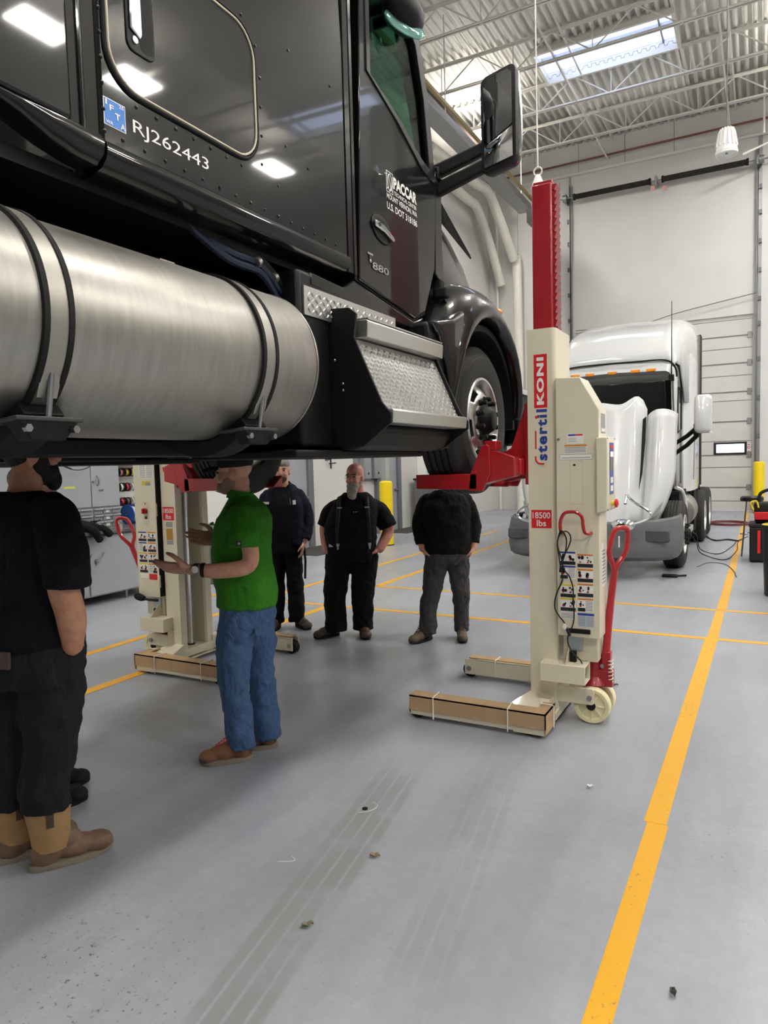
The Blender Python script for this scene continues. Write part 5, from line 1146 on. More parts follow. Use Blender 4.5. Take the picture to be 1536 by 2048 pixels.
def shoe(root, heel, ang, L, up_m, sole_m, boot=0.0, boot_m=None, toe_m=None, lace=None, w=0.052):
    """shoe with sole, upper, optional shaft; heel = ground point under the heel"""
    hx, hy = heel; M = Matrix.Translation((hx, hy, 0)) @ Matrix.Rotation(ang, 4, 'Z')
    def q(pl): return [M @ Vector(p) for p in pl]
    out = []
    for i in range(24):
        t = 2*PI*i/24; u = L/2+L/2*1.02*math.cos(t)
        ww = w*(0.80+0.20*(u/L)) * (1.0 if u < L*0.8 else 1-0.25*((u/L-0.8)/0.2)**2)
        out.append((u-0.005, ww*math.copysign(abs(math.sin(t))**0.7, math.sin(t))))
    mb = MB(); n = len(out); rows = []
    for z, kx in ((0.0, 0.985), (0.006, 1.0), (0.022, 1.0), (0.028, 0.975)):
        rows.append([M @ Vector((L/2+(u-L/2)*kx, v*kx, z+max(0, (u/L-0.75))*0.05)) for u, v in out])
    mb.grid(rows, True, True)
    s_ = mb; s_.xf(MW[root]); so = s_.build('shoe', sole_m, root, smooth=50)
    def E(u, v, z, a, b, c): return ('e', M @ Vector((u, v, z)), (a, b, c), M.to_3x3())
    up_ = [E(L*0.80, 0, 0.044, L*0.20, w*0.96, 0.040), E(L*0.55, 0, 0.058, L*0.28, w*0.93, 0.048), E(L*0.18, 0, 0.058, L*0.185, w*0.88, 0.056), E(L*0.38, 0, 0.082, L*0.20, w*0.80, 0.046), E(L*0.22, 0, 0.105, L*0.165, w*0.84, 0.048)]
    if boot: up_ += [E(L*0.42, 0, 0.095, L*0.20, w*0.82, 0.055), E(L*0.78, 0, 0.052, L*0.21, w*0.98, 0.042), E(L*0.20, 0, 0.075, L*0.20, w*0.95, 0.065), ('l', [(*(M @ Vector((L*0.22, 0, 0.09))), w*0.85), (*(M @ Vector((L*0.24, 0, 0.13))), w*0.9)])]
    u_ = blob('upper', up_, up_m, root, 0.006, par=so)
    if boot:
        rows = []
        for z, kx, r in ((0.085, 0.25, 0.066), (0.12, 0.25, 0.070), (0.17, 0.24, 0.073), (boot-0.03, 0.23, 0.080), (boot, 0.23, 0.083), (boot, 0.23, 0.076), (boot-0.06, 0.23, 0.072)):
            rows.append([M @ Vector((L*kx+r*1.12*math.cos(2*PI*i/24), r*0.95*math.sin(2*PI*i/24), z-(0.02*math.cos(4*PI*i/24) if z > boot-0.01 else 0))) for i in range(24)])
        mb = MB().grid(rows, True); mb.xf(MW[root]); sh = mb.build('boot_shaft', boot_m, so, smooth=60)
        for sd in (-1, 1):
            mb = MB(); mb.hexa([M @ Vector(p) for p in ((L*0.22-0.014, sd*0.072, boot-0.07), (L*0.22+0.014, sd*0.072, boot-0.07), (L*0.22+0.014, sd*0.078, boot-0.07), (L*0.22-0.014, sd*0.078, boot-0.07), (L*0.22-0.014, sd*0.077, boot+0.01), (L*0.22+0.014, sd*0.077, boot+0.01), (L*0.22+0.014, sd*0.083, boot+0.01), (L*0.22-0.014, sd*0.083, boot+0.01))])
            mb.xf(MW[root]); mb.build('pull_strap', boot_dark, so, smooth=0)
    if toe_m: blob('toe_cap', [E(L*0.86, 0, 0.036, L*0.142, w*0.90, 0.031)], toe_m, root, 0.006, par=so); blob('heel_patch', [E(L*0.06, 0, 0.062, L*0.075, w*0.72, 0.034)], toe_m, root, 0.006, par=so)
    if lace:
        mb = MB()
        for i in range(5):
            u = L*(0.68-0.05*i); z = 0.100+0.010*i
            mb.tube([M @ Vector((u, -w*0.45, z-0.004)), M @ Vector((u-0.01, 0, z+0.010)), M @ Vector((u, w*0.45, z-0.004))], 0.0032, 5)
        for sd in (-1, 1): mb.tube(smooth_path([M @ Vector((L*0.38, 0, 0.132)), M @ Vector((L*0.42, sd*0.02, 0.15)), M @ Vector((L*0.47, sd*0.04, 0.135)), M @ Vector((L*0.45, sd*0.03, 0.11))], 4), 0.003, 5)
        mb.xf(MW[root]); mb.build('laces', lace, so)
    return so
def rings(lst, ang): return ('t', [(x, y, z, ra, rb, ang) for x, y, z, ra, rb in lst])
def person(xy, label): return thing('person', (xy[0], xy[1], 0), label, 'person', 'people in the workshop', rz=YAW)

# --- man in the green polo shirt, in profile, both hands open in front
g = person((-2.66, 3.138), 'person in green polo shirt and blue jeans gesturing with both open hands')
H = Head((-0.012, 0, 1.655), PI, 0.05)
nk = [('l', [(0.03, 0, 1.44, 0.066), (0.015, 0, 1.54, 0.062), (0.0, 0, 1.62, 0.06)])]
torso = [(0.03, 0, 0.86, 0.11, 0.13), (0.03, 0, 1.0, 0.11, 0.135), (0.02, 0, 1.2, 0.11, 0.14), (0.03, 0, 1.34, 0.10, 0.15), (0.035, 0, 1.43, 0.07, 0.12), (0.03, 0, 1.50, 0.05, 0.07)]
armN = [(0.06, -0.19, 1.40, 0.05), (0.105, -0.235, 1.27, 0.046), (0.10, -0.25, 1.15, 0.045), (-0.05, -0.27, 1.125, 0.043), (-0.205, -0.27, 1.135, 0.030)]
armF = [(0.06, 0.19, 1.40, 0.05), (0.09, 0.23, 1.27, 0.046), (0.07, 0.24, 1.17, 0.045), (-0.06, 0.22, 1.20, 0.042), (-0.155, 0.18, 1.24, 0.030)]
legs = [('l', [(0.03, -0.09, 0.9, 0.08), (-0.02, -0.095, 0.5, 0.055), (-0.02, -0.095, 0.08, 0.04)]), ('l', [(0.05, 0.09, 0.9, 0.08), (0.07, 0.08, 0.5, 0.055), (0.105, 0.07, 0.08, 0.04)])]
body = blob('body', H.parts()+nk+[rings(torso, 0), ('l', armN), ('l', armF)]+legs+hand((-0.205, -0.27, 1.137), (-1, 0.06, 0.10), (0.1, 0.62, 0.72), -1, 0.12, 1.2)+hand((-0.165, 0.178, 1.245), (-0.95, -0.2, 0.20), (0.1, -0.85, 0.45), 1, 0.14, 1.1), skin_a, g, 0.006)
H.face(g, body)
blob('beard', [H.e(0.050, 0, -0.080, 0.052, 0.060, 0.048), H.e(0.085, 0, -0.088, 0.020, 0.034, 0.026), H.e(0.02, 0.05, -0.06, 0.045, 0.02, 0.05), H.e(0.02, -0.05, -0.06, 0.045, 0.02, 0.05)], mat('beard_grey_short', (150, 120, 104), 0.85, var=0.2, vscale=60, bump=0.3, bscale=120), g, 0.006)
cp_ = blob('cap', [H.e(-0.012, 0, 0.062, 0.108, 0.088, 0.078)], mat('cap_black', (14, 14, 15), 0.9, bump=0.1), g, 0.007)
mb = MB(); rows = []
for i in range(9):
    t = -1+2*i/8; rows.append([H.P(0.075+u*(0.105*(1-0.22*t*t)), t*0.078, 0.035-0.020*t*t+z-u*0.012) for u, z in ((0, 0), (0.5, 0.004), (1, 0), (1, 0.006), (0.5, 0.010), (0, 0.006))])
mb.grid(rows, True, True); solidp('cap_peak', mb, MATS['cap_black'], g, cp_, smooth=60)
sh_r = [(0.035, 0, 0.885, 0.168, 0.19), (0.037, 0, 0.95, 0.170, 0.195), (0.022, 0, 1.06, 0.168, 0.20), (0.015, 0, 1.18, 0.166, 0.20), (0.025, 0, 1.30, 0.162, 0.205), (0.036, 0, 1.39, 0.150, 0.205), (0.042, 0, 1.45, 0.115, 0.185), (0.036, 0, 1.49, 0.078, 0.12), (0.03, 0, 1.515, 0.066, 0.075)]
sh = blob('polo_shirt', [rings(sh_r, 0), ('o', [(0.055, -0.17, 1.41, 0.075), (0.075, -0.225, 1.32, 0.078), (0.075, -0.25, 1.245, 0.076)]), ('o', [(0.055, 0.17, 1.41, 0.075), (0.07, 0.225, 1.32, 0.076), (0.06, 0.245, 1.25, 0.074)])], green_cloth, g, 0.007, 0.016, smooth=3)
mb = MB(); rows = []
for i in range(20):
    t = R(25+310*i/19); c_, s_ = math.cos(t+PI), math.sin(t+PI)
    rows.append([(0.022+q*c_*0.95, q*s_, z+0.012*-c_) for q, z in ((0.074, 1.495), (0.072, 1.545), (0.076, 1.548), (0.088, 1.500))])
mb.grid(rows, True, True); solidp('collar', mb, green_cloth, g, sh, smooth=60)
mb = MB().box(0.055, 0.085, -0.333, -0.328, 1.262, 1.292); solidp('sleeve_tag', mb, print_black, g, sh, smooth=0)
mb = MB(); mb.ell((0.07, -0.333, 1.277), 0.008, 0.002, 0.008); solidp('tag_mark', mb, grey_print, g, sh)
mb = MB(); mb.box(-0.132, -0.128, -0.12, -0.05, 1.36, 1.375); solidp('chest_logo', mb, mat('logo_pale_green', (120, 170, 90), 0.7), g, sh, smooth=0)
jn = blob('jeans', [rings([(0.035, 0, 0.95, 0.145, 0.175), (0.035, 0, 0.85, 0.155, 0.18), (0.035, 0, 0.77, 0.150, 0.178)], 0),
     ('o', [(0.0, -0.095, 0.80, 0.115), (-0.03, -0.095, 0.66, 0.104), (-0.04, -0.095, 0.50, 0.088), (-0.03, -0.095, 0.35, 0.078), (-0.015, -0.095, 0.07, 0.078)]),
     ('o', [(0.07, 0.09, 0.80, 0.110), (0.075, 0.085, 0.66, 0.100), (0.08, 0.08, 0.50, 0.084), (0.095, 0.075, 0.35, 0.075), (0.115, 0.07, 0.07, 0.076)])], denim, g, 0.008, 0.022, smooth=3)
mb = MB(); rows = [[(0.105+0.08*u, -0.172+0.022*abs(u)*0-0.0, 0.87-0.09*v) for u in (0, 1)] for v in (0, 1)]
mb.hexa([(0.105, -0.155, 0.73), (0.175, -0.105, 0.73), (0.178, -0.10, 0.73), (0.108, -0.14, 0.73), (0.10, -0.170, 0.84), (0.178, -0.118, 0.84), (0.18, -0.11, 0.84), (0.10, -0.15, 0.84)]); solidp('back_pocket', mb, denim, g, jn, bevel=0.004)
shoe(g, (0.045, -0.085), R(195), 0.30, shoe_rust, sole_grey, toe_m=shoe_grey, lace=mat('laces_red', (190, 30, 44), 0.6))
shoe(g, (0.165, 0.075), R(186), 0.28, shoe_rust, sole_grey, toe_m=shoe_grey, lace=MATS['laces_red'])
mb = MB(); mb.lathe([(0.034, -0.014), (0.037, -0.014), (0.037, 0.014), (0.034, 0.014)], (-0.175, -0.27, 1.134), (1, 0, 0.02), 24); wt = solidp('watch', mb, steel, g)
mb = MB(); mb.cyl((-0.175, -0.306, 1.142), (-0.175, -0.316, 1.142), 0.019, n=20); solidp('watch_dial', mb, mat('watch_face', (210, 212, 214), 0.2, 0.8), g, wt)
mb = MB(); mb.lathe([(0.036, -0.012), (0.040, -0.008), (0.040, 0.008), (0.036, 0.012)], (-0.140, -0.27, 1.131), (1, 0, 0.02), 24); solidp('wristband', mb, black_rubber, g)
mb = MB(); mb.lathe([(0.031, -0.008), (0.034, -0.008), (0.034, 0.008), (0.031, 0.008)], (-0.148, 0.184, 1.236), (0.9, 0.35, -0.3), 24); solidp('bracelet', mb, steel, g)

# --- man at the left edge, seen from behind: navy shirt, tan boots, hand in pocket
n_ = person((-2.74, 1.941), 'person in navy shirt and tan boots at the left edge, hand in pocket')
ph = R(64); F = Vector((math.cos(ph), math.sin(ph), 0)); Lf = Vector((-math.sin(ph), math.cos(ph), 0))
def A(f, l, z): p = F*f+Lf*l; return (p.x-0.06, p.y-0.02, z*(1+0.04*max(0, min(1, (z-0.25)/0.5))))
H = Head(A(0.06, 0, 1.70), R(34), 0.0)
def rg(lst): return ('t', [(*A(f, l, z), ra, rb, ph) for f, l, z, ra, rb in lst])
armR = [(*A(0.0, -0.18, 1.42), 0.05), (*A(-0.01, -0.235, 1.30), 0.060), (*A(-0.03, -0.255, 1.17), 0.062), (*A(-0.01, -0.27, 1.04), 0.060), (*A(0.01, -0.245, 0.92), 0.044)]
body = blob('body', H.parts()+[('l', [(*A(-0.01, 0, 1.48), 0.07), (*A(0.02, 0, 1.56), 0.066), (*A(0.05, 0, 1.66), 0.062)]), rg([(0, 0, 0.9, 0.11, 0.15), (0, 0, 1.2, 0.11, 0.16), (0, 0, 1.40, 0.09, 0.17), (0, 0, 1.48, 0.05, 0.07)]), ('l', armR), ('l', [(*A(0, 0.18, 1.42), 0.05), (*A(-0.02, 0.29, 1.2), 0.052), (*A(0.05, 0.24, 0.92), 0.036)]),
   ('l', [(0.035, -0.05, 0.9, 0.08), (0.015, -0.125, 0.2, 0.05)]), ('l', [(-0.155, 0, 0.9, 0.08), (-0.165, -0.06, 0.2, 0.05)])]+hand(A(0.015, -0.238, 0.935), F*0.15+Lf*0.30+Vector((0, 0, -1)), Lf, 1, 0.25), skin_b, n_, 0.007)
blob('hair', [H.e(-0.02, 0, 0.050, 0.100, 0.084, 0.082), H.e(-0.05, 0, -0.01, 0.065, 0.076, 0.06)], hair_black, n_, 0.007)
blob('beard', [H.e(0.045, 0, -0.085, 0.062, 0.066, 0.058), H.e(0.08, 0, -0.12, 0.035, 0.045, 0.05), H.e(0.02, 0.06, -0.05, 0.04, 0.02, 0.05), H.e(0.02, -0.06, -0.05, 0.04, 0.02, 0.05)], hair_black, n_, 0.007)
sh = blob('shirt', [rg([(0.0, 0, 0.905, 0.185, 0.225), (0.0, 0, 1.0, 0.185, 0.225), (0.01, 0, 1.15, 0.180, 0.222), (0.01, 0, 1.30, 0.170, 0.225), (0.0, 0, 1.42, 0.150, 0.225), (-0.01, 0, 1.49, 0.115, 0.185), (-0.01, 0, 1.535, 0.085, 0.10)]),
   ('o', [(*A(-0.005, -0.19, 1.45), 0.088), (*A(-0.015, -0.245, 1.34), 0.092), (*A(-0.02, -0.27, 1.24), 0.090), (*A(-0.02, -0.27, 1.165), 0.088)]), ('o', [(*A(-0.005, 0.19, 1.45), 0.085), (*A(-0.015, 0.245, 1.34), 0.088), (*A(-0.02, 0.29, 1.17), 0.082)])], navy_cloth, n_, 0.008, 0.018, smooth=3)
mb = MB(); mb.hexa([A(-0.168, 0.02, 1.10), A(-0.178, 0.17, 1.10), A(-0.172, 0.17, 1.10), A(-0.160, 0.02, 1.10), A(-0.155, 0.02, 1.42), A(-0.160, 0.17, 1.42), A(-0.154, 0.17, 1.42), A(-0.147, 0.02, 1.42)])
solidp('back_print', mb, mat('shirt_print_olive', (74, 72, 44), 0.8, var=0.5, vscale=25), n_, sh, smooth=0)
tr = blob('trousers', [rg([(0.0, 0, 0.955, 0.165, 0.205), (-0.005, 0, 0.90, 0.18, 0.235), (-0.005, 0, 0.84, 0.185, 0.245), (-0.01, 0, 0.76, 0.175, 0.23)]),
   ('o', [(0.035, -0.05, 0.83, 0.135), (0.035, -0.07, 0.66, 0.126), (0.03, -0.09, 0.49, 0.108), (0.015, -0.115, 0.38, 0.098), (0.012, -0.125, 0.262, 0.092)]),
   ('o', [(-0.155, 0.0, 0.83, 0.135), (-0.165, -0.02, 0.66, 0.124), (-0.17, -0.04, 0.49, 0.106), (-0.168, -0.055, 0.38, 0.097), (-0.165, -0.06, 0.255, 0.092)])], charcoal_cloth, n_, 0.009, 0.024, smooth=3)
mb = MB(); mb.hexa([A(-0.195, -0.115, 0.855), A(-0.205, -0.02, 0.855), A(-0.190, -0.02, 0.855), A(-0.180, -0.115, 0.855), A(-0.192, -0.115, 0.925), A(-0.202, -0.02, 0.925), A(-0.187, -0.02, 0.925), A(-0.177, -0.115, 0.925)])
wl_ = solidp('wallet', mb, mat('wallet_brown', (74, 54, 44), 0.5, var=0.3, vscale=40), n_, bevel=0.004)
h1 = (-0.045, -0.165); h2 = (-0.215, -0.105)
shoe(n_, h1, R(34), 0.335, boot_brown, sole_grey, 0.27, boot_tan, w=0.058)
shoe(n_, h2, R(44), 0.335, boot_brown, sole_grey, 0.27, boot_tan, w=0.058)

# --- man mostly hidden behind him
k_ = person((-3.215, 2.252), 'person in dark clothes mostly hidden behind the person in the navy shirt')
ph = R(20); F = Vector((math.cos(ph), math.sin(ph), 0)); Lf = Vector((-math.sin(ph), math.cos(ph), 0))
def A(f, l, z): p = F*f+Lf*l; return (p.x, p.y, z)
H = Head(A(0.0, 0, 1.60), ph)
body = blob('body', H.parts()+[('l', [(*A(0, 0, 1.40), 0.065), (*A(0.04, 0, 1.55), 0.06)]), rg([(0, 0, 0.85, 0.12, 0.16), (0, 0, 1.3, 0.12, 0.18), (0, 0, 1.42, 0.06, 0.1)]), ('l', [(*A(0, -0.2, 1.36), 0.05), (*A(-0.02, -0.25, 1.1), 0.046), (*A(0.06, -0.22, 0.86), 0.034)]), ('l', [(*A(0, 0.2, 1.36), 0.05), (*A(-0.02, 0.25, 1.1), 0.046), (*A(0.06, 0.22, 0.86), 0.034)]), ('l', [(*A(0, -0.09, 0.85), 0.08), (*A(0, -0.1, 0.1), 0.045)]), ('l', [(*A(0, 0.09, 0.85), 0.08), (*A(0, 0.1, 0.1), 0.045)])]+hand(A(0.06, -0.22, 0.87), (0.2, 0, -1), (0, 1, 0), 1)+hand(A(0.06, 0.22, 0.87), (0.2, 0, -1), (0, -1, 0), -1), skin_a, k_, 0.008)
H.face(k_, body)
blob('hair', [H.e(-0.018, 0, 0.052, 0.100, 0.082, 0.078)], hair_grey, k_, 0.008)
blob('shirt', [rg([(0, 0, 0.85, 0.15, 0.185), (0, 0, 1.1, 0.15, 0.185), (0, 0, 1.28, 0.145, 0.20), (0, 0, 1.38, 0.10, 0.17), (0, 0, 1.43, 0.075, 0.085)]), ('o', [(*A(0, -0.18, 1.36), 0.07), (*A(-0.02, -0.235, 1.2), 0.066), (*A(0.0, -0.245, 0.95), 0.05)]), ('o', [(*A(0, 0.18, 1.36), 0.07), (*A(-0.02, 0.235, 1.2), 0.066), (*A(0.0, 0.245, 0.95), 0.05)])], black_cloth, k_, 0.01, 0.014)
blob('trousers', [rg([(0, 0, 0.9, 0.135, 0.17), (0, 0, 0.76, 0.14, 0.175)]), ('o', [(*A(0, -0.09, 0.78), 0.105), (*A(0, -0.1, 0.45), 0.085), (*A(0, -0.1, 0.12), 0.075)]), ('o', [(*A(0, 0.09, 0.78), 0.105), (*A(0, 0.1, 0.45), 0.085), (*A(0, 0.1, 0.12), 0.075)])], black_cloth, k_, 0.01, 0.018)
shoe(k_, A(-0.11, -0.1, 0)[:2], R(20), 0.29, black_rubber, black_rubber); shoe(k_, A(-0.11, 0.1, 0)[:2], R(25), 0.29, black_rubber, black_rubber)

# --- man in the open navy jacket, facing the camera
j_ = person((-4.372, 5.832), 'person in open navy work jacket with name patch and knit cap behind the green shirt')
def front(root, dx, sc, head, hair, wid, belly, sh_m, tr_m, shoes, arms, hang):
    pass
ph = R(-90); F = Vector((0, -1, 0)); Lf = Vector((1, 0, 0))
def A(f, l, z): return (l, -f, z)
H = Head((0.028, -0.02, 1.635), R(-88))
body = blob('body', H.parts()+[('l', [(0.03, 0.02, 1.44, 0.06), (0.03, 0.0, 1.56, 0.058)]), rg([(0, 0.03, 0.9, 0.11, 0.15), (0, 0.03, 1.3, 0.11, 0.17), (0, 0.03, 1.44, 0.06, 0.1)]), ('l', [(-0.12, 0.03, 1.34, 0.045), (-0.21, 0.03, 1.12, 0.045), (-0.19, -0.05, 0.90, 0.035)]), ('l', [(0.17, 0.03, 1.34, 0.045), (0.26, 0.03, 1.12, 0.045), (0.235, -0.05, 0.90, 0.035)]), ('l', [(-0.06, 0, 0.9, 0.08), (-0.08, 0, 0.1, 0.045)]), ('l', [(0.10, 0, 0.9, 0.08), (0.12, 0, 0.1, 0.045)])]+hand((-0.19, -0.05, 0.90), (0.2, -0.1, -1), (1, 0, 0), 1)+hand((0.235, -0.05, 0.90), (-0.2, -0.1, -1), (-1, 0, 0), -1), skin_a, j_, 0.007)
H.face(j_, body)
blob('beard', [H.e(0.050, 0, -0.082, 0.052, 0.056, 0.042), H.e(0.075, 0, -0.105, 0.026, 0.034, 0.03)], hair_brown, j_, 0.006)
blob('knit_cap', [H.e(-0.012, 0, 0.066, 0.104, 0.086, 0.068)], mat('cap_grey_pattern', (130, 126, 120), 0.9, var=0.4, vscale=70), j_, 0.007)
st_ = blob('work_shirt', [rg([(0.0, 0.03, 0.86, 0.125, 0.165), (0.02, 0.03, 1.05, 0.13, 0.165), (0.01, 0.03, 1.28, 0.13, 0.175), (0, 0.03, 1.40, 0.09, 0.15), (0, 0.03, 1.47, 0.066, 0.075)])], cloth('shirt_dark_blue', (15, 16, 22)), j_, 0.008, 0.012)
for k in range(6): solidp('shirt_button', MB().ell((0.03, -0.115+0.004*abs(k-2), 1.38-0.075*k), 0.005, 0.003, 0.005, 8, 6), print_black, j_, st_)
navy_j = cloth('jacket_navy', (14, 18, 34), 0.7)
jk_ = blob('jacket', [('o', [(-0.12, 0.03, 1.36, 0.085), (-0.185, 0.03, 1.25, 0.076), (-0.21, 0.03, 1.10, 0.070), (-0.195, -0.04, 0.92, 0.062)]), ('o', [(0.17, 0.03, 1.36, 0.085), (0.235, 0.03, 1.25, 0.076), (0.26, 0.03, 1.10, 0.070), (0.245, -0.04, 0.92, 0.062)]),
   ('t', [(0.03, 0.05, 0.87, 0.205, 0.13, 0), (0.03, 0.05, 1.1, 0.205, 0.13, 0), (0.03, 0.05, 1.3, 0.205, 0.13, 0), (0.03, 0.045, 1.41, 0.165, 0.10, 0), (0.03, 0.04, 1.48, 0.09, 0.07, 0)]),
   ('t', [(-0.115, -0.045, 0.87, 0.055, 0.085, 0.35), (-0.115, -0.045, 1.1, 0.06, 0.09, 0.35), (-0.11, -0.04, 1.3, 0.06, 0.085, 0.35), (-0.075, -0.02, 1.43, 0.05, 0.06, 0.35), (-0.05, 0.0, 1.49, 0.03, 0.05, 0.35)]),
   ('t', [(0.175, -0.045, 0.87, 0.055, 0.085, -0.35), (0.175, -0.045, 1.1, 0.06, 0.09, -0.35), (0.17, -0.04, 1.3, 0.06, 0.085, -0.35), (0.135, -0.02, 1.43, 0.05, 0.06, -0.35), (0.11, 0.0, 1.49, 0.03, 0.05, -0.35)]),
   ('o', [(-0.03, 0.02, 1.49, 0.03), (0.03, 0.07, 1.51, 0.034), (0.09, 0.02, 1.49, 0.03)])], navy_j, j_, 0.009, 0.018, smooth=3)
mb = MB().box(-0.165, -0.095, -0.142, -0.134, 1.30, 1.325); solidp('name_patch', mb, print_white, j_, jk_, smooth=0)
mb = MB().box(0.145, 0.175, -0.140, -0.132, 1.29, 1.335); solidp('jacket_badge', mb, print_white, j_, jk_, smooth=0)
mb = MB().tube([(0.128, -0.105, 0.88), (0.125, -0.13, 1.1), (0.12, -0.12, 1.3), (0.10, -0.06, 1.45)], 0.004, 5); solidp('zip', mb, mat('zip_brass', (150, 130, 96), 0.4, 0.7), j_, jk_)
blob('trousers', [rg([(0, 0.03, 0.92, 0.12, 0.165), (0, 0.03, 0.8, 0.125, 0.172)]), ('o', [(-0.055, 0.0, 0.80, 0.098), (-0.07, 0.0, 0.5, 0.082), (-0.08, -0.01, 0.065, 0.078)]), ('o', [(0.11, 0.0, 0.80, 0.098), (0.125, 0.0, 0.5, 0.082), (0.125, -0.02, 0.065, 0.078)])], black_cloth, j_, 0.009, 0.02)
mb = MB().tube([(0.235, -0.06, 0.86), (0.245, -0.06, 0.7), (0.235, -0.06, 0.52)], 0.012, 8); solidp('hanging_strap', mb, black_rubber, j_)
shoe(j_, (-0.07, 0.06), R(-100), 0.29, boot_dark, black_rubber); shoe(j_, (0.115, 0.07), R(-55), 0.29, boot_dark, black_rubber)

# --- bald man with grey beard and suspenders
b_ = person((-3.503, 5.8), 'bald person with long grey beard and glasses in black shirt and suspenders')
H = Head((0.045, -0.03, 1.565), R(-112), 0.06, 1.04)
body = blob('body', H.parts()+[('l', [(0.045, 0.03, 1.36, 0.085), (0.045, 0.0, 1.50, 0.078)]), rg([(0, 0.01, 0.85, 0.14, 0.16), (0.0, 0.0, 1.1, 0.14, 0.16), (0, 0.03, 1.28, 0.09, 0.15), (0, 0.04, 1.38, 0.06, 0.09)]),
   ('l', [(-0.15, 0.03, 1.24, 0.05), (-0.255, 0.04, 1.1, 0.052), (-0.265, 0.02, 0.98, 0.048), (-0.245, -0.06, 0.86, 0.038)]), ('l', [(0.23, 0.04, 1.22, 0.055), (0.345, 0.05, 1.08, 0.06), (0.345, 0.04, 1.0, 0.056), (0.27, -0.05, 0.86, 0.042)]),
   ('l', [(-0.12, 0, 0.85, 0.09), (-0.17, 0, 0.1, 0.05)]), ('l', [(0.13, 0, 0.85, 0.09), (0.08, 0.03, 0.1, 0.05)])]+hand((-0.235, -0.055, 0.885), (0.55, 0.10, -1), (1, 0, 0), 1, 0.2, 1.0)+hand((0.25, -0.045, 0.875), (-0.75, 0.10, -1), (-1, 0, 0), -1, 0.2, 1.0), skin_c, b_, 0.007)
H.face(b_, body)
blob('beard', [H.e(0.052, 0, -0.085, 0.054, 0.062, 0.044), H.e(0.078, 0, -0.125, 0.040, 0.054, 0.055), H.e(0.085, 0, -0.165, 0.034, 0.044, 0.055), H.e(0.088, 0, -0.066, 0.02, 0.038, 0.014), H.e(0.01, 0.06, -0.07, 0.03, 0.015, 0.035), H.e(0.01, -0.06, -0.07, 0.03, 0.015, 0.035)], hair_grey, b_, 0.006)
mb = MB()
for s in (-1, 1):
    mb.tube([H.P(0.104, s*0.032+0.022*math.cos(t), 0.0+0.016*math.sin(t)) for t in [2*PI*k/14 for k in range(15)]], 0.0018, 5)
    mb.tube([H.P(0.102, s*0.054, 0.004), H.P(0.05, s*0.078, 0.006), H.P(-0.005, s*0.085, 0.0)], 0.0018, 5)
mb.tube([H.P(0.105, -0.01, 0.004), H.P(0.106, 0.01, 0.004)], 0.0018, 5); solidp('glasses', mb, steel, b_)
bs = blob('shirt', [rg([(0.0, -0.01, 0.88, 0.20, 0.232), (0.025, -0.01, 0.98, 0.235, 0.25), (0.03, -0.01, 1.08, 0.23, 0.25), (0.02, 0.02, 1.2, 0.19, 0.24), (0.0, 0.04, 1.30, 0.145, 0.215), (0, 0.045, 1.36, 0.115, 0.17), (0, 0.045, 1.41, 0.09, 0.115)]),
   ('o', [(-0.12, 0.04, 1.27, 0.085), (-0.20, 0.045, 1.21, 0.088), (-0.262, 0.04, 1.08, 0.078)]), ('o', [(0.20, 0.04, 1.26, 0.09), (0.285, 0.05, 1.19, 0.094), (0.352, 0.05, 1.06, 0.088)])], black_cloth, b_, 0.008, 0.016, smooth=3)
pants = blob('trousers', [rg([(0.0, -0.01, 0.95, 0.195, 0.235), (0.0, -0.01, 0.85, 0.20, 0.24), (-0.01, -0.01, 0.76, 0.18, 0.238)]), ('o', [(-0.13, 0.0, 0.78, 0.135), (-0.165, 0.0, 0.58, 0.12), (-0.185, 0.0, 0.36, 0.108), (-0.185, 0.0, 0.06, 0.10)]), ('o', [(0.11, 0.0, 0.78, 0.135), (0.10, 0.0, 0.58, 0.12), (0.085, 0.02, 0.36, 0.108), (0.08, 0.03, 0.06, 0.10)])], cloth('trousers_black', (10, 10, 11), 0.6), b_, 0.009, 0.022, smooth=3)
for s, x0 in ((-1, -0.105), (1, 0.155)):
    mb = MB(); rows = [[(x0+dx*1.0+s*0.02*t, y, z) for dx in (-0.018, 0.018)] for t, y, z in ((0, -0.085, 1.372), (0.3, -0.152, 1.30), (0.6, -0.205, 1.20), (1, -0.246, 1.08), (1, -0.248, 0.98), (1, -0.222, 0.93))]
    mb.grid(rows); mb.xf(MW[b_]); su = mb.build('suspender', mat('suspender_black', (10, 10, 11), 0.6), b_, solid=0.006)
    mb = MB().box(x0+s*0.0-0.02, x0+s*0.0+0.024, -0.178, -0.170, 1.268, 1.280); mb.xf(MW[b_]); mb.build('suspender_slide', steel, su, smooth=0)
    mb = MB(); mb.box(x0+s*0.02-0.014, x0+s*0.02+0.014, -0.245, -0.225, 0.915, 0.945); mb.box(x0+s*0.02-0.008, x0+s*0.02+0.008, -0.245, -0.220, 0.885, 0.92); mb.xf(MW[b_]); mb.build('suspender_clip', steel, su, bevel=0.003)
mb = MB()
for k in range(4): mb.tube([(0.045+0.02*k, -0.178, 1.17), (0.03+0.022*k, -0.183, 1.235)], 0.006, 6)
solidp('pocket_pens', mb, mat('pen_red_white', (190, 90, 84), 0.5, var=0.8, vscale=60, rgb2=(220, 215, 210)), b_, bs)
mb = MB().box(0.03, 0.10, -0.205, -0.195, 1.10, 1.19); solidp('chest_pocket', mb, black_cloth, b_, bs, smooth=0)
mb = MB().box(-0.215, -0.165, -0.175, -0.165, 0.905, 0.93); mb.xf(MW[b_]); mb.build('belt_tag', print_white, pants, smooth=0)
shoe(b_, (-0.165, 0.07), R(-142), 0.29, boot_dark, black_rubber); shoe(b_, (0.07, 0.09), R(-78), 0.29, boot_dark, black_rubber)

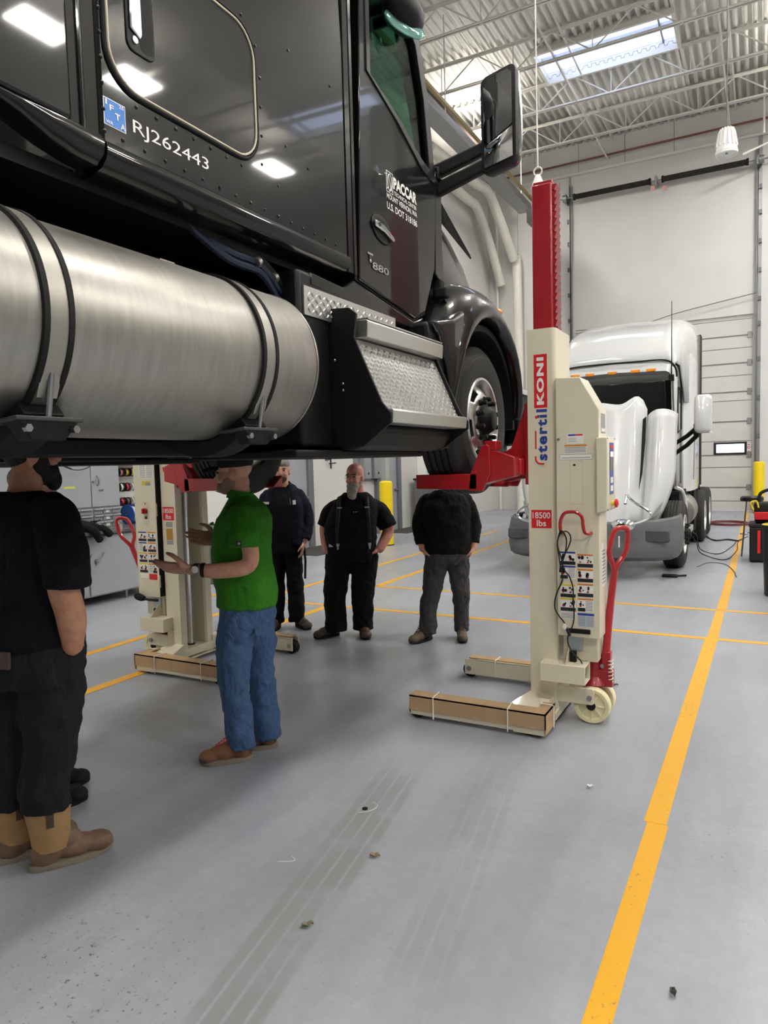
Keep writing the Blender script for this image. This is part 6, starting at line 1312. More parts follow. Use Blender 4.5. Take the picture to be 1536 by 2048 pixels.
# --- man in the black sweater behind the front wheel
r_p = person((-2.628, 5.992), 'person in black sweater and grey jeans, head hidden behind the raised wheel')
H = Head((0.03, -0.02, 1.60), R(-100))
body = blob('body', H.parts()+[('l', [(0.03, 0.02, 1.40, 0.064), (0.03, 0.0, 1.52, 0.06)]), rg([(0, 0.04, 0.85, 0.10, 0.15), (0, 0.04, 1.25, 0.10, 0.16), (0, 0.04, 1.38, 0.05, 0.07)]), ('l', [(-0.14, 0.03, 1.25, 0.04), (-0.205, 0.03, 1.08, 0.042), (-0.195, -0.03, 0.88, 0.034)]), ('l', [(0.21, 0.03, 1.25, 0.04), (0.295, 0.03, 1.08, 0.042), (0.28, -0.03, 0.88, 0.034)]), ('l', [(-0.07, 0, 0.78, 0.06), (-0.115, 0, 0.47, 0.05), (-0.15, 0, 0.1, 0.042)]), ('l', [(0.135, 0.02, 0.78, 0.06), (0.155, 0.035, 0.47, 0.05), (0.16, 0.06, 0.1, 0.042)])]+hand((-0.195, -0.03, 0.89), (0.45, 0.05, -1), (1, 0, 0), 1, 0.2)+hand((0.28, -0.03, 0.89), (-0.45, 0.05, -1), (-1, 0, 0), -1, 0.2), skin_a, r_p, 0.007)
H.face(r_p, body)
blob('hair', [H.e(-0.018, 0, 0.052, 0.100, 0.082, 0.078)], hair_brown, r_p, 0.008)
blob('sweater', [rg([(0.0, 0.04, 0.83, 0.15, 0.215), (0.0, 0.04, 0.95, 0.155, 0.215), (0.01, 0.04, 1.15, 0.155, 0.215), (0, 0.04, 1.28, 0.14, 0.225), (0, 0.04, 1.37, 0.10, 0.17), (0, 0.03, 1.42, 0.075, 0.085)]),
   ('o', [(-0.13, 0.035, 1.30, 0.085), (-0.185, 0.035, 1.20, 0.076), (-0.21, 0.03, 1.06, 0.068), (-0.20, -0.01, 0.92, 0.056)]), ('o', [(0.21, 0.035, 1.30, 0.085), (0.265, 0.035, 1.20, 0.076), (0.30, 0.03, 1.06, 0.068), (0.285, -0.01, 0.92, 0.056)])], black_cloth, r_p, 0.008, 0.016, smooth=3)
blob('jeans', [rg([(0.0, 0.035, 0.88, 0.145, 0.198), (0.0, 0.035, 0.78, 0.145, 0.205), (0, 0.03, 0.73, 0.13, 0.20)]), ('o', [(-0.065, 0.0, 0.75, 0.112), (-0.10, 0.0, 0.55, 0.094), (-0.125, 0.0, 0.42, 0.084), (-0.15, 0.0, 0.25, 0.078), (-0.155, -0.01, 0.07, 0.076)]), ('o', [(0.135, 0.02, 0.75, 0.112), (0.150, 0.03, 0.55, 0.092), (0.165, 0.04, 0.40, 0.082), (0.165, 0.05, 0.25, 0.074), (0.165, 0.06, 0.075, 0.074)])], grey_denim, r_p, 0.008, 0.024, smooth=3)
shoe(r_p, (-0.125, 0.065), R(-135), 0.30, hiker, black_rubber, toe_m=boot_dark, lace=boot_dark); shoe(r_p, (0.165, 0.13), R(-92), 0.30, hiker, black_rubber, toe_m=boot_dark, lace=boot_dark)
# ---------------------------------------------------------------- white tractor with its hood tilted forward
WC = -2.18
wt_paint = mat('truck_white_paint', (208, 210, 210), 0.22, var=0.02, vscale=2, coat=0.8)
wt_grey = mat('bumper_grey_plastic', (92, 94, 97), 0.5, var=0.08, vscale=8)
wt_dark = mat('glass_dark', (12, 14, 16), 0.06, spec=0.8)
wt = thing('semi_truck', (WC, 12.5, 0), 'white semi truck with tilted open hood in front of the overhead door', 'truck')
# cab, roof fairing, sleeper
def sec_w(y, hw, zt, r, zb=1.1):
    pts = [(WC-hw, zb), (WC-hw, zt-r)]
    for a in (180-22.5, 135, 112.5): pts.append((WC-hw+r+r*math.cos(R(a)), zt-r+r*math.sin(R(a))))
    pts += [(WC-hw+r, zt), (WC, zt+0.03), (WC+hw-r, zt)]
    for a in (67.5, 45, 22.5): pts.append((WC+hw-r+r*math.cos(R(a)), zt-r+r*math.sin(R(a))))
    pts += [(WC+hw, zt-r), (WC+hw, zb)]
    return [(x, y, z) for x, z in pts]
MB().grid([sec_w(12.28, 0.90, 2.86, 0.06, 1.15), sec_w(12.25, 0.92, 3.0, 0.08, 1.15), sec_w(12.0, 0.90, 3.03, 0.10, 2.93), sec_w(12.05, 0.92, 3.14, 0.14, 2.93), sec_w(12.3, 0.94, 3.22, 0.16, 1.15), sec_w(13.3, 0.94, 3.26, 0.16, 1.15)]).build('cab', wt_paint, wt, smooth=40, solid=0.02)
MB().prism([(12.40, 1.15), (12.40, 2.0), (12.28, 2.05), (12.28, 1.15)], 'x', WC-0.9, WC+0.9).build('cab_front', wt_paint, wt, smooth=0)
fr_ = [(12.14, 0.93, 3.20, 0.10), (12.30, 0.95, 3.42, 0.20), (12.6, 0.97, 3.68, 0.26), (13.1, 1.0, 3.92, 0.30), (13.7, 1.04, 4.10, 0.32), (14.3, 1.07, 4.20, 0.32), (15.0, 1.09, 4.25, 0.30)]
MB().grid([sec_w(y, hw, zt, r, 3.16 if y < 13 else 2.6) for y, hw, zt, r in fr_], False).build('roof_fairing', wt_paint, wt, smooth=60, solid=0.02)
MB().grid([sec_w(y, hw, zt, r, 1.05) for y, hw, zt, r in ((13.25, 0.96, 3.6, 0.2), (13.5, 1.05, 3.6, 0.2), (13.9, 1.085, 3.6, 0.2), (15.0, 1.09, 3.6, 0.2))], False, True).build('sleeper', wt_paint, wt, smooth=60)
MB().tube(smooth_path([(WC-0.9, 12.07, 3.185), (WC-0.4, 11.98, 3.205), (WC+0.4, 11.98, 3.205), (WC+0.80, 12.05, 3.20), (WC+0.935, 12.15, 3.10), (WC+0.955, 12.25, 2.95)], 5), 0.014, 6).build('fairing_seam', black_rubber, wt)
bx('sleeper_back', (WC-1.08, WC+1.08, 14.98, 15.02, 1.05, 4.0), wt_paint, wt)
for x in (WC-1.09, WC+1.09): bx('gap_extender', (x-0.015, x+0.015, 15.0, 15.32, 1.1, 4.0), black_rubber, wt)
# windshield, side window, marker lamps
MB().hexa([(WC-0.82, 12.24, 2.02), (WC+0.82, 12.24, 2.02), (WC+0.82, 12.27, 2.02), (WC-0.82, 12.27, 2.02), (WC-0.80, 12.06, 2.88), (WC+0.80, 12.06, 2.88), (WC+0.80, 12.09, 2.88), (WC-0.80, 12.09, 2.88)]).build('windshield', wt_dark, wt, bevel=0.01)
MB().box(WC-0.88, WC+0.88, 12.26, 12.4, 1.98, 2.9).build('windshield_frame', black_rubber, wt, smooth=0)
for s in (-1, 1):
    q = [(12.34, 2.05), (12.92, 2.12), (12.92, 2.78), (12.50, 2.80), (12.36, 2.55)]
    MB().prism(q, 'x', WC+s*0.94, WC+s*0.956).build('side_window', wt_dark, wt, bevel=0.004)
    MB().tube([(WC+s*0.957, a, b) for a, b in q+q[:1]], 0.012, 6).build('window_seal', black_rubber, wt)
    MB().tube([(WC+s*0.952, 13.0, 2.95), (WC+s*0.952, 13.0, 1.2)], 0.006, 5).build('door_seam', wt_grey, wt)
amb = mat('amber_marker', (240, 150, 40), 0.25)
for x in (-0.60, -0.36, 0.0, 0.36, 0.60, -0.98): 
    if abs(x) < 0.9: MB().prism([(WC+x-0.075, 3.075), (WC+x+0.075, 3.075), (WC+x+0.06, 3.03), (WC+x-0.06, 3.03)], 'y', 11.965, 12.03).build('marker_lamp', amb, wt, bevel=0.006)
for x in (-0.45, -0.2): MB().ell((WC+x, 12.28, 3.40), 0.012, 0.012, 0.012, 8, 6).build('fairing_screw', black_metal, wt)
an = MB().tube([(WC+0.90, 12.0, 2.90), (WC+0.905, 12.0, 3.2), (WC+0.905, 12.0, 4.10)], [0.014, 0.008, 0.005], 6).build('antenna', black_metal, wt)
bx('antenna_base', (WC+0.86, WC+0.94, 11.96, 12.04, 2.86, 2.96), black_rubber, an, 0.01)
# mirrors on arms
for s in (-1, 1):
    m = MB(); hp = rrect(-0.125, 0.125, -0.29, 0.29, 0.07, 5); rows = []
    for y, k in ((11.55, 0.75), (11.58, 0.95), (11.64, 1.0), (11.74, 1.0), (11.78, 0.92)): rows.append([(WC+s*1.385+x*k, y, 2.30+z*(0.4+0.6*k)) for x, z in hp])
    mh = m.grid(rows, True, True).build('mirror_head', wt_paint, wt, smooth=50)
    for z0, z1 in ((1.86, 2.10), (1.70, 1.98)): MB().tube([(WC+s*0.94, 11.95, z0), (WC+s*1.15, 11.8, (z0+z1)/2), (WC+s*1.30, 11.68, z1)], 0.035, 8).build('mirror_arm', black_rubber, mh)
    MB().box(WC+s*1.29-0.04, WC+s*1.29+0.04, 11.64, 11.72, 1.98, 2.16).build('arm_joint', black_rubber, mh, bevel=0.01)
# tilted hood: centre shell and two fender lobes
def hy(dx, z): return 9.95+0.26*(z-0.6)+0.30*dx**2.2
def top(dx): return 2.42+0.05*math.cos(dx*4.5)+(0.16*math.exp(-((dx-0.60)/0.14)**2))
rows = []
for i in range(29):
    dx = -0.72+1.44*i/28; a = abs(dx); zt = top(a) if a < 0.66 else top(0.66)-(a-0.66)*2.6; zb = 0.56+0.10*(a/0.72)**2
    rows.append([(WC+dx, hy(a, zb+(zt-zb)*t)+ (0.16 if t < 0.04 else 0)+0.10*max(0, (a-0.60))/0.12, zb+(zt-zb)*t) for t in [0, 0.03, 0.08]+[0.15+0.85*k/14 for k in range(15)]])
MB().grid(rows).build('hood', wt_paint, wt, smooth=60, solid=0.02)
for s in (-1, 1):
    rows = []
    for i in range(15):
        u = i/14; row = []
        for k in range(17):
            t = k/16; z = 0.60+1.74*t
            xo = 1.10 if z > 1.5 else 1.10-0.30*((1.5-z)/0.9)**1.8
            xi = 0.70+0.02*t; dx = xi+(xo-xi)*u
            zz = z - (0.10*(abs(u-0.55)/0.55)**2.5)*t**3
            row.append((WC+s*dx, hy(min(dx, 0.72), z)+0.02+1.05*max(0, u-0.55)**1.6*(0.6+0.5*t)+ (0.10*(1-u)**3 if u < 0.3 else 0), zz))
        rows.append(row)
    fd = MB().grid(rows).build('hood_fender', wt_paint, wt, smooth=60, solid=0.02)
    # slim dark vent between hood and fender, headlamp
    vt = [(0.69, 2.20), (0.735, 2.24), (0.735, 1.9), (0.71, 1.45), (0.675, 1.22), (0.685, 1.6)]
    MB().add([(WC+s*a, hy(0.7, z)-0.035, z) for a, z in vt], [tuple(range(6))]).build('hood_vent', black_rubber, fd, smooth=0, solid=0.02)
    hl = [(0.62, 0.70), (0.80, 0.80), (0.985, 1.06), (0.93, 0.88), (0.80, 0.72), (0.68, 0.64)]
    MB().add([(WC+s*a, hy(0.72, z)-0.05+max(0, a-0.86)*0.9, z) for a, z in hl], [tuple(range(6))]).build('headlamp', mat('headlamp_lens', (150, 152, 156), 0.12, 0.5), fd, smooth=0, solid=0.04)
    # chrome hood mirror on its stalk
    cm_ = MB().ell((WC+s*0.56, 9.62, 0.78), 0.155, 0.07, 0.09, 20, 12).build('hood_mirror', chrome, wt)
    MB().ell((WC+s*0.56, 9.57, 0.775), 0.13, 0.035, 0.072, 20, 12).build('mirror_glass', mat('mirror_silver', (225, 228, 230), 0.01, 1.0), cm_)
    MB().tube(smooth_path([(WC+s*0.56, 9.95, 1.17), (WC+s*0.68, 9.75, 1.08), (WC+s*0.88, 9.68, 0.96), (WC+s*0.86, 9.66, 0.86), (WC+s*0.70, 9.64, 0.80)], 5), 0.018, 8).build('mirror_stalk', chrome, cm_)
    MB().tube([(WC+s*0.56, 9.95, 1.17), (WC+s*0.55, 9.85, 1.05)], 0.02, 8).build('mirror_stalk', chrome, cm_)
# bumper
pl = [(-1.19, 10.75), (-1.20, 10.35), (-1.14, 10.08), (-0.95, 9.92), (-0.5, 9.84), (0, 9.82)]
pl = pl + [(-x, y) for x, y in reversed(pl[:-1])]
rows = []
for z, k, dy in ((0.27, 0.955, 0.06), (0.32, 0.985, 0.0), (0.46, 1.0, -0.02), (0.50, 1.0, 0.0), (0.64, 0.995, 0.0), (0.76, 0.98, 0.03), (0.78, 0.96, 0.08)):
    rows.append([(WC+x*k, y+dy, z+0.07*(abs(x)/1.2)**3*(1 if z > 0.6 else 0.3)) for x, y in pl])
bp_ = MB().grid(rows).build('bumper', wt_grey, wt, smooth=40, solid=0.03)
for s in (-1, 1):
    MB().prism(rrect(WC+s*0.94-0.17, WC+s*0.94+0.17, 0.53, 0.70, 0.04, 4), 'y', 9.88, 9.93).build('fog_recess', mat('recess_grey', (66, 68, 71), 0.6), bp_, bevel=0.02)
bx('tow_slot', (WC-0.25, WC+0.25, 9.78, 9.83, 0.58, 0.66), black_rubber, bp_)
# chassis, engine, wheels, tanks
for s in (-1, 1): bx('frame_rail', (WC+s*0.42-0.04, WC+s*0.42+0.04, 10.2, 18.0, 0.65, 0.95), black_metal, wt)
bx('engine', (WC-0.45, WC+0.45, 10.6, 12.2, 0.7, 1.75), black_metal, wt, 0.08)
bx('firewall', (WC-0.88, WC+0.88, 12.2, 12.3, 0.9, 1.98), black_metal, wt)
bx('cab_sill', (WC-1.0, WC+1.0, 12.2, 15.0, 0.95, 1.10), black_rubber, wt)
for s in (-1, 1):
    wheel(WC+s*1.02, 11.35, 0.505, s, wt)
    for y in (14.95, 16.3): wheel(WC+s*1.05, y, 0.505, s, wt, wd=0.30, nuts=False, rear=True)
    MB().lathe([(0.31, 0.0), (0.31, 0.8), (0.28, 0.83), (0.0, 0.83)], (WC+s*0.85, 13.0, 0.72), (0, 1, 0), 32).build('fuel_tank', alu, wt)
    MB().lathe([(0.0, -0.02), (0.28, -0.02), (0.31, 0.0)], (WC+s*0.85, 13.0, 0.72), (0, 1, 0), 32).build('tank_end', alu, wt)
    m = MB().lathe([(0.55, 0.0), (0.62, 0.0), (0.62, 0.62), (0.55, 0.62)], (WC+s*1.09-(0.31 if s > 0 else -0.31)-s*0.31, 14.95, 0.505), (s, 0, 0), 32); m.f = [f for f in m.f if max(m.v[i].z for i in f) > 0.52 or min(m.v[i].y for i in f) > 15.2]
    m.build('mud_guard', black_rubber, wt)
    m = MB().prism([(13.9, 1.05), (14.3, 1.05), (14.4, 0.5), (14.2, 0.3), (13.9, 0.3)], 'x', WC+s*1.09-0.03, WC+s*1.09); m.build('side_fairing', black_rubber, wt, bevel=0.01)
    m = MB(); m.tube(smooth_path([(WC+s*0.98, 11.9, 1.18), (WC+s*1.06, 12.0, 1.12), (WC+s*1.10, 12.1, 0.9), (WC+s*1.10, 12.12, 0.45)], 4), 0.03, 8); m.build('wheel_arch', wt_paint, wt)
bx('step_block', (WC+0.98, WC+1.16, 12.25, 12.85, 0.42, 0.52), alu_plate, wt, 0.01)
bx('step_block', (WC-1.16, WC-0.98, 12.25, 12.85, 0.42, 0.52), alu_plate, wt, 0.01)
for y in (13.55, 13.62): MB().tube([(WC+1.10, y, 1.25), (WC+1.115, y, 2.2)], 0.010, 6).build('grab_rail', chrome, wt)
MB().prism(rrect(14.1, 14.6, 1.25, 2.2, 0.06, 4), 'x', WC+1.085, WC+1.096).build('luggage_door', wt_paint, wt, bevel=0.004)
# ---------------------------------------------------------------- workshop furniture and small things
def bollard(x, y, h, r, lab):
    t = thing('bollard', (x, y, 0), lab, 'bollard', 'yellow safety bollards')
    MB().lathe([(r, 0), (r, h-0.06), (r*0.97, h-0.03), (r*0.7, h-0.008), (0, h)], (x, y, 0), n=28).build('sleeve', safety_yellow, t)
    MB().lathe([(r+0.006, 0), (r+0.006, 0.02), (r, 0.022)], (x, y, 0), n=28).build('base_ring', black_rubber, t)
bollard(-0.09, 22.4, 1.46, 0.14, 'yellow bollard beside the overhead door behind the stool')
bollard(-6.80, 12.66, 1.33, 0.135, 'yellow bollard beside the bald person')
# doors in the left wall
def side_door(i, y0, y1, lab, win=None):
    d = thing('door_%d' % i, (WX0, (y0+y1)/2, 0), lab, None, kind='structure')
    for a, b in ((y0-0.18, y0), (y1, y1+0.18)): bx('door_jamb', (WX0, WX0+0.10, a, b, 0, 2.4), dark_grey_frame, d)
    bx('door_head', (WX0, WX0+0.10, y0-0.18, y1+0.18, 2.25, 2.43), dark_grey_frame, d)
    bx('door_leaf', (WX0, WX0+0.05, y0, y1, 0.01, 2.25), grey_door, d)
    if win:
        bx('door_glazing', (WX0+0.045, WX0+0.056, *win, 1.1, 2.0), mat('door_lite', (176, 176, 168), 0.15), d)
    bx('door_pull', (WX0+0.05, WX0+0.11, y1-0.14, y1-0.02, 1.0, 1.05), steel, d, 0.01)
side_door(2, 10.75, 11.78, 'grey steel door with dark frame behind the person in the jacket')
side_door(3, 14.85, 15.75, 'grey steel door with narrow window behind the yellow bollard', (15.15, 15.35))
mat_dark = mat('entrance_mat', (58, 54, 52), 0.95, var=0.2, vscale=30, bump=0.2)
tag(bx('floor_mat', (-8.1, -7.25, 10.75, 12.3, 0, 0.012), mat_dark, None), 'dark mat in front of the grey door behind the two standing men', 'mat', 'door mats')
tag(bx('floor_mat', (-8.1, -7.45, 14.9, 16.4, 0, 0.012), mat_dark, None), 'dark mat on the floor behind the yellow bollard', 'mat', 'door mats')
t = thing('lever_valve', (WX0+0.05, 12.65, 1.73), 'small black lever valve fixed on the white wall', 'valve')
bx('plate', (WX0, WX0+0.02, 12.55, 12.72, 1.78, 1.84), steel, t); MB().tube([(WX0+0.02, 12.66, 1.81), (WX0+0.08, 12.66, 1.80), (WX0+0.08, 12.66, 1.60)], 0.016, 8).build('stem', black_metal, t); MB().tube([(WX0+0.08, 12.60, 1.71), (WX0+0.08, 12.86, 1.72)], 0.012, 8).build('lever', black_metal, t)
box_grey = mat('switch_box_grey', (140, 143, 146), 0.45, var=0.05)
bp = thing('switch_panel', (WX0, 14.3, 1.4), 'grey panel with two disconnect switch boxes on the white wall', 'switch box')
bx('back_panel', (WX0, WX0+0.03, 13.72, 14.92, 1.28, 2.9), mat('panel_grey', (126, 128, 132), 0.5), bp)
for y in (14.12, 14.60):
    s_ = bx('switch_box', (WX0+0.03, WX0+0.16, y-0.16, y+0.16, 1.33, 1.98), box_grey, bp, 0.012)
    MB().cyl((WX0+0.10, y, 1.98), (WX0+0.10, y, 4.5), 0.025, n=10).build('conduit', galv, s_)
    bx('switch_lid', (WX0+0.16, WX0+0.17, y-0.14, y+0.14, 1.36, 1.62), box_grey, s_, 0.004); MB().ell((WX0+0.175, y, 1.46), 0.006, 0.03, 0.03).build('switch_dial', black_metal, s_)
tag(bx('notice_sheets', (WX0, WX0+0.02, 17.05, 17.62, 1.35, 2.1), mat('paper_white', (232, 230, 224), 0.7, var=0.08, vscale=20), None), 'white paper notices pinned on the wall right of the grey door', 'notice')
wv = thing('window_9', (WX0, 18.2, 1.2), None, None, kind='structure')
bx('blind', (WX0, WX0+0.02, 17.72, 18.75, 1.2, 2.3), mat('blind_teal', (168, 214, 222), 0.6), wv)
for k in range(12): bx('blind_slat', (WX0+0.02, WX0+0.035, 17.72, 18.75, 1.22+0.09*k, 1.27+0.09*k), mat('blind_pale', (196, 226, 232), 0.6), wv)
t = thing('utility_cart', (-7.75, 16.9, 0), 'grey cart with black top standing by the notices', 'cart')
bx('body', (-8.05, -7.5, 16.55, 17.25, 0.12, 1.22), mat('cart_grey', (110, 112, 114), 0.5), t, 0.02); bx('top_tray', (-8.07, -7.48, 16.53, 17.27, 1.22, 1.27), black_plastic, t, 0.01)
for x in (-8.0, -7.55):
    for y in (16.6, 17.2): MB().cyl((x, y-0.02, 0.06), (x, y+0.02, 0.06), 0.06, n=14).build('caster', black_rubber, t)
# grey steel bench cabinet
cab_grey = mat('cabinet_grey', (150, 154, 158), 0.42, var=0.04, vscale=4)
def cabinet_door(name, x, y0, y1, z0, z1, par): return bx(name, (x, x+0.022, y0+0.006, y1-0.006, z0+0.006, z1-0.006), cab_grey, par, 0.004)
lc = thing('workbench_cabinet', (-7.7, 6.0, 0), 'long grey steel workbench cabinet with lever handles behind the left lift', 'cabinet')
bx('body', (-8.05, -7.352, 4.2, 7.1, 0.11, 0.885), cab_grey, lc)
for y in (4.3, 5.3, 6.45, 7.0):
    for x in (-7.95, -7.42): MB().cyl((x, y, 0), (x, y, 0.12), 0.02, n=10).build('foot', steel, lc)
for a, b in ((4.22, 5.02), (5.02, 5.81), (5.83, 7.08)):
    d = cabinet_door('cabinet_door', -7.352, a, b, 0.12, 0.87, lc)
    yh = a+0.10 if a > 5.5 else b-0.06
    MB().cyl((-7.33, yh, 0.56), (-7.295, yh, 0.56), 0.024, n=14).build('lock_boss', steel, d)
    MB().tube([(-7.30, yh, 0.56), (-7.29, yh+0.05, 0.585), (-7.29, yh+0.095, 0.66)], 0.010, 8).build('lever_handle', steel, d)
    MB().cyl((-7.33, yh, 0.52), (-7.31, yh, 0.52), 0.012, n=12).build('keyhole', steel, d)
bt = tag(bx('worktop', (-8.1, -7.28, 4.15, 7.35, 0.885, 0.93), mat('bench_top_dark', (84, 82, 82), 0.4, var=0.15, vscale=6), None, 0.006), 'dark steel worktop lying along the grey bench cabinet', 'worktop')
uc = thing('drawer_cabinet', (-7.8, 6.0, 0.93), 'grey steel cabinet with two doors above rows of small drawers', 'cabinet')
bx('body', (-8.08, -7.575, 5.52, 6.56, 0.93, 1.84), cab_grey, uc)
for i, (a, b) in enumerate(((5.53, 6.10), (6.10, 6.55))):
    d = cabinet_door('cabinet_door', -7.575, a, b, 1.215, 1.835, uc)
    if i:
        MB().tube(smooth_path([(-7.55, 6.19, 1.62), (-7.52, 6.19, 1.60), (-7.52, 6.19, 1.52), (-7.55, 6.19, 1.50)], 4), 0.009, 8).build('pull_handle', steel, d)
        MB().cyl((-7.553, 6.13, 1.545), (-7.53, 6.13, 1.545), 0.014, n=12).build('door_lock', steel, d)
        MB().ell((-7.545, 6.25, 1.44), 0.006, 0.04, 0.02).build('key_ring', steel, d)
    else:
        bx('yellow_scrawl', (-7.5535, -7.5525, 5.70, 5.86, 1.47, 1.50), mat('chalk_yellow', (196, 200, 90), 0.8), d)
drawer_white = mat('label_white', (225, 226, 224), 0.6)
def drawer(y0, y1, z0, z1, lab):
    d = bx('drawer', (-7.585, -7.558, y0+0.008, y1-0.008, z0+0.006, z1-0.006), mat('drawer_grey', (132, 135, 138), 0.45), uc, 0.003)
    bx('drawer_lip', (-7.56, -7.535, y0+0.008, y1-0.008, z1-0.022, z1-0.006), cab_grey, d, 0.003)
    if lab: bx('drawer_label', (-7.558, -7.5565, (y0+y1)/2-0.025, (y0+y1)/2+0.03, (z0+z1)/2-0.02, (z0+z1)/2+0.012), drawer_white, d)
for r, (z0, z1) in enumerate(((1.12, 1.20), (1.035, 1.115), (0.945, 1.03))):
    for c in range(3): drawer(6.12+c*0.143, 6.12+(c+1)*0.143, z0, z1, (c == 1 and r < 2) or r == 2)
for r, (z0, z1) in enumerate(((1.12, 1.20), (1.03, 1.115), (0.945, 1.025))):
    for c in range(3): drawer(5.54+c*0.185, 5.54+(c+1)*0.185, z0, z1, False)
sc_ = thing('side_cabinet', (-7.85, 5.2, 0.93), 'grey steel cabinet standing left of the two door cabinet', 'cabinet')
bx('body', (-8.08, -7.62, 4.75, 5.50, 0.93, 1.80), cab_grey, sc_, 0.006); cabinet_door('cabinet_door', -7.62, 4.76, 5.49, 0.95, 1.79, sc_)
# things on top of the cabinets and shelf
t = thing('instrument_box', (-7.75, 5.9, 1.84), 'long cream instrument case with orange sticker on top of the cabinet', 'instrument')
bx('case', (-7.9, -7.6, 5.62, 6.16, 1.84, 1.92), mat('instrument_cream', (206, 190, 150), 0.5), t, 0.008); bx('end_plate', (-7.602, -7.595, 5.93, 6.16, 1.845, 1.915), mat('instrument_grey', (110, 108, 102), 0.5), t); bx('orange_sticker', (-7.595, -7.593, 5.98, 6.05, 1.86, 1.90), mat('sticker_orange', (236, 160, 40), 0.5), t); bx('white_sticker', (-7.595, -7.593, 6.055, 6.11, 1.86, 1.90), print_white, t)
tag(bx('black_case', (-7.95, -7.65, 6.18, 6.33, 1.84, 2.05), black_plastic, None, 0.01), 'small black case on top of the grey cabinet', 'case')
tag(bx('vent_unit', (-8.1, -7.75, 4.9, 5.45, 1.80, 2.3), mat('vent_grey', (150, 152, 150), 0.5), None, 0.01), 'grey ventilated unit on the side cabinet', 'machine')
for k in range(8): bx('louver', (-7.755, -7.74, 4.95, 5.40, 1.84+0.055*k, 1.87+0.055*k), mat('vent_dark', (96, 98, 98), 0.5), bpy.data.objects['vent_unit'])
sf = thing('spool_shelf', (-8.0, 7.0, 1.75), 'white wall shelf above the wire spools', 'shelf')
bx('board', (-8.2, -7.75, 6.58, 7.7, 1.765, 1.785), joist_white, sf); bx('back_board', (-8.2, -8.17, 6.58, 7.7, 0.95, 1.765), mat('pegboard_white', (206, 206, 202), 0.6), sf)
tag(bx('binder', (-8.0, -7.78, 6.60, 7.15, 1.785, 1.86), mat('binder_slate', (84, 92, 98), 0.5), None, 0.005), 'slate grey binder lying on the wall shelf', 'binder')
bx('binder_label', (-7.78, -7.778, 6.80, 6.88, 1.80, 1.84), print_white, bpy.data.objects['binder'])
def spool(y, z, r, w, col, flange, lab, x=-7.95):
    t = thing('wire_spool', (x, y, z), lab, 'wire spool', 'wire spools on the wall rack')
    MB().cyl((x, y-w/2, z), (x, y+w/2, z), r*0.78, n=24).build('wire', col, t)
    for s in (-1, 1): MB().cyl((x, y+s*w/2-0.006, z), (x, y+s*w/2+0.006, z), r, n=24).build('flange', flange, t)
    MB().cyl((x, y-w/2-0.02, z), (x, y+w/2+0.02, z), 0.012, n=8).build('spindle', steel, t)
wm = lambda n, c: mat('wire_'+n, c, 0.4, var=0.1, vscale=60, stretch=(1, 8, 1))
red_f = mat('flange_maroon', (92, 34, 40), 0.5); wht_f = mat('flange_white', (220, 216, 212), 0.5)
for i, (y, z, c, fl_, lab) in enumerate(((6.90, 1.655, wm('pink', (214, 150, 140)), black_plastic, 'pale pink wire spool at the left of the top rack row'), (7.00, 1.655, wm('yellow', (232, 208, 80)), red_f, 'yellow wire spool in the middle of the top rack row'), (7.10, 1.655, wm('lime', (222, 226, 40)), black_plastic, 'bright lime wire spool at the right of the top row'),
        (6.90, 1.445, wm('white', (224, 222, 216)), black_plastic, 'white wire spool at the left of the middle row'), (7.00, 1.445, wm('red', (214, 40, 66)), black_plastic, 'bright red wire spool in the middle rack row'), (7.11, 1.445, wm('silver', (150, 146, 142)), wht_f, 'wire spool with white flanges at the right of the middle row'),
        (6.90, 1.24, wm('crimson', (196, 44, 60)), black_plastic, 'crimson wire spool at the left of the bottom row'), (7.00, 1.24, wm('brown', (110, 80, 74)), black_plastic, 'brown wire spool in the middle of the bottom row'), (7.11, 1.24, wm('grey', (130, 124, 120)), wht_f, 'wire spool with white flanges in the bottom row'))):
    spool(y, z, 0.062, 0.06, c, fl_, lab)
blue_f = mat('flange_blue', (30, 84, 160), 0.4)
spool(6.88, 1.07, 0.14, 0.10, wm('steel', (176, 180, 184)), blue_f, 'large blue cable reel standing nearer the drawers', -7.75); spool(7.06, 1.07, 0.14, 0.10, wm('steel', (176, 180, 184)), blue_f, 'large blue cable reel standing nearer the lift', -7.75)
# jacket thrown on the bench
t = thing('folded_jacket', (-7.45, 5.85, 0.93), 'black jacket thrown over the edge of the workbench', 'jacket')
q = Matrix.Identity(4)
def loose(name, parts, m, root, fold): 
    MW_save = MW[root]; MW[root] = Matrix.Identity(4); o = blob(name, parts, m, root, 0.012, fold, smooth=3); MW[root] = MW_save; setp(o, root); return o
loose('folded_cloth', [('e', (-7.39, 5.72, 1.01), (0.11, 0.22, 0.07)), ('e', (-7.39, 5.60, 1.06), (0.10, 0.18, 0.10)), ('l', [(-7.38, 5.80, 1.02, 0.05), (-7.32, 6.02, 0.965, 0.045), (-7.26, 6.10, 0.89, 0.05)]), ('l', [(-7.36, 5.75, 1.0, 0.05), (-7.26, 5.86, 0.95, 0.05), (-7.24, 5.92, 0.84, 0.045)]), ('l', [(-7.40, 5.85, 1.02, 0.02), (-7.40, 6.0, 1.04, 0.02), (-7.40, 6.08, 1.06, 0.012)])], black_cloth, t, 0.02)
cable('bench_cable', [(-7.55, 5.45, 1.95), (-7.5, 5.62, 1.78), (-7.48, 5.80, 1.705), (-7.48, 5.98, 1.72), (-7.5, 6.12, 1.80), (-7.55, 6.22, 1.95)], 0.007, blk_cord, 'thin black cable looping in front of the grey cabinet', 'cable')
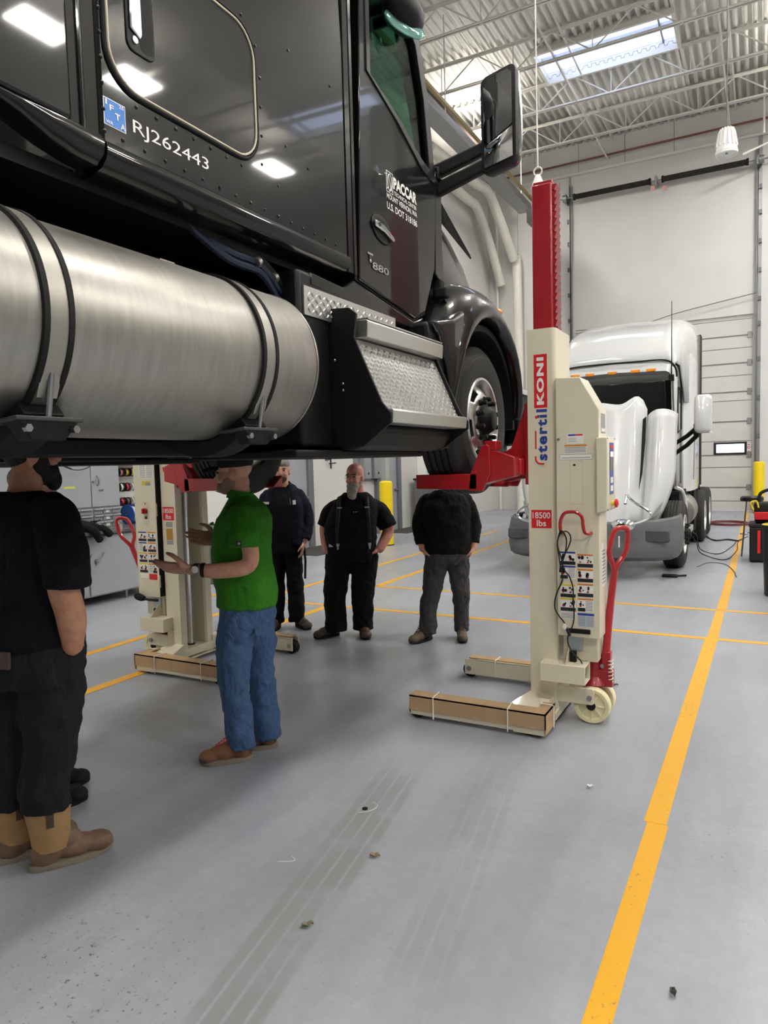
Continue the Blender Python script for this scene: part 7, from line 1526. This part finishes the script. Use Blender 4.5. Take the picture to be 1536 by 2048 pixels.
cable('bench_cable', [(-7.5, 5.55, 1.95), (-7.46, 5.62, 1.86), (-7.5, 5.72, 1.92), (-7.46, 5.58, 1.80), (-7.47, 5.76, 1.72)], 0.006, blk_cord, 'short tangled black cable hanging by the cream case', 'cable')
# dustbin behind the left lift
t = thing('dustbin', (-7.15, 7.75, 0), 'round grey dustbin between the left lift and the wall', 'dustbin')
MB().lathe([(0, 0), (0.19, 0), (0.2, 0.01), (0.245, 0.80), (0.26, 0.80), (0.265, 0.85), (0.25, 0.85), (0.235, 0.79), (0.19, 0.03), (0, 0.03)], (-7.15, 7.75, 0), n=32).build('tub', mat('dustbin_grey', (92, 94, 96), 0.55, var=0.06), t)
MB().lathe([(0.262, 0.72), (0.27, 0.74), (0.262, 0.76), (0.25, 0.74)], (-7.15, 7.75, 0), n=32).build('rim_band', MATS['dustbin_grey'], t)
cable('power_lead', [(WX0+0.03, 8.9, 1.9), (WX0+0.05, 8.95, 1.6), (WX0+0.06, 8.8, 1.45), (WX0+0.04, 8.6, 1.45)], 0.012, blk_cord, 'short black lead hanging on the wall above the dustbin', 'cable')
# stool, tool box, bin at the right
t = thing('shop_stool', (-0.15, 13.0, 0), 'round black padded stool with chrome legs near the right edge', 'stool')
MB().lathe([(0, 0.90), (0.15, 0.90), (0.168, 0.905), (0.175, 0.93), (0.17, 0.965), (0.15, 0.985), (0, 0.99)], (-0.15, 13.0, 0), n=32).build('seat', black_plastic, t)
for k in range(4):
    a = R(45+90*k); MB().cyl((-0.15+0.11*math.cos(a), 13+0.11*math.sin(a), 0.90), (-0.15+0.2*math.cos(a), 13+0.2*math.sin(a), 0), 0.012, n=10).build('leg', steel, t)
MB().tube([(-0.15+0.165*math.cos(a), 13+0.165*math.sin(a), 0.36) for a in [2*PI*k/24 for k in range(25)]], 0.010, 8).build('foot_ring', chrome, t)
t = thing('tool_chest', (0.12, 12.4, 0), 'black tool box on the floor near the right edge', 'tool box')
bx('body', (-0.17, 0.45, 12.15, 12.75, 0.02, 0.55), black_plastic, t, 0.02); bx('lid', (-0.18, 0.46, 12.14, 12.76, 0.55, 0.60), black_plastic, t, 0.01)
bx('red_latch', (-0.06, -0.02, 12.125, 12.145, 0.15, 0.50), red_print, t)
tb = thing('tool_bag', (0.12, 12.45, 0.6), 'black tool bag with red pockets resting on the tool box', 'bag')
blob_m = mat('bag_black', (24, 24, 25), 0.85, bump=0.1)
MB().hexa([(-0.10, 12.25, 0.6), (0.42, 12.25, 0.6), (0.42, 12.65, 0.6), (-0.10, 12.65, 0.6), (-0.12, 12.22, 0.92), (0.44, 12.22, 0.92), (0.44, 12.68, 0.92), (-0.12, 12.68, 0.92)]).build('bag_body', blob_m, tb, bevel=0.04)
MB().hexa([(-0.10, 12.20, 0.66), (0.10, 12.20, 0.66), (0.10, 12.24, 0.66), (-0.10, 12.24, 0.66), (-0.11, 12.18, 0.78), (0.10, 12.18, 0.78), (0.10, 12.22, 0.78), (-0.11, 12.22, 0.78)]).build('red_pocket', red_print, tb, bevel=0.01)
MB().tube(smooth_path([(-0.05, 12.45, 0.92), (-0.02, 12.45, 1.06), (0.15, 12.45, 1.12), (0.34, 12.45, 1.06), (0.37, 12.45, 0.92)], 5), 0.025, 8).build('bag_handle', blob_m, tb)
MB().tube(smooth_path([(-0.12, 12.2, 0.82), (-0.16, 12.18, 0.92), (-0.08, 12.18, 0.95), (-0.05, 12.2, 0.85)], 4), 0.014, 8).build('yellow_cable', yellow_print, tb)
t = thing('black_bin', (0.24, 9.4, 0), 'black waste bin with yellow liner cut by the right edge', 'bin')
MB().lathe([(0, 0), (0.2, 0), (0.21, 0.01), (0.235, 0.80), (0.25, 0.80), (0.25, 0.84), (0.235, 0.84), (0.225, 0.80), (0.2, 0.03), (0, 0.03)], (0.24, 9.4, 0), n=32).build('tub', black_plastic, t)
MB().lathe([(0.236, 0.80), (0.24, 0.845), (0.225, 0.85), (0.215, 0.78)], (0.24, 9.4, 0), n=32).build('liner', yellow_print, t)
# cables and hoses on the floor by the white truck
cable('floor_cable', [(-1.10, 12.6, 0.45), (-1.0, 13.2, 0.3), (-0.95, 13.4, 0.03), (-0.64, 13.0, 0.008), (-0.47, 14.2, 0.008), (-0.42, 15.0, 0.008), (-0.25, 15.9, 0.008)], 0.008, blk_cord, 'black cable in a wide loop over the yellow line, farther one', 'cable')
cable('floor_cable', [(-1.08, 12.5, 0.45), (-0.98, 12.9, 0.2), (-0.90, 12.9, 0.02), (-0.52, 12.3, 0.008), (-0.38, 13.6, 0.008), (-0.40, 14.8, 0.008), (-0.3, 15.6, 0.008)], 0.008, blk_cord, 'black cable in a wide loop over the yellow line, nearer one', 'cable')
cable('floor_cable', [(-0.85, 11.4, 0.008), (-0.72, 11.9, 0.008), (-0.5, 11.8, 0.008), (-0.36, 11.2, 0.008), (-0.3, 10.6, 0.008)], 0.006, wire_grey, 'thin grey wire curling on the floor beside the white truck', 'cable')
cable('floor_cable', [(-1.3, 16.0, 0.35), (-1.0, 15.6, 0.03), (-0.8, 15.0, 0.012), (-0.6, 15.2, 0.012), (-0.4, 15.0, 0.012)], 0.02, blk_cord, 'thick black cable lying between the rear wheel and the stool', 'cable')
cable('air_hose', [(-0.7+0.42*math.cos(a), 18.6+0.5*math.sin(a), 0.02+0.002*a) for a in [PI*k/5 for k in range(31)]], 0.018, mat('hose_maroon', (110, 48, 46), 0.6), 'dark red air hose coiled on the floor behind the stool', 'hose', 3)
t = thing('floor_tool', (-1.1, 10.4, 0), 'black metal tool lying on the floor by the white truck wheel', 'tool')
MB().box(-1.22, -1.02, 10.30, 10.42, 0, 0.035).build('tool_body', black_metal, t, bevel=0.01); MB().tube([(-1.04, 10.36, 0.02), (-0.92, 10.45, 0.02)], 0.014, 8).build('tool_grip', black_rubber, t)
# litter on the floor
leaf_m = mat('dry_leaf', (150, 126, 96), 0.8, var=0.3, vscale=60)
def leaf(x, y, L, a, lab, m=leaf_m):
    rows = [[(x+math.cos(a)*u*L-math.sin(a)*v*w, y+math.sin(a)*u*L+math.cos(a)*v*w, 0.003+0.010*abs(v)+0.008*math.sin(u*5)**2) for v in (-1, -0.5, 0, 0.5, 1)] for u, w in ((-0.5, 0.002), (-0.3, 0.008), (0, 0.011), (0.3, 0.007), (0.5, 0.001))]
    tag(MB().grid(rows).build('dry_leaf', m, solid=0.0015), lab, 'leaf')
leaf(-1.443, 2.50, 0.045, 0.5, 'curled brown dry leaf on the floor in front of the lift')
leaf(-1.444, 1.996, 0.045, 0.9, 'small thin dry leaf on the floor nearer the camera', mat('leaf_olive', (112, 104, 84), 0.8))
leaf(-0.948, 5.235, 0.06, 0.2, 'wood splinter on the floor beside the nylon wheel', mat('splinter', (120, 92, 72), 0.8))
leaf(-0.759, 3.525, 0.03, 0.4, 'scrap of white paper on the floor right of the lift', mat('paper_scrap', (226, 226, 224), 0.8))
leaf(-0.23, 2.235, 0.03, 2.0, 'dark crumb on the floor right of the yellow line', mat('crumb', (70, 66, 62), 0.8))
thread = mat('white_thread', (214, 212, 206), 0.7)
cable('thread', [(-1.70, 2.80, 0.002), (-1.66, 2.84, 0.002), (-1.65, 2.90, 0.002), (-1.69, 2.92, 0.002)], 0.0015, thread, 'curl of white thread on the floor beside a dark spot', 'thread')
cable('thread', [(-1.80, 2.29, 0.002), (-1.76, 2.31, 0.002), (-1.74, 2.33, 0.002), (-1.77, 2.35, 0.002)], 0.0015, thread, 'short white thread on the floor left of the leaf', 'thread')
tag(MB().cyl((-1.693, 2.848, 0), (-1.693, 2.848, 0.004), 0.014, n=14).build('washer', black_metal), 'small dark round washer on the floor beside the thread', 'washer')
